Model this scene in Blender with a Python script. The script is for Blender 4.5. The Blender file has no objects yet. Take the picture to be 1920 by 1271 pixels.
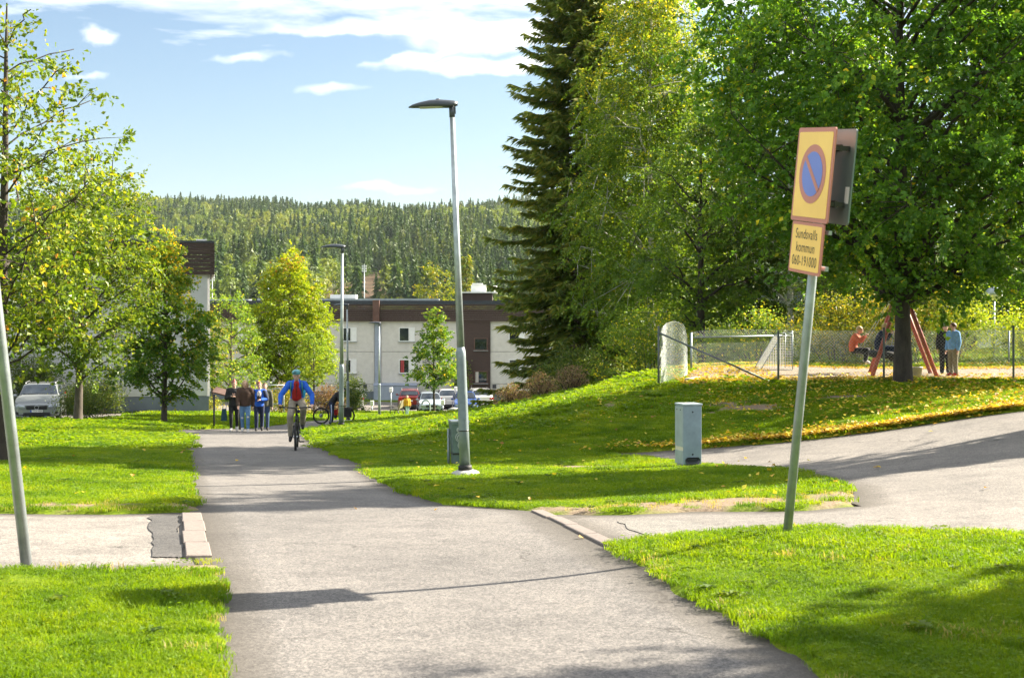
import bpy, bmesh, math, random
import numpy as np
from mathutils import Vector, Matrix

R = math.radians
SC = bpy.context.scene
COL = SC.collection
random.seed(7)
RNG = np.random.default_rng(7)

# ---------------------------------------------------------------- camera
cam_d = bpy.data.cameras.new('camera')
cam = bpy.data.objects.new('camera', cam_d)
COL.objects.link(cam)
cam.location = (0, 0, 1.6)
cam.rotation_euler = (R(90), 0, 0)
cam_d.sensor_width = 36.0
cam_d.lens = 48.75
cam_d.shift_y = -0.0237
cam_d.clip_start = 0.1
cam_d.clip_end = 6000
cam_d.dof.use_dof = True
cam_d.dof.focus_distance = 36
cam_d.dof.aperture_fstop = 6.3
SC.camera = cam

# ---------------------------------------------------------------- world and sun
SUN_AZ, SUN_EL = R(65), R(31)          # azimuth from +Y towards +X
world = bpy.data.worlds.new('World')
SC.world = world
world.use_nodes = True
wn, wl = world.node_tree.nodes, world.node_tree.links
wn.clear()


def NN(nodes, t, **kw):
    n = nodes.new(t)
    for k, v in kw.items():
        setattr(n, k, v)
    return n


def make_world():
    out = NN(wn, 'ShaderNodeOutputWorld')
    bg = NN(wn, 'ShaderNodeBackground')
    bg.inputs['Strength'].default_value = 0.039
    wl.new(bg.outputs[0], out.inputs[0])
    sky = NN(wn, 'ShaderNodeTexSky', sky_type='NISHITA')
    sky.sun_disc = False
    sky.sun_elevation = SUN_EL
    sky.sun_rotation = SUN_AZ
    sky.altitude = 50
    sky.air_density = 1.0
    sky.dust_density = 0.6
    sky.ozone_density = 1.25
    tc = NN(wn, 'ShaderNodeTexCoord')
    sep = NN(wn, 'ShaderNodeSeparateXYZ')
    wl.new(tc.outputs['Generated'], sep.inputs[0])

    def M(op, a, b=None, c=None, clamp=False):
        n = NN(wn, 'ShaderNodeMath', operation=op, use_clamp=clamp)
        for i, v in enumerate((a, b, c)):
            if v is None:
                continue
            if isinstance(v, (int, float)):
                n.inputs[i].default_value = v
            else:
                wl.new(v, n.inputs[i])
        return n.outputs[0]
    # cloud layer: azimuth and elevation of the view ray in degrees
    az = M('MULTIPLY', M('ARCTAN2', sep.outputs['X'], sep.outputs['Y']), 57.2958)
    el = M('MULTIPLY', M('ARCSINE', sep.outputs['Z']), 57.2958)
    comb = NN(wn, 'ShaderNodeCombineXYZ')
    wl.new(az, comb.inputs[0]); wl.new(el, comb.inputs[1])
    mp = NN(wn, 'ShaderNodeMapping')
    mp.inputs['Scale'].default_value = (0.16, 0.9, 1)
    mp.inputs['Rotation'].default_value = (0, 0, R(-3))
    wl.new(comb.outputs[0], mp.inputs[0])
    nz = NN(wn, 'ShaderNodeTexNoise')
    nz.inputs['Scale'].default_value = 1.0
    nz.inputs['Detail'].default_value = 9
    nz.inputs['Roughness'].default_value = 0.58
    nz.inputs['Distortion'].default_value = 0.25
    wl.new(mp.outputs[0], nz.inputs['Vector'])
    n1 = nz.outputs['Fac']
    mp2 = NN(wn, 'ShaderNodeMapping')
    mp2.inputs['Scale'].default_value = (0.7, 1.6, 1)
    wl.new(comb.outputs[0], mp2.inputs[0])
    nz2 = NN(wn, 'ShaderNodeTexNoise')
    nz2.inputs['Scale'].default_value = 1.0
    nz2.inputs['Detail'].default_value = 8
    nz2.inputs['Roughness'].default_value = 0.6
    wl.new(mp2.outputs[0], nz2.inputs['Vector'])
    n2 = nz2.outputs['Fac']

    nz3 = NN(wn, 'ShaderNodeTexNoise')
    nz3.inputs['Scale'].default_value = 0.55
    nz3.inputs['Detail'].default_value = 5
    wl.new(comb.outputs[0], nz3.inputs['Vector'])
    s3 = NN(wn, 'ShaderNodeSeparateColor'); wl.new(nz3.outputs['Color'], s3.inputs[0])
    azw = M('ADD', az, M('MULTIPLY', M('SUBTRACT', s3.outputs[0], 0.5), 4.5))
    elw = M('ADD', el, M('MULTIPLY', M('SUBTRACT', s3.outputs[1], 0.5), 0.9))

    def blob(a0, e0, sa, se, amp, slope=0.0):
        da = M('SUBTRACT', azw, a0)
        x = M('DIVIDE', da, sa)
        e1 = M('SUBTRACT', M('SUBTRACT', elw, e0), M('MULTIPLY', da, slope))
        y = M('DIVIDE', e1, se)
        d = M('ADD', M('MULTIPLY', x, x), M('MULTIPLY', y, y))
        return M('MULTIPLY', M('EXPONENT', M('MULTIPLY', d, -1.0)), amp)
    # cirrus deck that starts at about twelve degrees of elevation all round
    deck = M('MULTIPLY', M('SUBTRACT', el, 12.0), 0.55)
    deck = M('MINIMUM', M('MAXIMUM', deck, -1.2), 0.42)
    tot = M('ADD', deck, M('MULTIPLY', M('SUBTRACT', n1, 0.42), 3.2))
    # separate streaks and small cumulus lower down
    extra = None
    for args in ((-3.0, 11.65, 6.0, 0.30, 1.0, 0.02), (0.2, 11.25, 3.2, 0.38, 1.35, 0.06), (-4.7, 11.45, 3.4, 0.12, 1.05, 0.03),
                 (-0.6, 10.15, 3.6, 0.27, 1.35, 0.015), (-4.0, 10.45, 1.7, 0.13, 0.9, 0.12),
                 (-16.6, 11.0, 0.75, 0.30, 0.95, 0.0), (-7.2, 9.1, 1.3, 0.22, 0.55, 0.0), (-11.0, 10.3, 1.7, 0.2, 0.6, 0.1),
                 (-17.0, 9.4, 0.8, 0.16, 0.55, 0.1), (-5.0, 5.2, 2.5, 0.2, 0.4, 0.0),
                 (14, 10.5, 5, 0.8, 1.0, 0.0), (24, 9, 6, 1.0, 1.0, 0.0), (-34, 9, 7, 0.8, 1.0, 0.0), (60, 10, 9, 1.2, 1.0, 0.0), (-70, 11, 9, 1.2, 1.0, 0)):
        b = blob(*args)
        extra = b if extra is None else M('ADD', extra, b)
    ex = M('MULTIPLY', extra, M('ADD', -0.35, M('ADD', M('MULTIPLY', n2, 1.6), M('MULTIPLY', n1, 1.2))))
    ex = M('SUBTRACT', M('MULTIPLY', ex, 1.25), 0.16)
    mask = M('MAXIMUM', M('MULTIPLY', tot, 1.0, clamp=True), M('MULTIPLY', ex, 1.0, clamp=True))
    mask = M('MULTIPLY', mask, M('MULTIPLY', M('SUBTRACT', el, 1.0), 0.4, clamp=True))
    mask = M('MULTIPLY', mask, 0.93)
    shade = M('ADD', 0.86, M('MULTIPLY', n2, 0.24))
    cc = NN(wn, 'ShaderNodeVectorMath', operation='SCALE')
    cc.inputs[0].default_value = (10.2, 10.3, 10.4)
    wl.new(shade, cc.inputs['Scale'])
    mix = NN(wn, 'ShaderNodeMix', data_type='RGBA')
    wl.new(mask, mix.inputs['Factor'])
    wl.new(sky.outputs[0], mix.inputs['A'])
    wl.new(cc.outputs[0], mix.inputs['B'])
    wl.new(mix.outputs['Result'], bg.inputs['Color'])


make_world()
sun_d = bpy.data.lights.new('sun', 'SUN')
sun_d.energy = 5.0
sun_d.angle = R(0.5)
sun_d.color = (1.0, 0.90, 0.74)
sun = bpy.data.objects.new('sun', sun_d)
COL.objects.link(sun)
SDIR = Vector((math.cos(SUN_EL) * math.sin(SUN_AZ), math.cos(SUN_EL) * math.cos(SUN_AZ), math.sin(SUN_EL)))
sun.rotation_euler = SDIR.to_track_quat('Z', 'Y').to_euler()
sun.location = (60, 40, 60)

vs = SC.view_settings
vs.view_transform = 'Standard'
vs.look = 'None'
vs.exposure = 2.2
vs.gamma = 1.0
vs.use_curve_mapping = False
SC.cycles.use_denoising = True
SC.cycles.max_bounces = 6
SC.cycles.transparent_max_bounces = 6
SC.cycles.diffuse_bounces = 3
SC.cycles.transmission_bounces = 4

# ---------------------------------------------------------------- helpers
def tag(o, label=None, cat=None, group=None, kind=None):
    if label: o['label'] = label
    if cat: o['category'] = cat
    if group: o['group'] = group
    if kind: o['kind'] = kind
    return o


def thing(name, label, cat, loc=(0, 0, 0), rotz=0.0, group=None):
    o = bpy.data.objects.new(name, None)
    o.empty_display_size = 0.2
    COL.objects.link(o)
    o.location = loc
    o.rotation_euler = (0, 0, rotz)
    return tag(o, label, cat, group)


def copy_tree(o, parent=None):
    c = o.copy()
    COL.objects.link(c)
    if parent is not None:
        c.parent = parent
    for ch in list(o.children):
        copy_tree(ch, c)
    return c


def link_mesh(name, me, mats, parent=None):
    if not isinstance(mats, (list, tuple)):
        mats = [mats]
    for m in mats:
        me.materials.append(m)
    o = bpy.data.objects.new(name, me)
    COL.objects.link(o)
    if parent is not None:
        o.parent = parent
    return o


def np_mesh(name, V, F, smooth=False):
    """V (n,3) array, F (m,k) int array"""
    V = np.asarray(V, np.float32); F = np.asarray(F, np.int32)
    me = bpy.data.meshes.new(name)
    me.vertices.add(len(V)); me.vertices.foreach_set('co', V.ravel())
    k = F.shape[1]
    me.loops.add(F.size); me.loops.foreach_set('vertex_index', F.ravel())
    me.polygons.add(len(F))
    me.polygons.foreach_set('loop_start', np.arange(0, F.size, k, dtype=np.int32))
    me.polygons.foreach_set('use_smooth', np.full(len(F), smooth))
    me.update(calc_edges=True)
    return me


def attr(me, name, dom, vals):
    a = me.attributes.new(name, 'FLOAT', dom)
    a.data.foreach_set('value', np.asarray(vals, np.float32))


class MB:
    def __init__(s):
        s.v = []; s.f = []; s.m = []; s.s = []

    def add(s, vs_, fs, mi=0, sm=False):
        b = len(s.v)
        s.v.extend([tuple(v) for v in vs_])
        for f in fs:
            s.f.append([b + i for i in f]); s.m.append(mi); s.s.append(sm)
        return s

    def box(s, c, size, rot=None, mi=0):
        hx, hy, hz = size[0] / 2, size[1] / 2, size[2] / 2
        pts = [Vector((x, y, z)) for z in (-hz, hz) for y in (-hy, hy) for x in (-hx, hx)]
        if rot is not None:
            pts = [rot @ p for p in pts]
        c = Vector(c)
        return s.add([p + c for p in pts], [(0, 2, 3, 1), (4, 5, 7, 6), (0, 1, 5, 4), (2, 6, 7, 3), (0, 4, 6, 2), (1, 3, 7, 5)], mi)

    def cbox(s, c, size, ch, rot=None, mi=0, axis='z'):
        """box with its four edges along one axis and its ends chamfered"""
        ax = {'x': (1, 2, 0), 'y': (2, 0, 1), 'z': (0, 1, 2)}[axis]
        h = [size[ax[0]] / 2, size[ax[1]] / 2, size[ax[2]] / 2]

        def ring(ins, z):
            a, b = h[0] - ins, h[1] - ins
            q = [(a - ch, -b), (a, -b + ch), (a, b - ch), (a - ch, b), (-a + ch, b), (-a, b - ch), (-a, -b + ch), (-a + ch, -b)]
            o = []
            for p in q:
                w = [0, 0, 0]; w[ax[0]] = p[0]; w[ax[1]] = p[1]; w[ax[2]] = z
                o.append(Vector(w))
            return o
        rs = ring(ch, -h[2]) + ring(0, -h[2] + ch) + ring(0, h[2] - ch) + ring(ch, h[2])
        if rot is not None:
            rs = [rot @ p for p in rs]
        c = Vector(c)
        fs = []
        for k in range(3):
            for i in range(8):
                j = (i + 1) % 8
                fs.append((k * 8 + i, k * 8 + j, k * 8 + 8 + j, k * 8 + 8 + i))
        fs.append(tuple(range(7, -1, -1))); fs.append(tuple(range(24, 32)))
        return s.add([p + c for p in rs], fs, mi)

    def tube(s, pts, rad, n=8, mi=0, sm=True, cap=True):
        pts = [Vector(p) for p in pts]
        if not isinstance(rad, (list, tuple)):
            rad = [rad] * len(pts)
        vsx = []
        up = Vector((0, 0, 1))
        t0 = (pts[1] - pts[0]).normalized()
        if abs(t0.dot(up)) > 0.95:
            up = Vector((1, 0, 0))
        a = t0.cross(up).normalized()
        for i, p in enumerate(pts):
            t = (pts[min(i + 1, len(pts) - 1)] - pts[max(i - 1, 0)]).normalized()
            a = (a - t * a.dot(t)).normalized()
            b = t.cross(a)
            for k in range(n):
                g = 2 * math.pi * k / n
                vsx.append(p + (a * math.cos(g) + b * math.sin(g)) * rad[i])
        fs = []
        for i in range(len(pts) - 1):
            for k in range(n):
                j = (k + 1) % n
                fs.append((i * n + k, i * n + j, i * n + n + j, i * n + n + k))
        s.add(vsx, fs, mi, sm)
        if cap:
            b = len(s.v) - len(vsx)
            s.f.append([b + k for k in range(n - 1, -1, -1)]); s.m.append(mi); s.s.append(False)
            e = b + (len(pts) - 1) * n
            s.f.append([e + k for k in range(n)]); s.m.append(mi); s.s.append(False)
        return s

    def lathe(s, prof, n=16, c=(0, 0, 0), mi=0, sm=True, rot=None):
        c = Vector(c)
        vv = []
        for r, z in prof:
            for k in range(n):
                g = 2 * math.pi * k / n
                p = Vector((r * math.cos(g), r * math.sin(g), z))
                if rot is not None:
                    p = rot @ p
                vv.append(p + c)
        fs = []
        for i in range(len(prof) - 1):
            for k in range(n):
                j = (k + 1) % n
                fs.append((i * n + k, i * n + j, i * n + n + j, i * n + n + k))
        fs.append(tuple(range(n - 1, -1, -1)))
        e = (len(prof) - 1) * n
        fs.append(tuple(range(e, e + n)))
        return s.add(vv, fs, mi, sm)

    def capsule(s, a, b, ra, rb, n=10, mi=0):
        a, b = Vector(a), Vector(b)
        d = b - a
        L = max(d.length, 1e-4)
        q = d.normalized().to_track_quat('Z', 'Y').to_matrix()
        prof = [(ra * math.sin(g) + 1e-4, -ra * math.cos(g)) for g in (0.05, 0.5, 1.0, 1.5708)]
        prof += [(rb * math.sin(g) + 1e-4, L - rb * math.cos(g)) for g in (1.5709, 2.1, 2.6, 3.09)]
        return s.lathe(prof, n, a, mi, True, q)

    def ellipsoid(s, c, r, n=12, m=8, mi=0, rot=None):
        c = Vector(c)
        vv = []
        for i in range(m + 1):
            ph = math.pi * (i + 0.02) / (m + 0.04)
            for k in range(n):
                g = 2 * math.pi * k / n
                p = Vector((r[0] * math.sin(ph) * math.cos(g), r[1] * math.sin(ph) * math.sin(g), -r[2] * math.cos(ph)))
                if rot is not None:
                    p = rot @ p
                vv.append(p + c)
        fs = []
        for i in range(m):
            for k in range(n):
                j = (k + 1) % n
                fs.append((i * n + k, i * n + j, i * n + n + j, i * n + n + k))
        fs.append(tuple(range(n - 1, -1, -1))); fs.append(tuple(range(m * n, m * n + n)))
        return s.add(vv, fs, mi, True)

    def mesh(s, name):
        me = bpy.data.meshes.new(name)
        me.from_pydata(s.v, [], s.f)
        me.polygons.foreach_set('material_index', s.m)
        me.polygons.foreach_set('use_smooth', s.s)
        me.update()
        return me

    def build(s, name, mats, parent=None, bevel=0):
        o = link_mesh(name, s.mesh(name), mats, parent)
        if bevel:
            b = o.modifiers.new('bevel', 'BEVEL'); b.width = bevel; b.segments = 2; b.limit_method = 'ANGLE'
        return o


# ---------------------------------------------------------------- materials
MATS = {}


def base_mat(name):
    m = bpy.data.materials.new(name)
    m.use_nodes = True
    m.node_tree.nodes.clear()
    n, l = m.node_tree.nodes, m.node_tree.links
    out = NN(n, 'ShaderNodeOutputMaterial')
    return m, n, l, out


def ramp(n, stops, interp='LINEAR'):
    r = NN(n, 'ShaderNodeValToRGB')
    cr = r.color_ramp
    cr.interpolation = interp
    while len(cr.elements) < len(stops):
        cr.elements.new(0.5)
    for e, (p, c) in zip(cr.elements, stops):
        e.position = p
        e.color = (*c, 1)
    return r


def noise(n, l, vec, scale, detail=4, rough=0.55):
    t = NN(n, 'ShaderNodeTexNoise')
    t.inputs['Scale'].default_value = scale
    t.inputs['Detail'].default_value = detail
    t.inputs['Roughness'].default_value = rough
    if vec is not None:
        l.new(vec, t.inputs['Vector'])
    return t.outputs['Fac']


def mixc(n, l, fac, a, b, mode='MIX'):
    x = NN(n, 'ShaderNodeMix', data_type='RGBA', blend_type=mode)
    for sock, v in (('Factor', fac), ('A', a), ('B', b)):
        if isinstance(v, (int, float)):
            x.inputs[sock].default_value = v
        elif isinstance(v, tuple):
            x.inputs[sock].default_value = (*v, 1)
        else:
            l.new(v, x.inputs[sock])
    return x.outputs['Result']


def mat(name, color, rough=0.6, var=0.12, scale=6.0, metallic=0.0, bump=0.0, bscale=40.0, spec=0.5, coat=0.0, stretch=None):
    """painted / solid surface with mottled colour and fine relief"""
    if name in MATS:
        return MATS[name]
    m, n, l, out = base_mat(name)
    p = NN(n, 'ShaderNodeBsdfPrincipled')
    l.new(p.outputs[0], out.inputs[0])
    tc = NN(n, 'ShaderNodeTexCoord')
    vec = tc.outputs['Object']
    if stretch:
        mp = NN(n, 'ShaderNodeMapping')
        mp.inputs['Scale'].default_value = stretch
        l.new(vec, mp.inputs[0]); vec = mp.outputs[0]
    f = noise(n, l, vec, scale, 6, 0.6)
    lo = tuple(max(0, c * (1 - var * 1.6)) for c in color)
    hi = tuple(min(1, c * (1 + var * 1.6)) for c in color)
    rp = ramp(n, [(0.25, lo), (0.75, hi)])
    l.new(f, rp.inputs[0])
    l.new(rp.outputs[0], p.inputs['Base Color'])
    p.inputs['Roughness'].default_value = rough
    p.inputs['Metallic'].default_value = metallic
    p.inputs['Specular IOR Level'].default_value = spec
    p.inputs['Coat Weight'].default_value = coat
    if bump:
        f2 = noise(n, l, vec, bscale, 5, 0.6)
        b = NN(n, 'ShaderNodeBump')
        b.inputs['Strength'].default_value = bump
        b.inputs['Distance'].default_value = 0.01
        l.new(f2, b.inputs['Height'])
        l.new(b.outputs[0], p.inputs['Normal'])
    MATS[name] = m
    return m


def leaf_mat(name, stops, trans=0.45, rough=0.45, posvar=0.25, gloss=0.35, bright=2.4):
    """leaf: diffuse + light passing through + soft gloss; colour by per-leaf tint"""
    if name in MATS:
        return MATS[name]
    m, n, l, out = base_mat(name)
    at = NN(n, 'ShaderNodeAttribute', attribute_name='tint')
    rp = ramp(n, stops)
    l.new(at.outputs['Fac'], rp.inputs[0])
    g = NN(n, 'ShaderNodeNewGeometry')
    f = noise(n, l, g.outputs['Position'], 0.9, 3)
    rr = ramp(n, [(0.3, (1 - posvar,) * 3), (0.7, (1 + posvar,) * 3)])
    l.new(f, rr.inputs[0])
    col = mixc(n, l, 1.0, rp.outputs[0], rr.outputs[0], 'MULTIPLY')
    col = mixc(n, l, 1.0, col, (bright, bright, bright * 0.9), 'MULTIPLY')
    p = NN(n, 'ShaderNodeBsdfPrincipled')
    l.new(col, p.inputs['Base Color'])
    p.inputs['Roughness'].default_value = rough
    p.inputs['Specular IOR Level'].default_value = gloss
    t = NN(n, 'ShaderNodeBsdfTranslucent')
    tcol = mixc(n, l, 1.0, col, (1.5, 1.35, 0.45), 'MULTIPLY')
    l.new(tcol, t.inputs['Color'])
    mx = NN(n, 'ShaderNodeMixShader')
    mx.inputs[0].default_value = trans
    l.new(p.outputs[0], mx.inputs[1]); l.new(t.outputs[0], mx.inputs[2])
    l.new(mx.outputs[0], out.inputs[0])
    MATS[name] = m
    return m


def inst_leaf_mat(name, stops, trans=0.3, posscale=0.5, rough=0.55, lo=0.7, hi=1.25):
    """for scattered plants: colour by a per-plant random value and a slow change over the ground"""
    m, n, l, out = base_mat(name)
    oi = NN(n, 'ShaderNodeObjectInfo')
    g = NN(n, 'ShaderNodeNewGeometry')
    f = noise(n, l, g.outputs['Position'], posscale, 4)
    mm = NN(n, 'ShaderNodeMath', operation='MULTIPLY_ADD')
    l.new(oi.outputs['Random'], mm.inputs[0]); mm.inputs[1].default_value = 0.55
    m2 = NN(n, 'ShaderNodeMath', operation='MULTIPLY_ADD')
    l.new(f, m2.inputs[0]); m2.inputs[1].default_value = 1.2; m2.inputs[2].default_value = -0.38
    l.new(m2.outputs[0], mm.inputs[2])
    rp = ramp(n, stops)
    l.new(mm.outputs[0], rp.inputs[0])
    p = NN(n, 'ShaderNodeBsdfPrincipled')
    l.new(rp.outputs[0], p.inputs['Base Color'])
    p.inputs['Roughness'].default_value = rough
    p.inputs['Specular IOR Level'].default_value = 0.3
    t = NN(n, 'ShaderNodeBsdfTranslucent')
    tcol = mixc(n, l, 1.0, rp.outputs[0], (1.5, 1.4, 0.5), 'MULTIPLY')
    l.new(tcol, t.inputs['Color'])
    mx = NN(n, 'ShaderNodeMixShader')
    mx.inputs[0].default_value = trans
    l.new(p.outputs[0], mx.inputs[1]); l.new(t.outputs[0], mx.inputs[2])
    l.new(mx.outputs[0], out.inputs[0])
    return m


def asphalt_mat(name, c0, c1, warm=(1, 1, 1), chips=0.5, scale=1.0):
    m, n, l, out = base_mat(name)
    p = NN(n, 'ShaderNodeBsdfPrincipled')
    l.new(p.outputs[0], out.inputs[0])
    g = NN(n, 'ShaderNodeNewGeometry')
    pos = g.outputs['Position']
    big = noise(n, l, pos, 0.55 * scale, 5)
    mid = noise(n, l, pos, 6 * scale, 6, 0.7)
    fine = noise(n, l, pos, 95, 3, 0.7)
    rp = ramp(n, [(0.3, c0), (0.7, c1)])
    l.new(big, rp.inputs[0])
    r2 = ramp(n, [(0.3, (0.86, 0.86, 0.86)), (0.7, (1.12, 1.11, 1.1))])
    l.new(mid, r2.inputs[0])
    col = mixc(n, l, 1.0, rp.outputs[0], r2.outputs[0], 'MULTIPLY')
    r3 = ramp(n, [(0.36, (0.55, 0.55, 0.56)), (0.5, (1, 1, 1)), (0.66, (1.5, 1.48, 1.42))])
    l.new(fine, r3.inputs[0])
    col = mixc(n, l, chips, col, mixc(n, l, 1.0, col, r3.outputs[0], 'MULTIPLY'))
    # single stones of the mix
    v = NN(n, 'ShaderNodeTexVoronoi'); v.inputs['Scale'].default_value = 70
    l.new(pos, v.inputs['Vector'])
    sp = NN(n, 'ShaderNodeSeparateColor'); l.new(v.outputs['Color'], sp.inputs[0])
    rv = ramp(n, [(0.0, (0.5, 0.5, 0.51)), (0.5, (1, 1, 1)), (1.0, (1.6, 1.55, 1.48))])
    l.new(sp.outputs[0], rv.inputs[0])
    col = mixc(n, l, 0.75, col, mixc(n, l, 1.0, col, rv.outputs[0], 'MULTIPLY'))
    # a few hairline cracks
    vc = NN(n, 'ShaderNodeTexVoronoi', feature='DISTANCE_TO_EDGE'); vc.inputs['Scale'].default_value = 0.5
    dn = NN(n, 'ShaderNodeTexNoise'); dn.inputs['Scale'].default_value = 2.2; dn.inputs['Detail'].default_value = 6
    l.new(pos, dn.inputs['Vector'])
    va = NN(n, 'ShaderNodeVectorMath', operation='MULTIPLY_ADD')
    l.new(dn.outputs['Color'], va.inputs[0]); va.inputs[1].default_value = (0.9, 0.9, 0.9); l.new(pos, va.inputs[2])
    l.new(va.outputs[0], vc.inputs['Vector'])
    rc = ramp(n, [(0.0, (1, 1, 1)), (0.011, (0, 0, 0))])
    l.new(vc.outputs['Distance'], rc.inputs[0])
    gate = ramp(n, [(0.5, (0, 0, 0)), (0.56, (0.8, 0.8, 0.8))])
    l.new(noise(n, l, pos, 0.35, 2), gate.inputs[0])
    cf = mixc(n, l, 1.0, rc.outputs[0], gate.outputs[0], 'MULTIPLY')
    col = mixc(n, l, cf, col, (0.035, 0.033, 0.03))
    # soft stains, and soil and grit along the rims
    st = ramp(n, [(0.36, (0.74, 0.74, 0.75)), (0.5, (1, 1, 1)), (0.72, (1.1, 1.09, 1.07))])
    l.new(noise(n, l, pos, 1.7, 7, 0.72), st.inputs[0])
    col = mixc(n, l, 0.8, col, mixc(n, l, 1.0, col, st.outputs[0], 'MULTIPLY'))
    ea = NN(n, 'ShaderNodeAttribute', attribute_name='rim')
    er = ramp(n, [(0.42, (0, 0, 0)), (0.62, (1, 1, 1))])
    ad = NN(n, 'ShaderNodeMath', operation='MULTIPLY_ADD')
    l.new(noise(n, l, pos, 9, 6, 0.7), ad.inputs[0]); ad.inputs[1].default_value = 0.55
    l.new(ea.outputs['Fac'], ad.inputs[2]); l.new(ad.outputs[0], er.inputs[0])
    em = NN(n, 'ShaderNodeMath', operation='MULTIPLY'); l.new(er.outputs[0], em.inputs[0]); l.new(ea.outputs['Fac'], em.inputs[1])
    col = mixc(n, l, em.outputs[0], col, (0.060, 0.052, 0.042))
    l.new(mixc(n, l, 1.0, col, warm, 'MULTIPLY'), p.inputs['Base Color'])
    p.inputs['Roughness'].default_value = 0.88
    p.inputs['Specular IOR Level'].default_value = 0.3
    b = NN(n, 'ShaderNodeBump'); b.inputs['Strength'].default_value = 0.55; b.inputs['Distance'].default_value = 0.006
    l.new(sp.outputs[0], b.inputs['Height'])
    l.new(b.outputs[0], p.inputs['Normal'])
    MATS[name] = m
    return m


# ---------------------------------------------------------------- terrain
TP = np.array([
    (-0.60,0.00,0.02), (0.90,0.00,0.02), (-1.00,3.50,0.00), (1.10,3.50,0.00), (-1.30,6.30,-0.03), (1.45,6.30,-0.03), (-1.68,8.00,-0.08), (1.08,8.00,-0.08), (-2.16,10.00,-0.16), (0.83,10.00,-0.16), (-2.68,12.00,-0.26), (0.53,12.00,-0.26), (-3.39,15.00,-0.43), (-0.50,15.00,-0.43), (-4.25,18.30,-0.65), (-1.62,18.30,-0.65), (-4.95,21.20,-0.82), (-2.20,21.20,-0.82), (-5.68,24.30,-0.97), (-2.71,24.30,-0.97), (-6.80,28.90,-1.20), (-3.90,28.90,-1.20), (-8.00,34.50,-1.48), (-5.17,34.50,-1.48), (-9.40,40.60,-1.82), (-6.20,40.60,-1.82), (-10.40,46.00,-2.20), (-6.60,46.00,-2.20), (-10.60,52.00,-2.60), (-6.50,52.00,-2.60), (-10.50,60.00,-3.06), (-6.00,60.00,-3.06), (-7.00,70.00,-3.70), (-7.70,80.00,-4.23), (-8.00,95.00,-5.15), (-2.50,82.00,-4.35), (-14.00,82.00,-4.40), (-16.00,95.00,-5.15), (-3.27,9.30,-0.08), (-8.00,9.00,-0.08), (-9.00,15.00,-0.40), (-8.00,20.00,-0.60), (-12.00,30.00,-1.26), (-15.00,48.00,-2.09), (-11.40,46.00,-2.06), (-20.90,60.00,-2.85), (-14.70,67.00,-3.10), (-25.00,67.00,-3.10), (-30.00,80.00,-3.70), (-35.00,60.00,-2.70), (-40.00,108.00,-5.40), (-15.00,30.00,-1.28), (-28.00,46.00,-1.90), (-25.00,25.00,-0.80), (-25.00,10.00,0.00), (-5.00,0.00,0.05), (-8.00,-8.00,0.10), (-25.00,-8.00,0.20), (-60.00,0.00,0.40), (-60.00,60.00,-1.90), (-60.00,110.00,-4.90), (-22.00,90.00,-4.90), (2.06,10.40,-0.01), (0.76,11.00,-0.21), (3.88,10.50,-0.08), (2.29,6.20,-0.02), (5.54,15.00,-0.13), (3.80,14.30,-0.27), (8.86,24.00,-0.02), (6.97,24.50,-0.35), (5.19,25.00,-0.63), (3.53,25.50,-0.81), (1.50,26.00,-0.98), (2.75,21.70,-0.78), (3.90,19.50,-0.56), (-0.68,20.20,-0.73), (1.50,16.30,-0.53), (-3.58,30.00,-1.28), (-1.13,29.50,-1.18), (3.59,34.60,-0.20), (1.56,29.00,-0.76), (3.79,29.00,-0.55), (6.54,34.00,-0.07), (9.27,33.00,-0.02), (12.18,33.00,-0.02), (7.83,27.50,-0.20), (4.31,40.00,0.00), (9.85,40.00,0.06), (14.46,40.00,0.06), (3.95,38.00,-0.14), (2.26,42.00,-0.74), (-0.19,50.00,-1.71), (-3.38,55.00,-2.42), (-3.50,40.00,-1.50), (0.00,40.00,-1.15), (-3.50,48.00,-2.00), (0.00,60.00,-2.60), (0.00,80.00,-4.00), (5.00,50.00,-0.60), (5.00,70.00,-2.60), (10.00,60.00,-0.60), (20.00,60.00,-0.10), (12.00,100.00,-3.90), (30.00,100.00,-3.40), (-1.00,100.00,-5.40), (-10.00,105.00,-5.60), (-20.00,105.00,-5.60), (-30.00,108.00,-5.60), (8.00,110.00,-5.60), (-12.00,118.00,-5.60), (-28.00,118.00,-5.60), (5.00,118.00,-5.60), (40.00,118.00,-4.40), (15.00,10.00,0.10), (20.00,25.00,0.15), (20.00,40.00,0.15), (40.00,30.00,0.40), (60.00,0.00,0.60), (60.00,60.00,0.40), (8.00,0.00,0.10), (8.00,-8.00,0.15), (25.00,-8.00,0.30), (0.00,-8.00,0.10), (13.00,33.00,0.02)
])


def _K(r2):
    return 0.5 * r2 * np.log(r2 + 1e-9)


def _solve():
    n = len(TP)
    d = ((TP[:, None, :2] - TP[None, :, :2]) ** 2).sum(-1)
    A = np.zeros((n + 3, n + 3))
    A[:n, :n] = _K(d) + 0.6 * np.eye(n)
    A[:n, n] = 1; A[:n, n + 1:] = TP[:, :2]; A[n, :n] = 1; A[n + 1:, :n] = TP[:, :2].T
    return np.linalg.solve(A, np.r_[TP[:, 2], 0, 0, 0])


TW = _solve()


def sstep(a, b, x):
    t = np.clip((x - a) / (b - a), 0, 1)
    return t * t * (3 - 2 * t)


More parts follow.
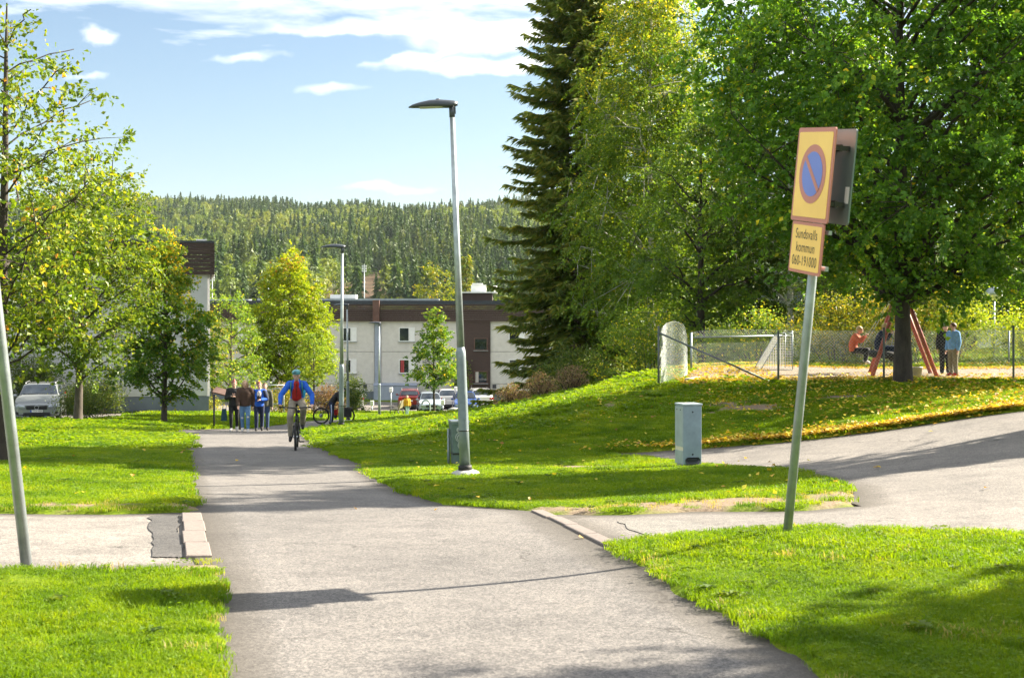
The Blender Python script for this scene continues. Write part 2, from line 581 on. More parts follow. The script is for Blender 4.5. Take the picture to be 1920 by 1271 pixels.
def hillz(x, y):
    """wooded ridge across the valley"""
    t = np.clip((y - 520) / (1880 - 520), 0, 1.35)
    prof = np.where(t < 1, t ** 0.92, 1 - (t - 1) * 0.6)
    top = 146 - 6 * np.sin((x + 120) / 260.0) - 9 * sstep(-100, 500, x) + 5 * np.sin(x / 90.0 + 1.0)
    und = 7 * np.sin(x / 75.0 + y / 130.0) * np.clip(t, 0, 1) * (1 - np.clip(t, 0, 1)) * 4
    und = und + 4 * np.sin(x / 38.0 - y / 95.0 + 2) * np.clip(t * 2, 0, 1)
    return -7.5 + (top - 9) * prof + und + 5.5


def zf(x, y):
    x = np.atleast_1d(np.asarray(x, float)); y = np.atleast_1d(np.asarray(y, float))
    xc = np.clip(x, -60, 60); yc = np.clip(y, -8, 122)
    n = len(TP)
    out = np.empty(len(x))
    for i in range(0, len(x), 20000):
        s = slice(i, i + 20000)
        r2 = (xc[s, None] - TP[None, :, 0]) ** 2 + (yc[s, None] - TP[None, :, 1]) ** 2
        out[s] = _K(r2) @ TW[:n] + TW[n] + TW[n + 1] * xc[s] + TW[n + 2] * yc[s]
    out = np.where(y > 122, out - (y - 122) * 0.006, out)
    w = sstep(260, 620, y)
    return out * (1 - w) + hillz(x, y) * w


def gz(x, y):
    return float(zf(x, y)[0])


def inpoly(poly, x, y):
    x = np.asarray(x); y = np.asarray(y)
    r = np.zeros(x.shape, bool)
    n = len(poly)
    for i in range(n):
        x0, y0 = poly[i]; x1, y1 = poly[(i + 1) % n]
        c = ((y0 > y) != (y1 > y)) & (x < (x1 - x0) * (y - y0) / (y1 - y0 + 1e-12) + x0)
        r ^= c
    return r


def polydist(poly, x, y, closed=True):
    x = np.asarray(x, float); y = np.asarray(y, float)
    d = np.full(x.shape, 1e9)
    n = len(poly)
    for i in range(n if closed else n - 1):
        x0, y0 = poly[i]; x1, y1 = poly[(i + 1) % n]
        dx, dy = x1 - x0, y1 - y0
        t = np.clip(((x - x0) * dx + (y - y0) * dy) / (dx * dx + dy * dy + 1e-12), 0, 1)
        d = np.minimum(d, np.hypot(x - x0 - t * dx, y - y0 - t * dy))
    return d


PATH_L = [(-.2, -6), (-.6, 0), (-.95, 3.5), (-1.28, 6.2), (-1.63, 7.8), (-1.98, 9.4), (-2.23, 10.2), (-2.77, 12.4), (-3.39, 15), (-4.37, 18.8), (-5.49, 23.5), (-6.93, 29.5), (-8.2, 35.5), (-9.6, 39.5), (-10.6, 43.5), (-10.4, 47), (-9.9, 51), (-9.9, 56), (-9.6, 62), (-8.6, 68), (-6.8, 74), (-3, 80), (3, 84)]
PATH_R = [(1.2, -6), (1.25, 0), (1.4, 3.5), (1.47, 6.0), (1.36, 6.8), (1.08, 8.3), (.88, 9.6), (.73, 10.9), (.22, 14.3), (-.75, 15.05), (-1.62, 18.3), (-2.23, 21.5), (-2.72, 24.4), (-3.57, 27.7), (-4.61, 32.4), (-5.39, 36.1), (-6.1, 40.5), (-6.5, 45), (-6.7, 50), (-6.8, 56), (-6.5, 61), (-5.6, 66), (-3.9, 71), (-.8, 75.5), (4, 79)]
PATH = PATH_L + PATH_R[::-1]
ROAD_R = [(.22, 14.3), (.48, 14.0), (1, 13.8), (1.86, 14.0), (2.8, 13.5), (3.41, 13.85), (3.83, 15.8), (3.9, 19.3), (3.05, 22.3), (2.4, 24.6), (1.5, 26), (3.5, 25.5), (5.2, 25), (7, 24.5), (8.9, 24.1), (14, 23), (26, 21.5), (26, 10.2), (8, 10.5), (3.9, 10.6), (3.0, 10.65), (2.14, 10.85), (1.0, 11.1), (.73, 10.9)]
ROAD_L = [(-3.18, 14.25), (-3.5, 14.15), (-4.05, 13.9), (-5.14, 13.95), (-12, 14.2), (-26, 14.6), (-26, 9.5), (-12, 9.25), (-3.4, 9.2), (-2.42, 9.55), (-2.08, 10.08)]
SIDE_PATH = [(-6.6, 28.5), (-6.85, 29.6), (-9, 30.1), (-13, 30.6), (-24, 31), (-24, 30.3), (-13, 29.9), (-9, 29.2)]
BRANCH = [(-26, 87), (-26, 85.2), (-14, 82), (-8.6, 76.5), (-6.6, 74.5), (-5.4, 76), (-8, 78.5), (-13.5, 84)]
MOUND_PATH = [(-6.3, 44.0), (-6.5, 45.4), (-3.2, 45.9), (-3, 45.1)]
PARK = [(-32, 116.2), (-32, 100.5), (-13, 100), (-9, 102), (-1, 101.5), (3, 104), (9, 105), (9, 116.2)]
CARPAD = [(-26, 57.5), (-17.6, 57.5), (-17.2, 66), (-26, 66)]
SAND = [(4.3, 36.6), (4.9, 35.2), (6.6, 34.5), (9, 34.2), (12, 34.0), (22, 33.7), (22, 41), (9, 41), (5.2, 40.4)]
ASPH = [PATH, ROAD_R, ROAD_L, SIDE_PATH, BRANCH, MOUND_PATH, PARK, CARPAD]
# bare soil and gravel: (x, y, rx, ry)
DIRT = [(2.3, 14.5, 1.75, .85), (3.4, 14.5, .6, .6), (.95, 14.2, .6, .35), (-4.5, 14.55, .75, .42), (-3.1, 14.55, .7, .25), (-2.2, 9.55, .55, .33), (-2.9, 9.3, .6, .18), (1.0, 22.6, 1.3, .45), (5.2, 29.6, 1.1, .45), (7.3, 30.2, .9, .35), (2.6, 32.3, .7, .3), (4.9, 30.5, .8, .3)]


def dirtw(x, y):
    w = np.zeros(np.shape(x))
    wob = 0.22 * np.sin(x * 5.1 + y * 3.3) + 0.18 * np.sin(x * 9.7 - y * 7.9 + 1) + 0.12 * np.sin(x * 21 + y * 17)
    for cx, cy, rx, ry in DIRT:
        d = np.sqrt(((x - cx) / rx) ** 2 + ((y - cy) / ry) ** 2) + wob
        w = np.maximum(w, 1 - sstep(0.6, 1.15, d))
    return w


def spaced(segs):
    """[(start, step)...(end)] -> coordinates with geometric growth outside"""
    return np.array(segs)


def axis(fine0, fine1, step, lo, hi, grow=1.09):
    c = list(np.arange(fine0, fine1, step))
    s = step
    while c[-1] < hi:
        s = s * grow; c.append(c[-1] + s)
    s = step
    while c[0] > lo:
        s = s * grow; c.insert(0, c[0] - s)
    return np.array(c)


def ground_material():
    m, n, l, out = base_mat('grass_ground')
    p = NN(n, 'ShaderNodeBsdfPrincipled')
    l.new(p.outputs[0], out.inputs[0])
    g = NN(n, 'ShaderNodeNewGeometry')
    pos = g.outputs['Position']
    a = ramp(n, [(0.3, (0.085, 0.135, 0.008)), (0.55, (0.13, 0.19, 0.010)), (0.75, (0.18, 0.21, 0.016))])
    l.new(noise(n, l, pos, 0.8, 6, 0.65), a.inputs[0])
    fine = ramp(n, [(0.3, (0.5, 0.55, 0.4)), (0.7, (1.35, 1.3, 1.2))])
    l.new(noise(n, l, pos, 22, 5, 0.7), fine.inputs[0])
    col = mixc(n, l, 1.0, a.outputs[0], fine.outputs[0], 'MULTIPLY')
    soil = ramp(n, [(0.3, (0.13, 0.092, 0.06)), (0.6, (0.27, 0.21, 0.15)), (0.8, (0.42, 0.36, 0.29))])
    l.new(noise(n, l, pos, 26, 6, 0.75), soil.inputs[0])
    at = NN(n, 'ShaderNodeAttribute', attribute_name='dirt')
    col = mixc(n, l, at.outputs['Fac'], col, soil.outputs[0])
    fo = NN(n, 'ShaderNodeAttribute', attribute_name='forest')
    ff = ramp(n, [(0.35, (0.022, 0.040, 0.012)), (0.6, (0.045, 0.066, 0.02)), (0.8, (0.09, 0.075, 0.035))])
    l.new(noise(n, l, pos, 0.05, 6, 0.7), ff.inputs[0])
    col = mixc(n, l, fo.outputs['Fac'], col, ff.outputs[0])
    cl = NN(n, 'ShaderNodeAttribute', attribute_name='clearing')
    cc = ramp(n, [(0.35, (0.045, 0.040, 0.020)), (0.55, (0.105, 0.066, 0.042)), (0.75, (0.06, 0.075, 0.025))])
    l.new(noise(n, l, pos, 0.09, 6, 0.75), cc.inputs[0])
    col = mixc(n, l, cl.outputs['Fac'], col, cc.outputs[0])
    l.new(col, p.inputs['Base Color'])
    p.inputs['Roughness'].default_value = 0.95
    p.inputs['Specular IOR Level'].default_value = 0.1
    b = NN(n, 'ShaderNodeBump'); b.inputs['Strength'].default_value = 0.6; b.inputs['Distance'].default_value = 0.03
    l.new(noise(n, l, pos, 30, 6, 0.7), b.inputs['Height']); l.new(b.outputs[0], p.inputs['Normal'])
    return m


CLEARINGS = [(-74, 690, 15, 140), (-58, 640, 9, 80), (-330, 1240, 30, 45)]


def build_ground():
    xs = axis(-12, 9, 0.15, -1500, 1500, 1.075)
    ya = np.arange(4.5, 26, 0.12)
    s = 0.12; yl = list(ya)
    while yl[-1] < 2450:
        s = min(s * 1.022, 26.0); yl.append(yl[-1] + s)
    s = 0.12
    while yl[0] > -150:
        s *= 1.15; yl.insert(0, yl[0] - s)
    ys = np.array(yl)
    X, Y = np.meshgrid(xs, ys)
    x, y = X.ravel(), Y.ravel()
    z = zf(x, y)
    near = y < 125
    sd = np.full(x.shape, -9.0)
    for pl in ASPH:
        d = np.minimum(polydist(pl, x, y), 9.0)
        sd = np.maximum(sd, np.where(inpoly(pl, x, y), d, -d))
    sd = sd + 0.02 * np.sin(x * 7.3 + y * 4.1) + 0.015 * np.sin(x * 13 - y * 9)
    sand = inpoly(SAND, x, y)
    wob = 0.012 * np.sin(x * 3.1 + 1) * np.sin(y * 2.7) + 0.008 * np.sin(x * 11 + y * 7)
    z = np.where(near, z + wob, z)
    z = z - 0.10 * sstep(-0.13, 0.17, sd)
    z = np.where(sand, z - 0.06, z)
    nx, ny = len(xs), len(ys)
    i = np.arange(nx * ny).reshape(ny, nx)
    F = np.stack([i[:-1, :-1], i[:-1, 1:], i[1:, 1:], i[1:, :-1]], -1).reshape(-1, 4)
    me = np_mesh('ground', np.stack([x, y, z], 1), F, True)
    attr(me, 'dirt', 'POINT', dirtw(x, y) * near)
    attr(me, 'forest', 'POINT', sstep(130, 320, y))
    cl = np.zeros(x.shape)
    for cx, cy, rx, ry in CLEARINGS:
        cl = np.maximum(cl, 1 - sstep(0.8, 1.2, np.hypot((x - cx) / rx, (y - cy) / ry)))
    attr(me, 'clearing', 'POINT', cl)
    o = link_mesh('ground', me, ground_material())
    tag(o, kind='structure')


def sheet(name, poly, dz, m, step=0.3, grow=0.35):
    """pavement sheet over the terrain; reaches a little under the turf at its rim"""
    px = [p[0] for p in poly]; py = [p[1] for p in poly]
    xs = np.arange(min(px) - grow, max(px) + grow + step, step)
    ys = np.arange(min(py) - grow, max(py) + grow + step, step)
    X, Y = np.meshgrid(xs, ys)
    x, y = X.ravel(), Y.ravel()
    ok = inpoly(poly, x, y) | (polydist(poly, x, y) < grow * 0.75)
    z = zf(x, y) + dz
    nx, ny = len(xs), len(ys)
    i = np.arange(nx * ny).reshape(ny, nx)
    F = np.stack([i[:-1, :-1], i[:-1, 1:], i[1:, 1:], i[1:, :-1]], -1).reshape(-1, 4)
    F = F[ok[F].all(1)]
    used, inv = np.unique(F, return_inverse=True)
    me = np_mesh(name, np.stack([x, y, z], 1)[used], inv.reshape(-1, 4), True)
    attr(me, 'rim', 'POINT', np.where(inpoly(poly, x, y), np.clip(1 - polydist(poly, x, y) / 0.5, 0, 1), 1)[used])
    o = link_mesh(name, me, m)
    return tag(o, kind='structure')


def resample(pl, n):
    p = np.array(pl, float)
    d = np.r_[0, np.cumsum(np.hypot(*np.diff(p, axis=0).T))]
    t = np.linspace(0, d[-1], n)
    return np.stack([np.interp(t, d, p[:, 0]), np.interp(t, d, p[:, 1])], 1)


def build_path(m):
    n, k = 420, 31
    # pair left and right edges by distance along the path
    ys = np.concatenate([np.linspace(-6, 70, n)])
    l = np.stack([np.interp(ys, [p[1] for p in PATH_L], [p[0] for p in PATH_L]), ys], 1)
    r = np.stack([np.interp(ys, [p[1] for p in PATH_R], [p[0] for p in PATH_R]), ys], 1)
    l[:, 0] -= 0.10; r[:, 0] += 0.10
    V = []
    for j in range(k):
        t = j / (k - 1)
        p = l * (1 - t) + r * t
        V.append(np.stack([p[:, 0], p[:, 1], zf(p[:, 0], p[:, 1]) - 0.030], 1))
    V = np.stack(V, 1).reshape(-1, 3)
    i = np.arange(n * k).reshape(n, k)
    F = np.stack([i[:-1, :-1], i[:-1, 1:], i[1:, 1:], i[1:, :-1]], -1).reshape(-1, 4)
    me = np_mesh('cycle_path', V, F, True)
    ee = np.minimum(np.arange(k), k - 1 - np.arange(k)) / (k - 1) * 3.0
    attr(me, 'rim', 'POINT', np.tile(np.clip(1 - ee / 0.5, 0, 1), n))
    o = link_mesh('cycle_path', me, m)
    tag(o, kind='structure')
    return o


M_PATH = asphalt_mat('asphalt_path', (0.118, 0.113, 0.110), (0.158, 0.150, 0.144), chips=0.95)
M_ROAD = asphalt_mat('asphalt_road', (0.140, 0.132, 0.124), (0.196, 0.182, 0.168), chips=0.7)
M_ROADL = asphalt_mat('asphalt_side_road', (0.170, 0.160, 0.148), (0.217, 0.202, 0.186), chips=0.8)
M_PATCH = asphalt_mat('asphalt_patch', (0.064, 0.063, 0.063), (0.090, 0.087, 0.085), chips=0.6)
M_PATCHL = asphalt_mat('asphalt_pale_patch', (0.161, 0.156, 0.145), (0.189, 0.181, 0.169), chips=0.6)
M_SAND = asphalt_mat('play_sand', (0.181, 0.148, 0.110), (0.262, 0.219, 0.167), chips=0.9, scale=2)

build_ground()
path_o = build_path(M_PATH)
sheet('road', ROAD_R, -0.044, M_ROAD, 0.3)
sheet('side_road', ROAD_L, -0.044, M_ROADL, 0.25)
sheet('side_path', SIDE_PATH, -0.05, M_PATH, 0.25, 0.3)
sheet('far_path', [p for p in PATH_L if p[1] > 61] + [p for p in PATH_R if p[1] > 60][::-1], -0.036, M_PATH, 0.4)
sheet('branch_path', BRANCH, -0.05, M_PATH, 0.4)
sheet('short_path', MOUND_PATH, -0.05, M_PATH, 0.2, 0.25)
sheet('parking_lot', PARK, -0.05, M_ROAD, 0.6)
sheet('car_parking_pad', CARPAD, -0.05, M_ROAD, 0.5)
sheet('play_sand_area', SAND, -0.02, M_SAND, 0.2, 0.2)


# flush kerbs of granite stones where the path crosses the road, and the asphalt repairs beside them
def kerb(name, a, b, w, n, m, dz):
    a, b = np.array(a), np.array(b)
    L = np.hypot(*(b - a)); d = (b - a) / L; nn = np.array([-d[1], d[0]])
    root = bpy.data.objects.new(name, None); COL.objects.link(root)
    root.location = (*a, gz(*a)); tag(root, kind='structure')
    gap = 0.012
    for i in range(n):
        s0, s1 = L * i / n + gap / 2, L * (i + 1) / n - gap / 2
        jit = random.uniform(-.012, .012)
        v = []
        for zz, ins in ((-0.16, 0), (-0.006, 0), (0.0, 0.008)):
            for s, t in ((s0 + ins, -w / 2 + ins), (s1 - ins, -w / 2 + ins), (s1 - ins, w / 2 - ins), (s0 + ins, w / 2 - ins)):
                p = a + d * s + nn * (t + jit)
                v.append((p[0] - a[0], p[1] - a[1], gz(*p) + dz + zz + random.uniform(-.002, .002) - gz(*a)))
        MB().add(v, [(0, 1, 5, 4), (1, 2, 6, 5), (2, 3, 7, 6), (3, 0, 4, 7), (4, 5, 9, 8), (5, 6, 10, 9), (6, 7, 11, 10), (7, 4, 8, 11), (8, 9, 10, 11), (0, 3, 2, 1)]).build('kerb_stone', m, root)
    return root


M_GRAN = mat('pink_granite', (0.185, 0.155, 0.137), 0.8, 0.16, 30, bump=0.5, bscale=60)
kerb('kerb', (-2.33, 10.3), (-3.2, 13.85), 0.19, 4, M_GRAN, -0.012)
kerb('kerb', (.80, 10.95), (.27, 14.25), 0.13, 4, M_GRAN, -0.012)


def patch(name, quad, dz, m, n=14):
    q = np.array(quad, float)
    V = []
    for i in range(n + 1):
        for j in range(n + 1):
            u, v = i / n, j / n
            p = (q[0] * (1 - u) + q[1] * u) * (1 - v) + (q[3] * (1 - u) + q[2] * u) * v
            if i in (0, n) or j in (0, n):
                p = p + RNG.normal(0, 0.018, 2)
            V.append((p[0], p[1], gz(*p) + dz))
    i = np.arange((n + 1) ** 2).reshape(n + 1, n + 1)
    F = np.stack([i[:-1, :-1], i[1:, :-1], i[1:, 1:], i[:-1, 1:]], -1).reshape(-1, 4)
    o = link_mesh(name, np_mesh(name, V, F, True), m)
    return tag(o, kind='structure')


patch('asphalt_repair', [(-2.66, 10.3), (-2.45, 10.35), (-3.33, 13.8), (-3.57, 13.75)], -0.036, M_PATCH)
patch('asphalt_repair', [(1.15, 11.25), (1.98, 11.0), (1.55, 13.0), (.98, 13.1)], -0.038, M_PATCHL)

# ---------------------------------------------------------------- vegetation
def tube_np(pts, rad, n=6):
    pts = np.asarray(pts, float); rad = np.asarray(rad, float)
    k = len(pts)
    t = np.gradient(pts, axis=0)
    t /= np.linalg.norm(t, axis=1, keepdims=True) + 1e-9
    up = np.array([0, 0, 1.0]) if abs(t[0, 2]) < 0.9 else np.array([1.0, 0, 0])
    a = np.cross(t, up); a /= np.linalg.norm(a, axis=1, keepdims=True) + 1e-9
    b = np.cross(t, a)
    g = np.linspace(0, 2 * np.pi, n, endpoint=False)
    V = pts[:, None] + (a[:, None] * np.cos(g)[None, :, None] + b[:, None] * np.sin(g)[None, :, None]) * rad[:, None, None]
    i = np.arange(k * n).reshape(k, n)
    j = np.roll(i, -1, 1)
    F = np.stack([i[:-1], j[:-1], j[1:], i[1:]], -1).reshape(-1, 4)
    return V.reshape(-1, 3), F


class Acc:
    def __init__(s):
        s.V = []; s.F = []; s.n = 0

    def add(s, V, F):
        s.V.append(V); s.F.append(F + s.n); s.n += len(V)

    def mesh(s, name, smooth=True):
        return np_mesh(name, np.concatenate(s.V), np.concatenate(s.F), smooth)


def unit(v):
    return v / (np.linalg.norm(v, axis=-1, keepdims=True) + 1e-9)


def leaves(C, size, rng, up=0.5, out=None, outw=0.0, aspect=0.75, droop=0.0, fold=0.18, nrm0=None, dir0=None):
    """kite-shaped folded leaves, one per row of C"""
    n = len(C)
    nrm = rng.normal(0, 1, (n, 3)); nrm[:, 2] += up * 2
    if out is not None:
        nrm += out * outw
    if nrm0 is not None:
        nrm = nrm0 + nrm * 0.42
    nrm = unit(nrm)
    d = rng.normal(0, 1, (n, 3)); d[:, 2] -= droop * 2
    if dir0 is not None:
        d = dir0 + d * 0.3
    d = unit(d - nrm * (d * nrm).sum(1, keepdims=True))
    s = np.cross(nrm, d)
    L = size * rng.uniform(0.6, 1.25, (n, 1)) if np.isscalar(size) else size
    w = L * aspect / 2
    p0 = C - d * L * 0.5
    p2 = C + d * L * 0.5
    m = C - d * L * 0.06
    p1 = m + s * w + nrm * L * fold
    p3 = m - s * w + nrm * L * fold
    V = np.stack([p0, p1, p2, p3], 1).reshape(-1, 3)
    b = np.arange(n)[:, None] * 4
    F = np.concatenate([b + np.array([[0, 1, 2]]), b + np.array([[0, 2, 3]])], 1).reshape(-1, 3)
    return V, F


def env_r(shape, t):
    if shape == 'cone':
        return np.clip(t / 0.12, 0, 1) ** 0.6 * (1 - t) ** 0.75
    if shape == 'oval':
        return np.sin(np.pi * np.clip(t, 0, 1) ** 0.75) ** 0.65
    if shape == 'egg':
        return np.sin(np.pi * np.clip(t, 0.001, 1) ** 0.55) ** 0.8
    if shape == 'column':
        return np.clip(t / 0.08, 0, 1) ** 0.5 * (1 - t ** 2.2) ** 0.8
    return np.sqrt(np.clip(1 - (2 * t - 1) ** 2, 0, 1)) ** 0.8


M_BARK = mat('bark_grey', (0.075, 0.060, 0.048), 0.9, 0.35, 9, bump=0.9, bscale=28, stretch=(1, 1, 0.3))
M_BARKD = mat('bark_dark', (0.045, 0.036, 0.028), 0.9, 0.4, 7, bump=0.9, bscale=24, stretch=(1, 1, 0.35))
M_BIRCH = mat('bark_birch', (0.42, 0.40, 0.36), 0.8, 0.45, 5, bump=0.5, bscale=20, stretch=(0.6, 0.6, 2.2))
M_BARKR = mat('bark_spruce', (0.10, 0.07, 0.05), 0.9, 0.35, 9, bump=0.8, bscale=30)

G_LIND = [(0.0, (0.018, 0.045, 0.008)), (0.45, (0.036, 0.080, 0.010)), (0.78, (0.075, 0.12, 0.014)), (0.93, (0.20, 0.19, 0.016)), (1.0, (0.36, 0.24, 0.018))]
G_LEFT = [(0.0, (0.040, 0.080, 0.012)), (0.5, (0.085, 0.13, 0.014)), (0.8, (0.15, 0.18, 0.02)), (0.94, (0.30, 0.27, 0.03)), (1.0, (0.33, 0.16, 0.04))]
G_CONE = [(0.0, (0.020, 0.050, 0.008)), (0.5, (0.045, 0.085, 0.010)), (0.78, (0.11, 0.13, 0.014)), (0.92, (0.20, 0.17, 0.014)), (1.0, (0.28, 0.17, 0.02))]
G_ORNG = [(0.0, (0.060, 0.100, 0.006)), (0.5, (0.115, 0.155, 0.008)), (0.85, (0.18, 0.19, 0.010)), (0.96, (0.24, 0.16, 0.02)), (1.0, (0.30, 0.13, 0.06))]
G_BRGT = [(0.0, (0.055, 0.105, 0.012)), (0.5, (0.11, 0.165, 0.016)), (1.0, (0.21, 0.23, 0.025))]
G_BIRC = [(0.0, (0.030, 0.060, 0.010)), (0.5, (0.055, 0.092, 0.012)), (0.82, (0.11, 0.14, 0.016)), (1.0, (0.32, 0.26, 0.02))]
G_SHRB = [(0.0, (0.05, 0.085, 0.012)), (0.5, (0.12, 0.14, 0.015)), (0.85, (0.24, 0.21, 0.02)), (1.0, (0.34, 0.22, 0.03))]
G_DARK = [(0.0, (0.012, 0.030, 0.007)), (0.6, (0.028, 0.052, 0.010)), (1.0, (0.07, 0.085, 0.014))]
G_SPRC = [(0.0, (0.014, 0.025, 0.006)), (0.6, (0.030, 0.045, 0.009)), (1.0, (0.072, 0.066, 0.014))]
G_PURP = [(0.0, (0.05, 0.035, 0.02)), (0.5, (0.10, 0.05, 0.035)), (1.0, (0.12, 0.11, 0.03))]
G_DRY = [(0.0, (0.07, 0.05, 0.04)), (0.5, (0.15, 0.10, 0.075)), (1.0, (0.10, 0.12, 0.03))]
M_LIND = leaf_mat('leaf_linden', G_LIND, 0.5, bright=3.1)
M_LEFT = leaf_mat('leaf_young_linden', G_LEFT, 0.45, bright=1.65)
M_CONE = leaf_mat('leaf_hornbeam', G_CONE, 0.48, bright=2.9)
M_ORNG = leaf_mat('leaf_autumn', G_ORNG, 0.5, bright=2.1)
M_BRGT = leaf_mat('leaf_bright', G_BRGT, 0.45, bright=1.9)
M_BIRL = leaf_mat('leaf_birch', G_BIRC, 0.48, bright=2.7)
M_SHRB = leaf_mat('leaf_shrub', G_SHRB, 0.42, bright=1.6)
M_DARK = leaf_mat('leaf_dark', G_DARK, 0.35)
M_SPRL = leaf_mat('needle_spruce', G_SPRC, 0.35, 0.6, bright=4.8)
M_PURP = leaf_mat('leaf_purple', G_PURP, 0.3)
M_DRY = leaf_mat('leaf_dry_stalk', G_DRY, 0.3)


def broadleaf(name, label, x, y, H, Rc, z0, shape, nleaf, lsize, lm, bark=None, seed=1, lean=(0, 0), tr=None, nlimb=18,
              clump=0.45, nclump=160, shell=0.55, droop=0.2, tintbias=0.0, toptint=0.0, sparse_top=0.0, limbk=1.0, cat='tree', group=None, upl=0.5, sink=0.15, side=0.0):
    rng = np.random.default_rng(seed)
    gx = gz(x, y)
    root = thing(name, label, cat, (x, y, gx), 0, group)
    tr = tr or H * 0.016
    # trunk
    k = 9
    t = np.linspace(0, 1, k)
    wob = np.cumsum(rng.normal(0, 0.012 * H / k, (k, 2)), 0); wob -= wob[0]
    P = np.stack([lean[0] * t * H + wob[:, 0], lean[1] * t * H + wob[:, 1], -sink + t * (H * 0.94 + sink)], 1)
    rad = tr * (1 - t) ** 0.8 + 0.012
    rad[0] *= 1.22
    wood = Acc()
    wood.add(*tube_np(P, rad, 10))

    def trunk_at(z):
        return np.array([np.interp(z, P[:, 2], P[:, 0]), np.interp(z, P[:, 2], P[:, 1]), z])
    cl = []; cw = []
    limbs = []
    for i in range(nlimb):
        f = (i + rng.uniform(0.1, 0.9)) / nlimb
        te = 0.04 + 0.9 * f
        az = i * 2.399963 + rng.normal(0, 0.35)
        ze = z0 + te * (H - z0)
        re = Rc * env_r(shape, np.array([te]))[0] * rng.uniform(0.72, 1.0)
        e = trunk_at(min(ze, H * 0.97)) + np.array([math.cos(az) * re, math.sin(az) * re, 0])
        zs = max(z0 * 0.75, ze - re * rng.uniform(0.35, 0.95) * (1 - 0.35 * droop))
        s = trunk_at(min(zs, H * 0.9))
        u = np.linspace(0, 1, 6)[:, None]
        mid = s * 0.45 + e * 0.55 + np.array([0, 0, 0.16 * re * (1 - droop)])
        q = s * (1 - u) ** 2 + 2 * mid * u * (1 - u) + e * u ** 2
        q[1:-1] += rng.normal(0, 0.03 * re, (4, 3))
        r0 = limbk * min(tr * 0.5, 0.02 + 0.028 * re) * (1 - 0.5 * te)
        wood.add(*tube_np(q, np.linspace(r0, 0.008, 6), 6))
        limbs.append(q)
    LP = np.concatenate(limbs)
    # clump centres
    nc = nclump
    te = rng.beta(1.15, 1.15 + sparse_top, nc * 3)
    er = env_r(shape, te)
    keep = rng.uniform(0, 1, nc * 3) < (er / er.max()) ** 1.3 + 0.08
    te = te[keep][:nc]; er = er[keep][:nc]
    nc = len(te)
    az = rng.uniform(0, 2 * np.pi, nc)
    rr = Rc * er * (shell + (1 - shell) * rng.uniform(0, 1, nc)) ** 0.9 * rng.uniform(0.75, 1.06, nc)
    zz = z0 + te * (H - z0)
    base = np.stack([np.interp(zz, P[:, 2], P[:, 0]), np.interp(zz, P[:, 2], P[:, 1]), zz], 1)
    C = base + np.stack([np.cos(az) * rr, np.sin(az) * rr, rng.normal(0, 0.08 * Rc, nc)], 1)
    # twigs to the nearest limb point
    for c in C:
        dd = np.linalg.norm(LP - c - np.array([0, 0, -0.1]), axis=1)
        j = dd.argmin(); s = LP[j]
        u = np.linspace(0, 1, 4)[:, None]
        mid = (s + c) / 2 + np.array([0, 0, 0.12 * dd[j] * (1 - droop)]) + rng.normal(0, 0.05 * dd[j] + 1e-4, 3)
        q = s * (1 - u) ** 2 + 2 * mid * u * (1 - u) + c * u ** 2
        wood.add(*tube_np(q, np.linspace(min(0.02, 0.006 + 0.008 * dd[j]), 0.003, 4), 3))
    C = np.concatenate([C, LP[rng.integers(0, len(LP), nc // 4)]])
    w = rng.uniform(0.35, 1.5, len(C)); w /= w.sum()
    idx = rng.choice(len(C), nleaf, p=w)
    # every clump is a bunch of leafy sprays: leaves sit left and right along a twig
    nsp = 7
    cen = np.stack([np.interp(C[:, 2], P[:, 2], P[:, 0]), np.interp(C[:, 2], P[:, 2], P[:, 1]), C[:, 2]], 1)
    outd = unit(C - cen + 1e-4)
    SD = unit(outd[:, None] * 0.55 + rng.normal(0, 0.75, (len(C), nsp, 3)) * np.array([1, 1, 0.55]) + np.array([0, 0, -0.75 * droop + 0.1]))
    SL = clump * rng.uniform(0.9, 2.4, (len(C), nsp, 1))
    S0 = C[:, None] + rng.normal(0, 0.45 * clump, (len(C), nsp, 3)) * np.array([1, 1, 0.6])
    sn = rng.normal(0, 0.55, (len(C), nsp, 3)); sn[..., 2] += upl * 1.6
    sn += outd[:, None] * 0.35
    SN = unit(sn - SD * (sn * SD).sum(-1, keepdims=True))
    SS = np.cross(SN, SD)
    js = rng.integers(0, nsp, nleaf)
    D_, L_, O_, N_, T_ = SD[idx, js], SL[idx, js], S0[idx, js], SN[idx, js], SS[idx, js]
    u = rng.uniform(0.02, 1.0, (nleaf, 1)) ** 0.8
    sg = rng.choice([-1.0, 1.0], (nleaf, 1))
    LC = O_ + D_ * u * L_ + T_ * sg * lsize * rng.uniform(0.25, 0.75, (nleaf, 1)) * (1.1 - 0.5 * u) + rng.normal(0, 0.16 * lsize, (nleaf, 3))
    LC[:, 2] -= droop * 0.5 * (u[:, 0] ** 2) * L_[:, 0]
    V, F = leaves(LC, lsize * rng.uniform(0.5, 1.3, (nleaf, 1)), rng, 0, aspect=0.74, nrm0=N_, dir0=D_ * 0.7 + T_ * sg * 0.9 - np.array([0, 0, 0.35]))
    me = np_mesh('crown', V, F)
    relz = np.clip((LC[:, 2] - z0) / (H - z0), 0, 1)
    ct = rng.uniform(-0.2, 0.2, len(C))[idx]
    tint = np.clip(rng.beta(1.6, 2.2, nleaf) * 0.85 + ct + tintbias + toptint * relz ** 2, 0, 1)
    attr(me, 'tint', 'FACE', np.repeat(tint, 2))
    link_mesh('trunk', wood.mesh('trunk'), bark or M_BARK, root)
    link_mesh('crown', me, lm, root)
    return root


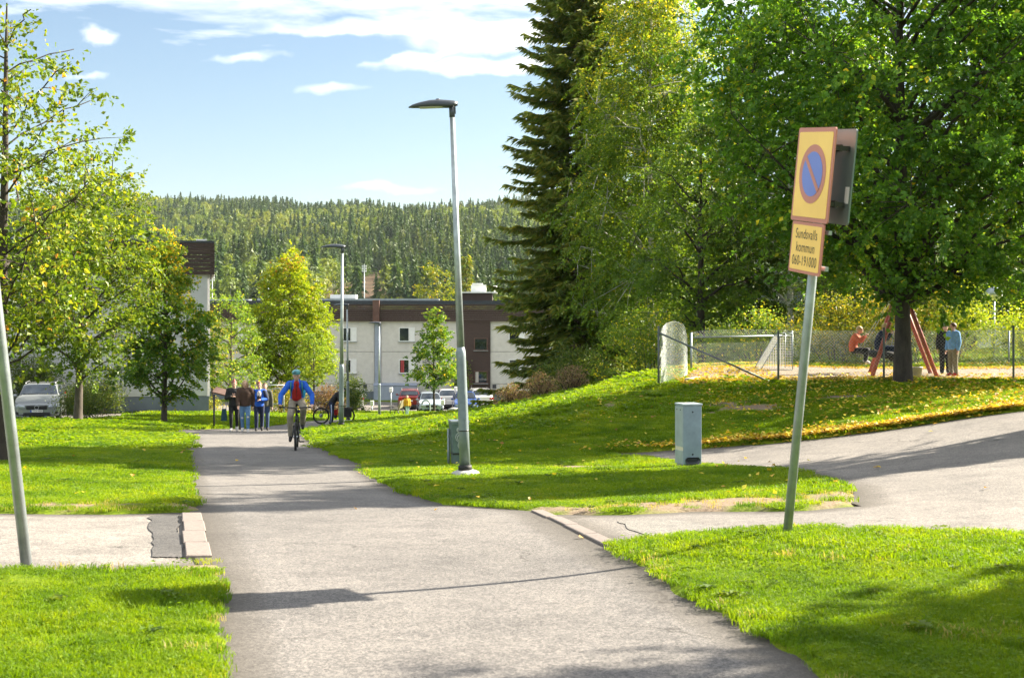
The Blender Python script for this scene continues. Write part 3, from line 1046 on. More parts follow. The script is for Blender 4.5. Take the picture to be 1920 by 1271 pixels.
def spruce(name, label, x, y, H, Rb, seed, lm=None, z0=0.6, nwh=None, dens=1.0, group=None, taper=0.8, tintbias=0.0, spray=0.30, simple=False):
    rng = np.random.default_rng(seed)
    root = thing(name, label, 'tree', (x, y, gz(x, y)), 0, group)
    wood = Acc()
    tz = np.linspace(-0.2, H, 10)
    wood.add(*tube_np(np.stack([0.02 * H * 0.1 * np.sin(tz), 0 * tz, tz], 1), np.linspace(H * 0.014, 0.015, 10), 8))
    nwh = nwh or int(H * 2.3)
    VV = []; FF = []; n0 = 0; tints = []
    for i in range(nwh):
        f = (i + rng.uniform(0, 0.8)) / nwh
        z = z0 + f * (H - z0) * 0.985
        rb = Rb * (1 - f) ** taper * rng.uniform(0.72, 1.12) + 0.12
        nb = int(rng.integers(5, 8))
        a0 = rng.uniform(0, 6.28)
        for b in range(nb):
            a = a0 + b * 6.283 / nb + rng.normal(0, 0.18)
            L = rb * rng.uniform(0.62, 1.12)
            zb = z + rng.normal(0, 0.22)
            d = np.array([math.cos(a), math.sin(a), 0])
            u = np.linspace(0, 1, 7)
            rise = 0.25 * (f - 0.35)
            pts = d * (u * L)[:, None] + np.array([0, 0, 1.0]) * (zb + L * (rise * u - 0.48 * (1 - f * 0.7) * u ** 1.4 + 0.30 * u ** 3.2))[:, None]
            wood.add(*tube_np(pts, np.linspace(0.012 + 0.011 * L, 0.004, 7), 4))
            m = max(5, int(16 * L * dens))
            uu = rng.uniform(0.12, 1.0, m) ** 0.75
            c = np.stack([np.interp(uu, u, pts[:, k]) for k in range(3)], 1)
            sd = np.array([-d[1], d[0], 0])
            sg = rng.choice([-1, 1], m)
            wl_ = spray * (1.25 - 0.55 * uu) * rng.uniform(0.6, 1.5, m)
            dirv = d[None] * rng.uniform(0.4, 1.0, m)[:, None] + sd[None] * (sg * rng.uniform(0.2, 1.2, m))[:, None] + np.array([0, 0, -1.0]) * rng.uniform(0.0, 0.9, m)[:, None]
            dirv = unit(dirv)
            # each spray: two crossed slender kites
            for q in range(2):
                nr = unit(np.cross(dirv, unit(rng.normal(0, 1, (m, 3)))))
                wd = (wl_ * rng.uniform(0.12, 0.24, m))[:, None]
                p0 = c; p2 = c + dirv * (wl_ * 1.25)[:, None] * (1.3 if q == 0 else 0.9)
                mm = c + dirv * (wl_ * 0.45)[:, None]
                V = np.stack([p0, mm + nr * wd, p2, mm - nr * wd], 1).reshape(-1, 3)
                bb = np.arange(m)[:, None] * 4 + n0
                FF.append(np.concatenate([bb + np.array([[0, 1, 2]]), bb + np.array([[0, 2, 3]])], 1).reshape(-1, 3))
                VV.append(V); n0 += len(V)
                tints.append(np.repeat(np.clip(rng.beta(1.5, 2.5, m) + tintbias + 0.25 * (uu - 0.5), 0, 1), 2))
    me = np_mesh('crown', np.concatenate(VV), np.concatenate(FF))
    attr(me, 'tint', 'FACE', np.concatenate(tints))
    link_mesh('trunk', wood.mesh('trunk'), M_BARKR, root)
    link_mesh('crown', me, lm or M_SPRL, root)
    return root


def shrub(name, label, x, y, H, Rx, Ry, nleaf, lsize, lm, seed, tintbias=0.0, group=None, cat='shrub', nst=16, clump=0.2, z0=0.0, upr=0.0):
    rng = np.random.default_rng(seed)
    root = thing(name, label, cat, (x, y, gz(x, y)), 0, group)
    wood = Acc(); C = []
    for i in range(nst):
        a = rng.uniform(0, 6.28); r = math.sqrt(rng.uniform(0.0, 1)) * (1 - 0.5 * upr)
        h = H * (1 - 0.55 * r ** 2) * rng.uniform(0.75, 1.05)
        e = np.array([math.cos(a) * Rx * r, math.sin(a) * Ry * r, h])
        s = np.array([e[0] * 0.25, e[1] * 0.25, -0.08])
        u = np.linspace(0, 1, 5)[:, None]
        mid = (s + e) / 2 + np.array([-e[0] * 0.15, -e[1] * 0.15, 0.12 * H])
        q = s * (1 - u) ** 2 + 2 * mid * u * (1 - u) + e * u ** 2
        wood.add(*tube_np(q, np.linspace(0.016, 0.004, 5), 4))
        uu = rng.uniform(0.25, 1, 14)[:, None]
        qq = s * (1 - uu) ** 2 + 2 * mid * uu * (1 - uu) + e * uu ** 2
        C.append(qq)
    # fill the outside down to the ground
    k = nst * 6
    a = rng.uniform(0, 6.28, k); ph = rng.uniform(0, 1, k)
    C.append(np.stack([np.cos(a) * Rx * np.sqrt(1 - ph ** 2) * 0.92, np.sin(a) * Ry * np.sqrt(1 - ph ** 2) * 0.92, z0 + ph * (H - z0) * 0.95], 1))
    C = np.concatenate(C)
    idx = rng.integers(0, len(C), nleaf)
    LC = C[idx] + rng.normal(0, clump, (nleaf, 3)) * np.array([1, 1, 0.8])
    LC[:, 2] = np.abs(LC[:, 2]) + 0.02
    V, F = leaves(LC, lsize, rng, 0.4, aspect=0.6)
    me = np_mesh('foliage', V, F)
    ct = rng.uniform(-0.25, 0.25, len(C))[idx]
    attr(me, 'tint', 'FACE', np.repeat(np.clip(rng.beta(1.6, 2.2, nleaf) + ct + tintbias, 0, 1), 2))
    link_mesh('stem', wood.mesh('stem'), M_BARK, root)
    link_mesh('foliage', me, lm, root)
    return root


# street and lawn trees, left side
broadleaf('linden_tree', 'young linden with long thin branches and large pale leaves beside the side road', -8.3, 22.5, 7.9, 2.25, 1.7, 'oval', 13500, 0.095, M_LEFT, M_BARKD, 11,
          nlimb=34, nclump=300, clump=0.24, shell=0.35, tintbias=0.12, sparse_top=2.0, limbk=0.5, tr=0.10, upl=0.3, lean=(0.008, 0))
broadleaf('linden_tree', 'broad linden with leaning trunk on the lawn beside the parked silver car', -14.6, 46.6, 9.6, 2.7, 1.8, 'oval', 27000, 0.12, M_LEFT, M_BARK, 12,
          nlimb=30, nclump=320, clump=0.36, shell=0.4, tintbias=0.0, tr=0.125, lean=(0.03, 0), sparse_top=0.3, toptint=0.12)
broadleaf('hornbeam_tree', 'cone-shaped tree turning orange at its tip in front of the pale end block', -13.3, 53.0, 7.6, 2.35, 1.15, 'cone', 27000, 0.12, M_CONE, M_BARK, 13,
          nlimb=34, nclump=190, clump=0.3, shell=0.4, tr=0.10, toptint=0.42, tintbias=0.0, droop=0.35)
broadleaf('young_tree', 'slim loose green tree between the end block and the orange-tipped oval tree', -15.4, 76, 7.0, 1.9, 1.3, 'column', 8500, 0.12, M_BIRL, M_BARK, 14,
          nlimb=22, nclump=170, clump=0.28, tr=0.09, tintbias=0.05)
broadleaf('autumn_tree', 'large oval tree yellowing with a reddish top in front of the long low block', -15.7, 98, 11.6, 3.5, 1.9, 'egg', 50000, 0.16, M_ORNG, M_BARK, 15,
          nlimb=34, nclump=520, clump=0.36, shell=0.5, tr=0.2, toptint=0.40, tintbias=-0.08)
broadleaf('young_tree', 'small bright green tree on a thin pale stem beside the large yellowing oval tree', -13.45, 94, 5.7, 1.5, 1.9, 'oval', 5200, 0.13, M_BRGT, M_BARK, 16,
          nlimb=16, nclump=110, clump=0.26, tr=0.065, tintbias=0.15)
broadleaf('young_tree', 'small fresh green tree on a dark stem in front of the parked cars', -5.5, 98, 7.4, 2.1, 2.0, 'cone', 9000, 0.17, M_CONE, M_BARKD, 17,
          nlimb=22, nclump=105, clump=0.3, tr=0.08, tintbias=0.05, shell=0.5)
broadleaf('yellow_tree', 'small yellow-leaved tree at the corner of the pale end block', -24.2, 112, 7.6, 1.5, 1.2, 'oval', 3500, 0.16, M_SHRB, M_BARK, 18, nclump=80, tintbias=0.25)
# crowns behind the long block
for i, (px, py, h, r, lm_, tb, lab) in enumerate([(-33, 150, 10.0, 4.5, M_BRGT, 0.1, 'rounded pale green tree behind the long block, next to the end block'), (-27.5, 156, 9.6, 4.0, M_BRGT, 0.0, 'lower pale green tree behind the long block, left of the oval tree'),
                                                  (-8.9, 165, 13.8, 3.4, M_SHRB, 0.05, 'pale yellow-green birch standing behind the roof of the long block'), (-14.5, 175, 9.5, 3.4, M_BRGT, -0.1, 'round dark green tree top behind the middle of the long roof'),
                                                  (-1.0, 180, 11.0, 4.0, M_DARK, 0.3, 'dull green tree behind the roof ventilation box')]):
    broadleaf('far_tree', lab, px, py, h, r, 1.5, 'oval', 6500, 0.24, lm_, M_BARK, 30 + i, nclump=150, clump=0.5, tintbias=tb)
spruce('spruce_tree', 'pointed brownish spruce behind the roof of the long block', -5.6, 172, 15.2, 2.5, 41, tintbias=0.35, spray=0.5, dens=0.5)

# right side: tall group and the playground tree
spruce('spruce_tree', 'very tall dark spruce with drooping branches beside the long block', 3.2, 65, 29, 4.3, 51, taper=0.62, spray=0.30, dens=3.2, tintbias=0.15, nwh=150)
broadleaf('birch_tree', 'tall birch with white trunk and hanging yellow-green foliage beside the dark spruce', 6.0, 60, 20.5, 4.3, 1.6, 'column', 130000, 0.12, M_BIRL, M_BIRCH, 52,
          nlimb=60, nclump=850, clump=0.5, shell=0.3, droop=0.75, tr=0.16, toptint=0.5, tintbias=-0.02)
broadleaf('linden_tree', 'big dark-trunked linden with a wide low crown at the edge of the playground', 9.3, 33.0, 12.2, 5.3, 2.5, 'round', 140000, 0.125, M_LIND, M_BARKD, 53,
          nlimb=56, nclump=760, clump=0.46, shell=0.4, droop=0.3, tr=0.19, tintbias=0.02, lean=(-0.012, 0))
broadleaf('linden_tree', 'tall linden with bright sunlit leaves behind the right end of the fence', 15.2, 34.5, 11.5, 4.3, 3.7, 'oval', 52000, 0.135, M_LEFT, M_BARKD, 54,
          nlimb=30, nclump=300, clump=0.45, shell=0.4, droop=0.35, tr=0.2, tintbias=-0.12)
spruce('spruce_tree', 'slender spruce rising behind the birch', 7.6, 72, 24, 3.4, 55, taper=0.75, spray=0.32, dens=2.2, tintbias=0.1)
spruce('spruce_tree', 'dark spruce behind the broken end of the playground fence', 9.2, 54, 13, 3.0, 56, spray=0.4, tintbias=0.0)
spruce('spruce_tree', 'dark spruce in the shade behind the swing', 14.3, 56, 14, 3.4, 57, spray=0.42)
spruce('spruce_tree', 'dark spruce far back at the right of the wood', 24.5, 62, 15, 3.6, 58, spray=0.42)
broadleaf('wood_tree', 'slim grey-stemmed tree in the shaded wood behind the hockey goal', 10.0, 50, 13.5, 3.4, 2.4, 'oval', 30000, 0.13, M_DARK, M_BIRCH, 59, nlimb=26, nclump=220, clump=0.45, tintbias=0.22, tr=0.12)
broadleaf('wood_tree', 'leafy dark green tree behind the swing in the wood', 17.2, 52, 13.0, 4.2, 1.6, 'oval', 32000, 0.14, M_LIND, M_BARKD, 60, nlimb=26, nclump=240, clump=0.5)
broadleaf('wood_tree', 'leafy tree at the far right of the wood behind the globe lamp', 21.5, 55, 14.0, 4.4, 1.2, 'oval', 32000, 0.14, M_BIRL, M_BARKD, 61, nlimb=26, nclump=240, clump=0.5)
broadleaf('wood_tree', 'green tree between the birch and the playground in the wood', 6.9, 50.5, 9.5, 2.6, 0.9, 'oval', 22000, 0.12, M_BIRL, M_BARKD, 62, nlimb=22, nclump=200, clump=0.4, tintbias=-0.1)

# trees beside the road, out of view to the right, whose shadows cross the lawn and the road
spruce('spruce_tree', 'narrow young spruce at the right side of the road', 14.2, 22.7, 11.5, 1.3, 71, spray=0.4, dens=3.5, nwh=50)
broadleaf('roadside_tree', 'high-crowned roadside tree by the bend of the road', 16.2, 25.3, 12.0, 1.5, 6.8, 'oval', 15000, 0.16, M_LIND, M_BARKD, 72, nclump=140)
broadleaf('roadside_tree', 'young roadside tree by the near edge of the lawn', 12.3, 10.85, 8.8, 1.7, 4.4, 'cone', 15000, 0.16, M_LIND, M_BARKD, 73, nclump=140)

# shrubs
for i, a in enumerate([
    ('shrub', 'yellow-green bush behind the fence, left of the swing', 10.1, 43.0, 2.1, 1.9, 1.2, 7000, 0.085, M_SHRB, 0.05),
    ('shrub', 'golden bush right behind the red swing legs', 12.3, 43.4, 2.9, 1.8, 1.3, 8000, 0.085, M_SHRB, 0.15),
    ('shrub', 'tall bright bush behind the two standing children', 13.7, 43.5, 2.9, 1.5, 1.3, 8000, 0.09, M_BRGT, 0.15),
    ('shrub', 'bright lime bush beneath the globe lamp', 16.3, 43.0, 1.8, 1.9, 1.4, 8000, 0.09, M_BRGT, 0.3),
    ('shrub', 'dark rowan bush dotted with red berries behind the swing', 11.2, 46.0, 4.4, 2.6, 1.6, 10000, 0.09, M_DARK, 0.2),
    ('shrub', 'low green hedge bush behind the hockey goal', 7.6, 43.4, 1.7, 1.7, 1.0, 6000, 0.08, M_BIRL, 0.0),
    ('shrub', 'tangled undergrowth bush below the birch', 4.6, 46.0, 2.3, 1.9, 1.2, 6500, 0.09, M_BIRL, 0.1),
    ('shrub', 'dark green undergrowth at the foot of the tall spruce', 2.6, 56.0, 1.9, 1.7, 1.2, 5200, 0.1, M_DARK, 0.25),
    ('shrub', 'rounded dark green bush between the leaning linden and the end block', -17.8, 57.6, 1.75, 1.15, 0.8, 5200, 0.08, M_DARK, 0.28),
    ('shrub', 'tall dark hedge bush behind the parked silver car', -22.6, 64.5, 2.9, 2.0, 0.55, 8000, 0.1, M_DARK, 0.35),
    ('shrub', 'yellowing hedge bush behind the bonnet of the silver car', -26.3, 63.3, 2.7, 1.9, 0.6, 6000, 0.1, M_SHRB, -0.1),
    ('shrub', 'small hedge bush beside the silver car, next to the leaning linden', -19.4, 64.9, 2.1, 1.3, 0.6, 5000, 0.1, M_DARK, 0.3),
    ('shrub', 'yellow-green flower bush behind the walking group', -15.9, 88, 1.7, 1.5, 0.9, 3500, 0.11, M_SHRB, 0.1),
    ('shrub', 'golden flower bush beneath the large yellowing oval tree', -14.2, 89, 1.9, 1.2, 0.9, 3000, 0.11, M_SHRB, 0.2),
    ('shrub', 'dark purple bush behind the small bright green tree', -12.3, 92, 1.9, 1.2, 0.9, 3200, 0.12, M_PURP, 0.0),
    ('shrub', 'dark green rounded bush beside the grey car', -11.4, 97, 2.8, 1.4, 1.0, 4200, 0.13, M_DARK, 0.25),
    ('shrub', 'pale yellow-green bush at the corner of the end block', -19.3, 84, 1.3, 1.9, 0.8, 2600, 0.12, M_SHRB, 0.1),
    ('shrub', 'green climbing bush at the brown stair tower of the long block', -4.3, 116.9, 3.9, 0.8, 0.5, 2500, 0.16, M_BRGT, -0.25),
]):
    shrub(*a[:10], 100 + i, tintbias=a[10])
for i, (x, y, h) in enumerate([(0.0, 52.5, 0.8), (1.1, 52.0, 1.0), (2.2, 51.0, 1.0)]):
    shrub('weed_patch', ['faded brown-pink weeds on the crest of the mound, lowest clump', 'tall faded weeds on the crest of the mound beside the long block', 'faded weeds on the mound at the foot of the tall spruce'][i],
          x, y, h, 0.75, 0.6, 1600, 0.075, M_DRY, 140 + i, cat='weeds', nst=36, clump=0.07, upr=0.2)
for i, (x, y) in enumerate([(-16.6, 90.0), (-15.2, 91.2)]):
    shrub('tall_grass', ['tall tan grass plumes behind the pedestrians, beside the tube frame', 'tall tan grass plumes beneath the oval tree'][i], x, y, 2.3, 0.7, 0.4, 500, 0.13, mat('straw', (0.5, 0.40, 0.27), 0.8), 150 + i, cat='grass clump', nst=24, clump=0.06, upr=0.5)


# ---------------------------------------------------------------- scattered grass, fallen leaves, forest
def scatter_group(coll):
    ng = bpy.data.node_groups.new('scatter', 'GeometryNodeTree')
    ng.interface.new_socket('Geometry', in_out='INPUT', socket_type='NodeSocketGeometry')
    ng.interface.new_socket('Geometry', in_out='OUTPUT', socket_type='NodeSocketGeometry')
    n, l = ng.nodes, ng.links
    gi = n.new('NodeGroupInput'); go = n.new('NodeGroupOutput')
    ip = n.new('GeometryNodeInstanceOnPoints')
    ci = n.new('GeometryNodeCollectionInfo'); ci.inputs[0].default_value = coll
    ci.inputs['Separate Children'].default_value = True
    ci.inputs['Reset Children'].default_value = True

    def na(name, t):
        a = n.new('GeometryNodeInputNamedAttribute'); a.data_type = t; a.inputs[0].default_value = name
        return a.outputs[0]
    cx = n.new('ShaderNodeCombineXYZ')
    l.new(na('rx', 'FLOAT'), cx.inputs[0]); l.new(na('rz', 'FLOAT'), cx.inputs[2])
    cs = n.new('ShaderNodeCombineXYZ')
    sc = na('sc', 'FLOAT'); l.new(sc, cs.inputs[0]); l.new(sc, cs.inputs[1]); l.new(na('sz', 'FLOAT'), cs.inputs[2])
    l.new(gi.outputs[0], ip.inputs['Points'])
    l.new(ci.outputs[0], ip.inputs['Instance'])
    ip.inputs['Pick Instance'].default_value = True
    l.new(na('ix', 'INT'), ip.inputs['Instance Index'])
    l.new(cx.outputs[0], ip.inputs['Rotation']); l.new(cs.outputs[0], ip.inputs['Scale'])
    l.new(ip.outputs[0], go.inputs[0])
    return ng


def scatter(name, P, sc, sz, ix, coll, label=None, rx=None):
    me = bpy.data.meshes.new(name)
    me.vertices.add(len(P)); me.vertices.foreach_set('co', np.asarray(P, np.float32).ravel())
    n = len(P)
    attr(me, 'rz', 'POINT', RNG.uniform(0, 6.283, n))
    attr(me, 'rx', 'POINT', np.zeros(n) if rx is None else rx)
    attr(me, 'sc', 'POINT', sc); attr(me, 'sz', 'POINT', sz)
    a = me.attributes.new('ix', 'INT', 'POINT'); a.data.foreach_set('value', np.asarray(ix, np.int32))
    o = bpy.data.objects.new(name, me); COL.objects.link(o)
    md = o.modifiers.new('scatter', 'NODES'); md.node_group = scatter_group(coll)
    tag(o, label, None, None, 'stuff')
    return o


def tuft(name, rng, nb, rad, h, w, m, broad=0, segs=2):
    V = []; F = []
    for i in range(nb):
        a = rng.uniform(0, 6.28); r = rad * math.sqrt(rng.uniform())
        bx, by = r * math.cos(a), r * math.sin(a)
        hh = h * rng.uniform(0.5, 1.15); ww = w * rng.uniform(0.7, 1.2)
        la = rng.uniform(0, 6.28); ln = hh * rng.uniform(0.15, 0.85)
        lx, ly = math.cos(la) * ln, math.sin(la) * ln
        sa = rng.uniform(0, 6.28); sx, sy = math.cos(sa) * ww / 2, math.sin(sa) * ww / 2
        b = len(V)
        V += [(bx - sx, by - sy, -0.012), (bx + sx, by + sy, -0.012), (bx + lx * .35 - sx * .8, by + ly * .35 - sy * .8, hh * .6), (bx + lx * .35 + sx * .8, by + ly * .35 + sy * .8, hh * .6), (bx + lx, by + ly, hh * rng.uniform(0.8, 1))]
        F += [(b, b + 1, b + 3), (b, b + 3, b + 2), (b + 2, b + 3, b + 4)]
    for i in range(broad):
        a = rng.uniform(0, 6.28); r = rad * math.sqrt(rng.uniform())
        bx, by = r * math.cos(a), r * math.sin(a); hz = h * rng.uniform(0.35, 0.8)
        la = rng.uniform(0, 6.28); L = w * 5 * rng.uniform(0.7, 1.5)
        dx, dy = math.cos(la) * L, math.sin(la) * L
        b = len(V)
        V += [(bx, by, hz), (bx + dx * .5 - dy * .35, by + dy * .5 + dx * .35, hz + L * .25), (bx + dx, by + dy, hz + L * .1), (bx + dx * .5 + dy * .35, by + dy * .5 - dx * .35, hz + L * .25)]
        F += [(b, b + 1, b + 2), (b, b + 2, b + 3)]
    me = np_mesh(name, np.array(V), np.array(F))
    me.materials.append(m)
    return me


G_GRASS = [(0.0, (0.052, 0.120, 0.003)), (0.4, (0.118, 0.212, 0.004)), (0.75, (0.200, 0.285, 0.005)), (1.0, (0.29, 0.31, 0.02))]
M_GRASS = inst_leaf_mat('grass_blade', G_GRASS, 0.5, 0.9)


def coll_of(name, meshes):
    c = bpy.data.collections.new(name)
    for i, me in enumerate(meshes):
        o = bpy.data.objects.new('%s_%02d' % (name, i), me)
        c.objects.link(o)
    return c


def asph_sd(x, y):
    sd = np.full(x.shape, -9.0)
    for pl in ASPH:
        d = np.minimum(polydist(pl, x, y), 9.0)
        sd = np.maximum(sd, np.where(inpoly(pl, x, y), d, -d))
    return sd


def lawn():
    rng = np.random.default_rng(5)
    zones = [  # y0, y1, slope half-angle, density, radius, blades, height, width, broad leaves
        ('grass', 4.0, 9.0, 170, 0.10, 120, 0.048, 0.0045, 4),
        ('grass', 9.0, 15.5, 100, 0.13, 105, 0.050, 0.0060, 3),
        ('grass', 15.5, 30.0, 42, 0.20, 120, 0.055, 0.0095, 2),
        ('grass', 30.0, 50.0, 13, 0.34, 90, 0.085, 0.026, 4),
        ('grass', 50.0, 112.0, 3.6, 0.62, 110, 0.10, 0.055, 0)]
    for zi, (nm, y0, y1, den, rad, nb, h, w, br) in enumerate(zones):
        coll = coll_of('grass_tuft_%d' % zi, [tuft('grass_tuft', rng, nb, rad, h, w, M_GRASS, br) for _ in range(5)])
        xm = 0.40 * y1 + 3.0
        n = int((y1 - y0) * 2 * xm * den)
        x = rng.uniform(-xm, xm, n); y = rng.uniform(y0, y1, n)
        k = np.abs(x) < 0.40 * y + 3.0
        x, y = x[k], y[k]
        sd = asph_sd(x, y)
        k = sd < -0.02 - rad * 0.28 * rng.uniform(0.2, 1.3, len(x))
        k &= ~inpoly(SAND, x, y) & (rng.uniform(0, 1, len(x)) > dirtw(x, y) * 1.05)
        k &= ~inpoly([(-38, 66.8), (-14.6, 66.8), (-14.6, 80), (-38, 80)], x, y)
        x, y, sd = x[k], y[k], sd[k]
        hv = 0.75 + 0.45 * np.sin(x * 1.7 + np.sin(y * 1.3) * 2) * np.sin(y * 1.1 + x * .6) + rng.normal(0, 0.12, len(x))
        hv = np.clip(hv, 0.5, 1.4)
        # taller fringe along the pavements and thinner worn turf round the bare soil
        hv *= 1 - 0.15 * (sd > -0.15)
        sc = rng.uniform(0.8, 1.2, len(x))
        scatter(nm, np.stack([x, y, zf(x, y)], 1), sc, hv * sc, rng.integers(0, 5, len(x)), coll, 'mown green lawn grass')
    # weeds among the turf: flat rosettes and clover, some in the gravel
    wm = inst_leaf_mat('weed_leaf', [(0.0, (0.05, 0.10, 0.01)), (0.5, (0.085, 0.15, 0.012)), (1.0, (0.16, 0.20, 0.02))], 0.4, 2.0)
    coll = coll_of('weed_rosette', [tuft('weed_rosette', rng, 3, 0.05, 0.04, 0.0035 + 0.0015 * k, wm, 14) for k in range(4)])
    n = 1500
    x = rng.uniform(-9, 9, n); y = rng.uniform(4.5, 24, n)
    sd = asph_sd(x, y)
    k = (sd < -0.03) & (np.sin(x * 2.3 + 1.5 * np.sin(y)) * np.sin(y * 1.9 + x) > -0.15) & (np.abs(x) < 0.4 * y + 2)
    x, y = x[k], y[k]
    sc = rng.uniform(0.6, 1.2, len(x))
    scatter('grass', np.stack([x, y, zf(x, y) + 0.012], 1), sc, sc, rng.integers(0, 4, len(x)), coll, 'low broad-leaved weeds in the lawn')
    sm = inst_leaf_mat('straw_blade', [(0.0, (0.22, 0.19, 0.06)), (0.5, (0.34, 0.29, 0.10)), (1.0, (0.42, 0.38, 0.17))], 0.4, 2.0)
    coll = coll_of('straw_tuft', [tuft('straw_tuft', rng, 22, 0.09, 0.05, 0.006, sm, 0) for k in range(4)])
    n = 3500
    x = rng.uniform(-9, 9, n); y = rng.uniform(4.5, 24, n)
    sd = asph_sd(x, y)
    k = (sd < -0.02) & ((sd > -0.22) | (dirtw(x, y) > 0.1) | (np.sin(x * 1.1 + 2 * np.sin(y * .8)) * np.sin(y * 1.3 - x * .7) > 0.72)) & (np.abs(x) < 0.4 * y + 2)
    x, y = x[k], y[k]
    sc = rng.uniform(0.6, 1.2, len(x))
    scatter('grass', np.stack([x, y, zf(x, y)], 1), sc, sc, rng.integers(0, 4, len(x)), coll, 'dry straw-coloured blades at the lawn edges')


lawn()


def fallen_leaves():
    rng = np.random.default_rng(9)
    pts = []
    n = 5000
    a = rng.uniform(0, 6.283, n); r = 7.5 * np.sqrt(rng.uniform(0, 1, n))
    pts.append(np.stack([11.6 + np.cos(a) * r * 1.0, 31 + np.sin(a) * r * 0.85], 1))
    # drift along the far edge of the road
    e = np.array([(1.5, 26.1), (3.5, 25.6), (5.2, 25.1), (7, 24.6), (8.9, 24.2), (14, 23.1)])
    t = rng.beta(2.2, 1.2, 6000) * (len(e) - 1)
    i = np.minimum(t.astype(int), len(e) - 2); f = (t - i)[:, None]
    p = e[i] * (1 - f) + e[i + 1] * f
    p[:, 1] += np.abs(rng.normal(0, 0.4, len(p))) * (0.5 + 0.9 * np.abs(np.sin(p[:, 0] * 1.9) * np.sin(p[:, 0] * 0.7 + 1))) - 0.1; p[:, 0] += rng.normal(0, 0.1, len(p))
    pts.append(p)
    # sand edge, fence foot, loose ones on lawn and road
    t = rng.uniform(0, 1, 4500)
    pts.append(np.stack([4.2 + t * 11, 34.6 - t * 0.7 + rng.normal(0, 0.35, 4500)], 1))
    t = rng.uniform(0, 1, 3000)
    pts.append(np.stack([5 + t * 12, 40.6 + rng.normal(0, 0.5, 3000)], 1))
    pts.append(np.stack([rng.uniform(4.2, 7, 1500), rng.uniform(34.6, 40, 1500)], 1))
    pts.append(np.stack([rng.uniform(-2, 12, 500), rng.uniform(26, 36, 500)], 1))
    pts.append(np.stack([rng.uniform(3, 12, 160), rng.uniform(14, 25, 160)], 1))
    pts.append(np.stack([rng.uniform(-9, 5, 90), rng.uniform(10, 30, 90)], 1))
    p = np.concatenate(pts)
    sd = asph_sd(p[:, 0], p[:, 1])
    onsand = inpoly(SAND, p[:, 0], p[:, 1])
    k = ~((sd > 0.05) & (rng.uniform(0, 1, len(p)) > 0.16))
    p, sd, onsand = p[k], sd[k], onsand[k]
    z = zf(p[:, 0], p[:, 1]) + np.where(sd > 0, -0.028, np.where(onsand, -0.005, rng.uniform(0.03, 0.085, len(p))))
    V, F = leaves(np.stack([p[:, 0], p[:, 1], z + 0.008], 1), 0.085, rng, 1.5, aspect=0.75, fold=0.12)
    me = np_mesh('fallen_leaves', V, F)
    attr(me, 'tint', 'FACE', np.repeat(rng.uniform(0, 1, len(p)), 2))
    m = leaf_mat('leaf_fallen', [(0, (0.20, 0.11, 0.03)), (0.3, (0.38, 0.24, 0.03)), (0.7, (0.52, 0.40, 0.035)), (1, (0.36, 0.36, 0.06))], 0.25, 0.6, bright=1.25)
    o = link_mesh('fallen_leaves', me, m)
    tag(o, 'fallen yellow leaves strewn over the lawn and the road edge', None, None, 'stuff')


fallen_leaves()


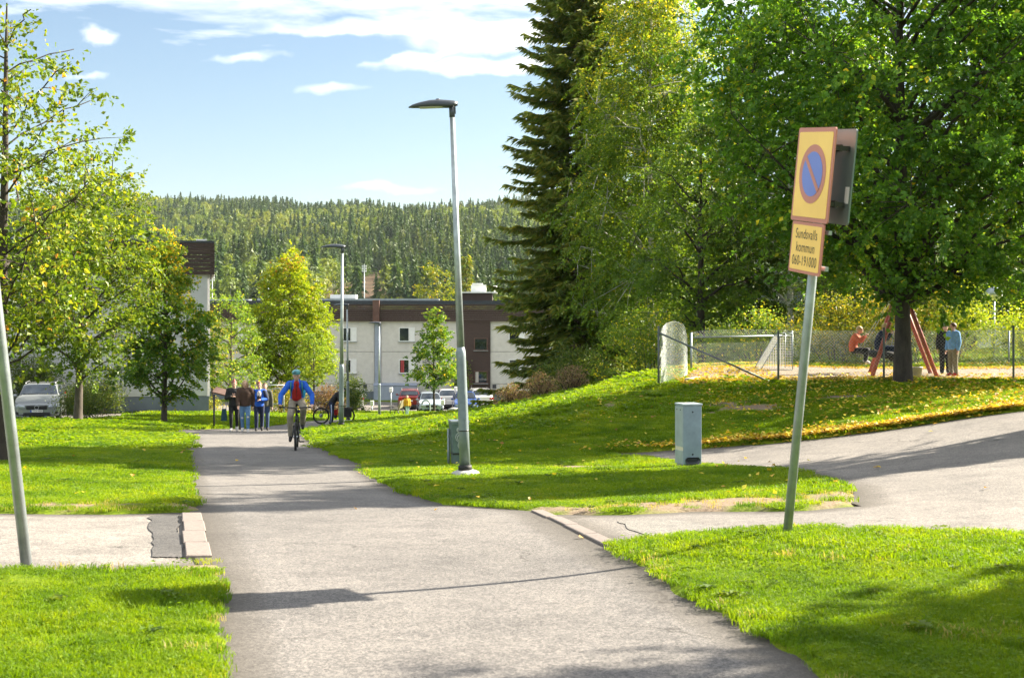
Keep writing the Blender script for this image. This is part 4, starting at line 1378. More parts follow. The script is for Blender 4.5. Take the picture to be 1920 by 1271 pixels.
def forest():
    rng = np.random.default_rng(21)

    def conifer(seed, wid, lm):
        r = np.random.default_rng(seed)
        n = 190
        f = r.uniform(0, 1, n) ** 0.85
        z = 0.10 + 0.86 * f
        rad = wid * (1 - f) ** 0.85 * r.uniform(0.35, 1.0, n)
        a = r.uniform(0, 6.283, n)
        c = np.stack([np.cos(a) * rad, np.sin(a) * rad, z - rad * 0.18], 1)
        d = unit(np.stack([np.cos(a), np.sin(a), np.full(n, -0.55)], 1) + r.normal(0, 0.25, (n, 3)))
        s = unit(np.cross(d, r.normal(0, 1, (n, 3))))
        L = (0.05 + 0.07 * (1 - f))[:, None] * r.uniform(0.7, 1.3, (n, 1))
        V = np.stack([c - d * L * .6 + s * L * .32, c - d * L * .6 - s * L * .32, c + d * L], 1).reshape(-1, 3)
        V = np.concatenate([V, [(0.008, 0, 0), (-0.008, 0, 0), (0, 0.008, 0), (0, 0, 1.0), (0.02, 0, .9), (-.02, 0, .9), (0, 0.02, .9)]])
        F = np.concatenate([np.arange(3 * n).reshape(-1, 3), np.array([[0, 1, 3], [1, 2, 3], [2, 0, 3], [4, 5, 3], [5, 6, 3]]) + 3 * n])
        me = np_mesh('conifer', V, F); me.materials.append(lm)
        return me

    def decid(seed, lm, trunkm):
        r = np.random.default_rng(seed)
        n = 230
        d = unit(r.normal(0, 1, (n, 3)))
        rr = r.uniform(0.55, 1.0, (n, 1)) ** 0.6 * (1 + 0.22 * np.sin(d[:, :1] * 7 + seed) * np.cos(d[:, 2:] * 6))
        c = d * rr * np.array([0.27, 0.27, 0.36]) + np.array([0, 0, 0.62])
        nrm = unit(d + r.normal(0, 0.7, (n, 3)))
        s = unit(np.cross(nrm, r.normal(0, 1, (n, 3)))); t = np.cross(nrm, s)
        L = r.uniform(0.03, 0.065, (n, 1))
        V = np.stack([c + s * L, c + t * L, c - s * L * .8 - t * L * .6], 1).reshape(-1, 3)
        tv, tf = tube_np(np.array([(0, 0, 0), (0.005, 0, .3), (0, 0, .75)]), np.array([.014, .011, .004]), 3)
        F = np.arange(3 * n).reshape(-1, 3)
        tri = np.concatenate([tf[:, [0, 1, 2]], tf[:, [0, 2, 3]]]) + 3 * n
        me = np_mesh('broadleaf', np.concatenate([V, tv]), np.concatenate([F, tri]))
        me.materials.append(lm); me.materials.append(trunkm)
        mi = np.zeros(len(me.polygons), np.int32); mi[n:] = 1
        me.polygons.foreach_set('material_index', mi)
        return me
    mc = inst_leaf_mat('forest_spruce', [(0.0, (0.028, 0.066, 0.024)), (0.5, (0.054, 0.104, 0.030)), (1.0, (0.095, 0.145, 0.034))], 0.22, 0.012)
    mp = inst_leaf_mat('forest_pine', [(0.0, (0.040, 0.080, 0.026)), (0.5, (0.080, 0.125, 0.034)), (1.0, (0.135, 0.170, 0.045))], 0.22, 0.012)
    md = inst_leaf_mat('forest_birch', [(0.0, (0.085, 0.150, 0.026)), (0.5, (0.145, 0.200, 0.032)), (1.0, (0.24, 0.255, 0.045))], 0.32, 0.012)
    meshes = [conifer(1, 0.16, mc), conifer(2, 0.19, mc), conifer(3, 0.15, mc), conifer(4, 0.22, mp), conifer(5, 0.24, mp), decid(6, md, M_BIRCH), decid(7, md, M_BIRCH), decid(8, md, M_BIRCH)]
    coll = coll_of('forest_tree_kinds', meshes)
    # trees on a jittered grid over the hillside
    P = []
    y = 560.0
    while y < 1960:
        st = 5.2 + y / 430.0
        xw = 0.42 * y + 60
        xs = np.arange(-xw, min(0.30 * y + 60, xw), st)
        P.append(np.stack([xs + rng.uniform(-.45, .45, len(xs)) * st, np.full(len(xs), y) + rng.uniform(-.45, .45, len(xs)) * st], 1))
        y += st * 1.15
    P = np.concatenate(P)
    x, yy = P[:, 0], P[:, 1]
    cl = np.zeros(len(P))
    for cx, cy, rx, ry in CLEARINGS:
        cl = np.maximum(cl, 1 - sstep(0.75, 1.1, np.hypot((x - cx) / rx, (yy - cy) / ry) + 0.15 * np.sin(x * .3) * np.sin(yy * .2)))
    keep = (rng.uniform(0, 1, len(P)) > cl * 1.02) & (rng.uniform(0, 1, len(P)) > 0.08)
    P = P[keep]; x, yy = P[:, 0], P[:, 1]
    f = np.sin(x / 47 + yy / 160) + np.sin(x / 23.0 - yy / 74 + 1.3) + 0.8 * np.sin(x / 120 + 2.1) * np.cos(yy / 210)
    hillt = np.clip((yy - 560) / 1320, 0, 1)
    pd = np.clip(0.46 + 0.30 * f - 0.50 * (hillt > 0.82) + 0.2 * ((hillt > .45) & (hillt < .72)), 0.02, 0.9)
    dec = rng.uniform(0, 1, len(P)) < pd
    pine = (~dec) & (rng.uniform(0, 1, len(P)) < 0.34)
    ix = np.where(dec, rng.integers(5, 8, len(P)), np.where(pine, rng.integers(3, 5, len(P)), rng.integers(0, 3, len(P))))
    h = np.where(dec, rng.uniform(10, 17, len(P)), rng.uniform(13, 24, len(P)))
    h *= 0.85 + 0.2 * np.sin(x / 31 + yy / 57) + 0.1
    z = zf(x, yy)
    # the 300 that show largest are trees of their own
    vis = (x / yy > (230 - 960) / 2600) & (x / yy < (980 - 960) / 2600) & ((1.6 - z - h * 0.7) / yy * 2600 + 590 < 558)
    order = np.argsort(np.where(vis, -h / yy, 1))[:300]
    names = ['far_spruce', 'far_spruce', 'far_spruce', 'far_pine', 'far_pine', 'far_birch', 'far_birch', 'far_birch']
    labs = {'far_spruce': 'dark pointed spruce low on the wooded hillside across the valley', 'far_pine': 'mid green pine low on the wooded hillside across the valley', 'far_birch': 'pale green birch low on the wooded hillside across the valley'}
    for i in order:
        o = bpy.data.objects.new(names[ix[i]], meshes[ix[i]])
        COL.objects.link(o)
        o.location = (x[i], yy[i], z[i] - 0.3); o.rotation_euler = (0, 0, rng.uniform(0, 6.28))
        s = h[i]; o.scale = (s, s, s)
        tag(o, labs[names[ix[i]]], 'tree', names[ix[i]].replace('far_', '') + ' trees low on the hillside')
    m = np.ones(len(P), bool); m[order] = False
    scatter('forest', np.stack([x, yy, z - 0.3], 1)[m], h[m], h[m], ix[m], coll, 'mixed spruce and birch forest covering the far hill')
    # light undergrowth in the clearings and the valley behind the roofs
    k = 2600
    vx = rng.uniform(-190, 70, k); vy = rng.uniform(190, 560, k)
    kk = (np.abs(vx + 20) < vy * 0.42)
    vx, vy = vx[kk], vy[kk]
    hh = rng.uniform(4.5, 8.5, len(vx))
    dv = rng.uniform(0, 1, len(vx)) < 0.62
    scatter('valley_trees', np.stack([vx, vy, zf(vx, vy) - 0.2], 1), hh, hh, np.where(dv, rng.integers(5, 8, len(vx)), rng.integers(0, 5, len(vx))), coll, 'low belt of trees in the valley behind the roofs')


forest()

# ---------------------------------------------------------------- buildings
M_CONC = mat('pebbledash_panel', (0.60, 0.575, 0.53), 0.9, 0.07, 2.5, bump=0.6, bscale=30)
M_CONC2 = mat('grey_panel', (0.52, 0.52, 0.52), 0.9, 0.06, 2.0, bump=0.5, bscale=30)
M_BROWN = mat('brown_board', (0.052, 0.030, 0.024), 0.7, 0.25, 3, stretch=(1, 1, 12))
M_BROWNL = mat('brown_panel', (0.12, 0.06, 0.045), 0.7, 0.2, 3)
M_PLINTH = mat('blue_grey_plinth', (0.15, 0.175, 0.21), 0.85, 0.08, 2, bump=0.3)
M_BLUEGR = mat('blue_grey_sheet', (0.30, 0.34, 0.42), 0.6, 0.08, 2)
M_WHITE = mat('white_frame', (0.78, 0.78, 0.76), 0.5, 0.04, 3)
M_ROOFM = mat('roof_sheet', (0.36, 0.39, 0.43), 0.35, 0.15, 1.5, metallic=0.6)
M_PIPE = mat('dark_roof_edge', (0.035, 0.04, 0.05), 0.4, 0.2, 4)


def glass_mat(name, c=(0.02, 0.026, 0.03), rough=0.04):
    m, n, l, out = base_mat(name)
    p = NN(n, 'ShaderNodeBsdfPrincipled')
    g = NN(n, 'ShaderNodeNewGeometry')
    rp = ramp(n, [(0.35, tuple(x * 0.5 for x in c)), (0.7, tuple(min(1, x * 1.8) for x in c))])
    l.new(noise(n, l, g.outputs['Position'], 1.7, 3), rp.inputs[0])
    l.new(rp.outputs[0], p.inputs['Base Color'])
    p.inputs['Roughness'].default_value = rough
    p.inputs['Specular IOR Level'].default_value = 0.9
    l.new(p.outputs[0], out.inputs[0])
    MATS[name] = m
    return m


M_GLASS = glass_mat('window_glass')
M_CURT = mat('curtain', (0.55, 0.50, 0.46), 0.9, 0.2, 3, stretch=(6, 1, 0.3))
M_RED = mat('red_curtain', (0.35, 0.05, 0.05), 0.9, 0.2, 3, stretch=(6, 1, 0.3))


def window(parent, x, y, z, w, h, panel=0.0, curtain=None, ind='window', fm=None):
    """window in a wall that faces -Y: frame ring, mullion, pane, sill; parent space"""
    fm = fm or M_WHITE
    t = 0.07
    f = MB()
    f.box((x, y, z + h / 2 - t / 2), (w, 0.12, t)).box((x, y, z - h / 2 + t / 2), (w, 0.12, t))
    f.box((x - w / 2 + t / 2, y, z), (t, 0.12, h - 2 * t)).box((x + w / 2 - t / 2, y, z), (t, 0.12, h - 2 * t))
    if panel:
        xm = x + w / 2 - t - panel
        f.box((xm, y, z), (t * 0.8, 0.12, h - 2 * t))
    o = f.build(ind, fm, parent)
    if panel:
        MB().box((x - panel / 2 - 0.02, y - 0.025, z), (w - 2 * t - panel - 0.03, 0.02, h - 2 * t)).build('pane', M_GLASS, o)
        MB().box((x + w / 2 - t - panel / 2 + 0.02, y - 0.028, z), (panel - 0.03, 0.03, h - 2 * t)).build('vent_panel', M_WHITE, o)
    else:
        MB().box((x, y - 0.025, z), (w - 2 * t, 0.02, h - 2 * t)).build('pane', M_GLASS, o)
    if curtain:
        MB().box((x - w * 0.28, y - 0.042, z), (w * 0.22, 0.012, h - 2 * t - 0.02)).build('curtain', curtain, o)
    MB().box((x, y - 0.07, z - h / 2 - 0.03), (w + 0.1, 0.2, 0.04)).build('sill', M_ROOFM, o)
    return o


def fascia(root, x0, x1, y, z0, z1, name='fascia'):
    """horizontal boards, one mesh per board"""
    n = max(6, int((z1 - z0) / 0.18))
    hgt = (z1 - z0) / n
    for i in range(n):
        z = z0 + (i + 0.5) * hgt
        MB().box(((x0 + x1) / 2, y - 0.012 * (i % 2), z), (x1 - x0, 0.09, hgt - 0.018)).build('board', M_BROWN, root)


def long_block():
    D = 118.0
    zb = -5.75
    root = thing('apartment_block', 'long low two-storey block of pale panels with dark brown roof band behind the parked cars', 'building', (-12, D, zb))
    X0, X1 = -26, 24             # local x relative to -12
    X0, X1 = -18, 26
    H = 6.9
    wall = MB().box(((X0 + X1) / 2, 6.2, H / 2 + 0.3), (X1 - X0, 12, H + 1.2)).build('core', M_CONC2, root)
    # panels with open joints, two storeys
    cols = [-18, -12.6, -7.2, -1.62, 3.9, 9.1, 9.9 + 4.4, 20, 26]
    pw = [(-18, -13.6), (-13.6, -8.9), (-8.9, -4.2), (-4.2, 0.3), (0.85, 4.4), (4.4, 7.8), (10.15, 14.8), (14.8, 20.2), (20.2, 26)]
    for a, b in pw:
        for z0, z1 in ((0.75, 1.45), (1.45, 4.2), (4.2, 6.8)):
            MB().box(((a + b) / 2, 0.1, (z0 + z1) / 2), (b - a - 0.035, 0.18, z1 - z0 - 0.035)).build('panel', M_CONC, root)
    MB().box(((X0 + X1) / 2, 0.08, 0.3), (X1 - X0, 0.16, 1.06)).build('plinth', M_PLINTH, root)
    for wx in (-11.5, -6.5, -1.9, 3.05):
        for wz, cu in ((5.67, None), (2.96, M_RED if wx > 0 else M_CURT)):
            window(root, wx, 0.0, wz, 1.35, 1.2, 0.42, cu)
    for wx in (12.4, 17.0, 22.5):
        for wz in (5.67, 2.96):
            window(root, wx, 0.0, wz, 1.35, 1.2, 0.4)
    # downpipe strip and low sheet-metal box at its foot
    MB().box((0.575, 0.02, 4.1), (0.52, 0.22, 5.3)).build('pipe_casing', M_BLUEGR, root)
    MB().box((2.1, -0.35, 0.68), (3.6, 0.7, 1.35)).add([(0.25, -0.75, 1.37), (3.95, -0.75, 1.37), (3.95, -0.02, 1.55), (0.25, -0.02, 1.55)], [(0, 1, 2, 3)]).build('basement_hatch', M_BLUEGR, root)
    for vx in (-0.5, 4.8, 10.5):
        MB().box((vx, -0.02, 1.25), (0.32, 0.06, 0.32)).build('wall_vent', M_PIPE, root)
    # brown stair tower
    st = MB().box((8.97, 0.0, 3.45), (2.34, 0.34, 6.8)).build('stair_tower', M_BROWN, root)
    window(root, 9.35, -0.19, 4.85, 1.15, 1.05, 0, None, 'window', M_BROWNL)
    window(root, 9.35, -0.19, 2.05, 1.15, 1.05, 0, M_CURT, 'window', M_BROWNL)
    d = MB().box((8.25, -0.2, 1.25), (0.8, 0.12, 2.1)).build('door', M_BROWNL, root)
    MB().box((8.55, -0.3, 1.2), (0.04, 0.08, 0.3)).build('handle', M_ROOFM, d)
    fascia(root, X0 - 0.3, X1 + 0.3, -0.22, 6.78, 8.22)
    MB().box((0.48, -0.42, 7.6), (0.56, 0.4, 1.95)).build('roof_duct', M_BROWNL, root)
    # roof: dark edge, bright sheet flashing, raised centre, ventilation box
    r = MB().box(((X0 + X1) / 2, 6.0, 8.28), (X1 - X0 + 0.5, 12.6, 0.1)).build('roof', M_PIPE, root)
    MB().box(((X0 + X1) / 2, 0.3, 8.44), (X1 - X0 + 0.3, 0.5, 0.22)).build('roof_edge', M_PIPE, r)
    MB().box((-2.0, 1.2, 8.60), (15.5, 1.6, 0.24)).build('flashing', M_ROOFM, r)
    MB().box((-14.0, 1.2, 8.58), (7.0, 1.6, 0.20)).build('flashing', M_ROOFM, r)
    MB().box((-2.6, 2.5, 8.8), (2.2, 1.6, 0.55)).build('roof_hatch', M_WHITE, r)
    vb = MB().box((9.0, 3.0, 8.75), (2.6, 3.2, 0.9)).build('plant_room', M_BROWN, r)
    MB().box((9.0, 2.9, 9.26), (3.4, 3.4, 0.1)).build('cap', M_WHITE, vb)
    MB().box((9.1, 2.6, 9.62), (1.3, 1.2, 0.6)).build('ventilation_box', M_WHITE, vb)
    MB().box((9.0, 2.4, 9.99), (0.9, 0.8, 0.18)).build('ventilation_box', M_WHITE, vb)
    MB().lathe([(0.06, 9.2), (0.06, 9.7), (0.42, 9.72), (0.1, 9.86)], 12, (10.5, 2.6, 0)).build('roof_cowl', M_WHITE, vb)


def end_block():
    zb = -3.35
    root = thing('apartment_block', 'pale two-storey end block with dark brown roof band and blue-grey plinth behind the lawn trees', 'building', (-14.7, 67.0, zb), R(13))
    W = 24
    MB().box((-W / 2, 5.2, 3.3), (W, 10, 7.4)).build('core', M_CONC2, root)
    for i in range(6):
        a, b = -W + i * 4.0, -W + (i + 1) * 4.0
        for z0, z1 in ((1.02, 3.9), (3.9, 6.9)):
            MB().box(((a + b) / 2, 0.12, (z0 + z1) / 2), (b - a - 0.03, 0.16, z1 - z0 - 0.03)).build('panel', M_CONC2 if i > 0 else M_BROWN, root)
    MB().box((0.03, 5.2, 3.95), (0.14, 9.9, 5.9)).build('side_panel', M_CONC2, root)
    MB().box((-W / 2, 0.16, 0.42), (W + 0.1, 0.2, 1.2)).build('plinth', M_PLINTH, root)
    window(root, -18.2, 0.02, 5.3, 1.6, 1.5, 0.4)
    window(root, -18.2, 0.02, 2.5, 1.6, 1.5, 0.4)
    window(root, -22.0, 0.02, 2.5, 1.6, 1.5, 0.4)
    fascia(root, -W - 0.2, 0.32, -0.12, 6.88, 8.4)
    for i in range(8):
        z = 6.88 + (i + 0.5) * 0.19
        MB().box((0.27, 5.2, z), (0.09, 10.2, 0.172)).build('board', M_BROWN, root)
    r = MB().box((-W / 2, 5.2, 8.46), (W + 0.6, 10.8, 0.1)).build('roof', M_PIPE, root)
    MB().box((-9.0, 0.8, 8.62), (10.6, 1.2, 0.24)).build('flashing', M_ROOFM, r)
    MB().box((-0.3, 1.2, 8.56), (0.5, 1.2, 0.12)).build('flashing', M_WHITE, r)


long_block()
end_block()

# ---------------------------------------------------------------- lamps, posts, signs, boxes
M_GALV = mat('galvanised_steel', (0.34, 0.385, 0.40), 0.42, 0.16, 9, metallic=0.55, bump=0.06, bscale=60)
M_GALVD = mat('weathered_steel', (0.22, 0.265, 0.28), 0.5, 0.14, 7, metallic=0.5, bump=0.08)
M_LAMPH = mat('lamp_housing', (0.055, 0.065, 0.08), 0.38, 0.12, 6, metallic=0.2)
M_LENS = mat('lamp_lens', (0.5, 0.5, 0.42), 0.2, 0.05)
M_BASE = mat('concrete_foot', (0.40, 0.40, 0.38), 0.9, 0.15, 8, bump=0.5)
M_BLACK = mat('black_rubber', (0.012, 0.012, 0.013), 0.65, 0.2)
M_BLACKM = mat('black_metal', (0.016, 0.017, 0.019), 0.4, 0.2)


def street_lamp(label, x, y, H, lean, flip=-1):
    root = thing('street_lamp', label, 'lamp', (x, y, gz(x, y)))
    root.rotation_euler = (0, lean, 0)
    MB().lathe([(0.235, -0.25), (0.235, 0.0), (0.19, 0.05), (0.125, 0.075)], 20).build('concrete_foot', M_BASE, root)
    MB().lathe([(0.1, 0.07), (0.1, 0.14), (0.082, 0.15)], 20).build('foot_collar', M_BLACK, root)
    MB().lathe([(0.077, 0.13), (0.074, 0.66), (0.0745, 0.665), (0.071, 1.70), (0.072, 1.72), (0.07, 1.79), (0.052, 1.88)], 20).build('lower_pole', M_GALVD, root)
    MB().lathe([(0.0785, 0.64), (0.0785, 0.655)], 20).build('band', M_BLACKM, root)
    h = MB()
    h.box((0, -0.072, 1.0), (0.09, 0.012, 0.36))
    h.build('service_door', M_GALVD, root)
    MB().lathe([(0.056, 1.86), (0.046, H * 0.6), (0.036, H - 0.12)], 16).build('upper_pole', M_GALV, root)
    MB().lathe([(0.042, H - 0.17), (0.042, H - 0.02)], 12).box((0.045, 0, H - 0.07), (0.02, 0.05, 0.1)).build('spigot', M_LAMPH, root)
    # luminaire: a flat leaf shape, thin at its tip
    L = 0.72
    st = [(-0.085, 0.035, 0.055, 0.03), (-0.03, 0.075, 0.075, -0.015), (0.06, 0.10, 0.085, -0.03), (0.18, 0.125, 0.098, -0.018), (0.32, 0.128, 0.094, -0.012), (0.46, 0.115, 0.066, -0.012), (0.57, 0.085, 0.034, -0.012), (0.63, 0.03, 0.0, -0.012)]
    V = []; n = 12
    for s, w, zt, zb_ in st:
        for k in range(n):
            a = 2 * math.pi * k / n
            cy, sy = math.cos(a), math.sin(a)
            V.append((flip * s, w * cy, H - 0.0 + (zt if sy > 0 else -zb_ * -1) * abs(sy) ** 0.8 if sy > 0 else H + zb_ * abs(sy) ** 0.5))
    F = []
    for i in range(len(st) - 1):
        for k in range(n):
            j = (k + 1) % n
            F.append((i * n + k, i * n + j, i * n + n + j, i * n + n + k))
    F += [tuple(range(n - 1, -1, -1)), tuple(range((len(st) - 1) * n, len(st) * n))]
    hd = MB().add(V, F, 0, True).build('lamp_head', M_LAMPH, root)
    MB().box((flip * 0.30, 0, H - 0.017), (0.34, 0.17, 0.008)).build('lens', M_LENS, hd)
    MB().lathe([(0.03, H + 0.09), (0.03, H + 0.105)], 10, (flip * 0.2, 0, 0)).build('sensor_cap', M_BLACKM, hd)
    return root


street_lamp('tall grey street lamp with dark curved head on the grass island beside the grey bin', -0.68, 20.2, 5.38, R(-2.1))
street_lamp('straight street lamp at the path bend beside the cyclist in blue', -5.0, 40.6, 5.28, R(0.35))
street_lamp('street lamp directly behind the person standing over a black bicycle', -7.56, 64, 5.35, R(-0.6))
street_lamp('street lamp near the park bench and the child in yellow', -7.62, 79.7, 5.32, R(-0.2))


def text_mesh(name, body, size, m, parent, loc, rot, sx=1.0, thick=0.0):
    cu = bpy.data.curves.new(name, 'FONT')
    cu.body = body; cu.size = size; cu.align_x = 'CENTER'; cu.align_y = 'CENTER'; cu.space_character = 1.07
    cu.offset = thick
    o = bpy.data.objects.new('tmp_text', cu); COL.objects.link(o)
    dg = bpy.context.evaluated_depsgraph_get()
    me = bpy.data.meshes.new_from_object(o.evaluated_get(dg))
    bpy.data.objects.remove(o)
    r = link_mesh(name, me, m, parent)
    r.location = loc; r.rotation_euler = rot; r.scale = (sx, 1, 1)
    return r


M_YEL = mat('sign_yellow', (0.95, 0.60, 0.15), 0.45, 0.05, 3)
M_SRED = mat('sign_red', (0.52, 0.20, 0.15), 0.45, 0.06, 3)
M_SBLU = mat('sign_blue', (0.155, 0.215, 0.60), 0.45, 0.05, 3)
M_SBACK = mat('sign_back', (0.15, 0.20, 0.185), 0.5, 0.08, 3, metallic=0.3)
M_INK = mat('sign_ink', (0.05, 0.04, 0.03), 0.5, 0.05)


def parking_sign():
    x, y = 2.065, 10.4
    root = thing('no_parking_sign', 'leaning post with yellow no-parking plate and a municipal phone number plate', 'sign', (x, y, gz(x, y)))
    root.rotation_euler = (R(6.0), R(4.3), 0)
    MB().lathe([(0.034, -0.4), (0.034, 2.93), (0.028, 2.935)], 20).build('post', M_GALV, root)
    hd = bpy.data.objects.new('sign_head', None); COL.objects.link(hd); hd.parent = root
    # plate frame: local -Y is the printed face
    hd.rotation_euler = (0, 0, R(-76))

    def rrect(w, h, r, n=5):
        p = []
        for cx, cz, a0 in ((w / 2 - r, h / 2 - r, 0), (-w / 2 + r, h / 2 - r, 90), (-w / 2 + r, -h / 2 + r, 180), (w / 2 - r, -h / 2 + r, 270)):
            for i in range(n):
                a = R(a0 + 90 * i / (n - 1))
                p.append((cx + r * math.cos(a), cz + r * math.sin(a)))
        return p

    def plate(name, w, h, zc, y0, th, m, parent, rr=0.02, xo=0.0):
        p = rrect(w, h, rr)
        n = len(p)
        V = [(a + xo, y0, b + zc) for a, b in p] + [(a + xo, y0 + th, b + zc) for a, b in p]
        F = [tuple(range(n)), tuple(range(2 * n - 1, n - 1, -1))] + [(i, n + i, n + (i + 1) % n, (i + 1) % n) for i in range(n)]
        return MB().add(V, F).build(name, m, parent)
    Wd, Hh = 0.60, 0.685
    zc = 2.67
    yf = -0.075
    pf = plate('sign_plate', Wd, Hh, zc, yf, 0.012, M_SRED, hd)
    plate('yellow_field', Wd - 0.055, Hh - 0.065, zc, yf - 0.003, 0.0025, M_YEL, pf, 0.015)

    def disc(name, r, y0, m, parent, n=48):
        V = [(r * math.cos(2 * math.pi * k / n), y0, zc + 0.005 + r * 1.0 * math.sin(2 * math.pi * k / n)) for k in range(n)]
        V += [(a, y0 + 0.0015, c) for a, b, c in V]
        F = [tuple(range(n)), tuple(range(2 * n - 1, n - 1, -1))] + [(i, n + i, n + (i + 1) % n, (i + 1) % n) for i in range(n)]
        return MB().add(V, F).build(name, m, parent)
    disc('red_ring', 0.215, yf - 0.0052, M_SRED, pf)
    disc('blue_disc', 0.163, yf - 0.0072, M_SBLU, pf)
    rot = Matrix.Rotation(R(45), 3, 'Y')
    MB().box((0, yf - 0.0085, zc + 0.005), (0.332, 0.0012, 0.036), rot).build('red_bar', M_SRED, pf)
    # second plate mounted back to back
    pb = plate('rear_sign_plate', Wd, Hh, zc, 0.085, 0.012, M_SBACK, hd)
    for dz in (-0.20, 0.20):
        MB().box((0.0, 0.005, zc + dz), (0.5, 0.02, 0.05)).box((0.0, 0.01, zc + dz), (0.09, 0.13, 0.04)).box((0.22, 0.01, zc + dz), (0.05, 0.13, 0.035)).build('clamp', M_BLACKM, hd)
    MB().box((0.25, 0.083, zc - 0.13), (0.06, 0.002, 0.12)).build('sticker', M_WHITE, pb)
    # lower plate with the text
    z2 = 2.135
    lo = plate('text_plate', 0.52, 0.375, z2, yf, 0.012, M_SRED, hd, 0.015)
    plate('yellow_field', 0.475, 0.33, z2, yf - 0.003, 0.0025, M_YEL, lo, 0.012)
    for s, dz, sz in (('Sundsvalls', 0.098, 0.104), ('kommun', 0.0, 0.104), ('060-191000', -0.10, 0.104)):
        text_mesh('lettering', s, sz, M_INK, lo, (0, yf - 0.0045, z2 + dz), (R(90), 0, 0), 0.80 if s != '060-191000' else 0.76, 0.0)
    for dz in (-0.13, 0.13):
        MB().box((0, -0.03, z2 + dz), (0.56, 0.025, 0.03)).box((0, 0.0, z2 + dz), (0.09, 0.09, 0.035)).build('clamp', M_GALV, hd)


parking_sign()

lp = thing('leaning_post', 'bare galvanised post leaning outwards in the grass by the side road', 'post', (-3.31, 9.45, gz(-3.31, 9.45)))
lp.rotation_euler = (0, R(-6.6), 0)
MB().lathe([(0.038, -0.4), (0.038, 3.1), (0.03, 3.12)], 20).build('tube', M_GALV, lp)
MB().lathe([(0.040, 3.1), (0.040, 3.14), (0.02, 3.15)], 16).build('cap', M_BLACK, lp)


def cabinet():
    x, y = 2.75, 21.6
    m = mat('cabinet_zinc', (0.26, 0.335, 0.375), 0.5, 0.13, 5, metallic=0.35, bump=0.05)
    m2 = mat('cabinet_zinc_skylit', (0.36, 0.42, 0.44), 0.5, 0.10, 5, metallic=0.3)  # same zinc, sky light on the left side and lid put into the colour
    root = thing('cable_cabinet', 'grey galvanised cable cabinet standing in the grass at the road edge', 'utility box', (x, y, gz(x, y)), R(15))
    W, Dp, H = 0.30, 0.33, 0.97
    b = MB().box((0, 0, H / 2 + 0.03), (W, Dp, H - 0.06)).build('housing', m, root, 0.008)
    MB().box((0, 0, -0.1), (W - 0.03, Dp - 0.03, 0.3)).build('foot', M_BASE, root)
    MB().box((0, 0, H + 0.012), (W + 0.025, Dp + 0.025, 0.03)).build('lid', m2, root, 0.006)
    # narrow side that looks left
    sp = MB().box((-W / 2 - 0.006, 0, 0.64), (0.012, Dp - 0.015, 0.62)).build('side_cover', m2, root)
    MB().box((-W / 2 - 0.006, 0, 0.165), (0.012, Dp - 0.015, 0.21)).build('side_cover', m2, root)
    MB().box((-W / 2 - 0.004, 0.0, 0.30), (0.01, Dp - 0.03, 0.065)).build('cable_strip', mat('pale_plastic', (0.62, 0.57, 0.45), 0.6), root)
    for yy in (-0.07, 0.07):
        MB().lathe([(0.009, 0), (0.009, 0.008)], 8, (-W / 2 - 0.02, yy, 0.90), rot=Matrix.Rotation(R(90), 3, 'Y')).build('screw', M_BLACK, sp)
    rx = Matrix.Rotation(R(90), 3, 'X')
    MB().lathe([(0.012, 0), (0.012, 0.012)], 10, (0.0, -Dp / 2 + 0.004, 0.87), rot=rx).build('lock', M_BLACK, b)
    MB().lathe([(0.014, 0), (0.014, 0.012)], 10, (0.0, -Dp / 2 + 0.004, 0.215), rot=rx).build('lock', M_BLACK, b)
    MB().cbox((0.0, -Dp / 2 - 0.001, 0.12), (0.24, 0.012, 0.10), 0.03, axis='y').build('vent_recess', M_PIPE, b)


cabinet()


def litter_bin():
    x, y = -0.90, 23.4
    m = mat('bin_green_grey', (0.115, 0.165, 0.155), 0.55, 0.14, 7, metallic=0.2)
    ms = mat('chalk_scribble', (0.5, 0.54, 0.52), 0.7, 0.1)
    root = thing('litter_bin', 'tapered grey-green litter bin with pale scribbles behind the tall lamp', 'bin', (x, y, gz(x, y)), R(12))
    V = []
    for z, w, d in ((0.02, 0.105, 0.13), (0.70, 0.14, 0.17), (0.70, 0.15, 0.18), (0.74, 0.15, 0.18)):
        V += [(-w, -d, z), (w, -d, z), (w, d, z), (-w, d, z)]
    F = [(3, 2, 1, 0), (12, 13, 14, 15)]
    for i in range(3):
        for k in range(4):
            j = (k + 1) % 4
            F.append((i * 4 + k, i * 4 + j, i * 4 + 4 + j, i * 4 + 4 + k))
    b = MB().add(V, F).build('body', m, root, 0.01)
    MB().box((0, 0, 0.755), (0.31, 0.37, 0.022)).build('rim', M_GALV, root)
    MB().box((0, -0.001, 0.21), (0.245, 0.29, 0.03)).build('strap', M_BLACKM, root)
    MB().tube([(-0.165, 0.05, -0.3), (-0.165, 0.05, 0.62)], 0.022, 10).box((-0.14, 0.05, 0.5), (0.07, 0.05, 0.04)).build('post', M_GALVD, root)
    s = MB()
    rr = random.Random(3)
    for cx, cz, sc_ in ((-0.01, 0.5, 0.075), (0.02, 0.36, 0.06), (-0.03, 0.62, 0.035)):
        pts = []
        for k in range(26):
            a = k * 0.55
            r_ = sc_ * (0.35 + 0.65 * abs(math.sin(a * 0.37 + cx * 9)))
            px, pz = cx + r_ * math.cos(a), cz + r_ * math.sin(a) * 1.2
            pts.append((px, -0.131 - 0.0588 * pz - 0.004, pz))
        s.tube(pts, 0.006, 4)
    s.build('scribble', ms, b)


litter_bin()


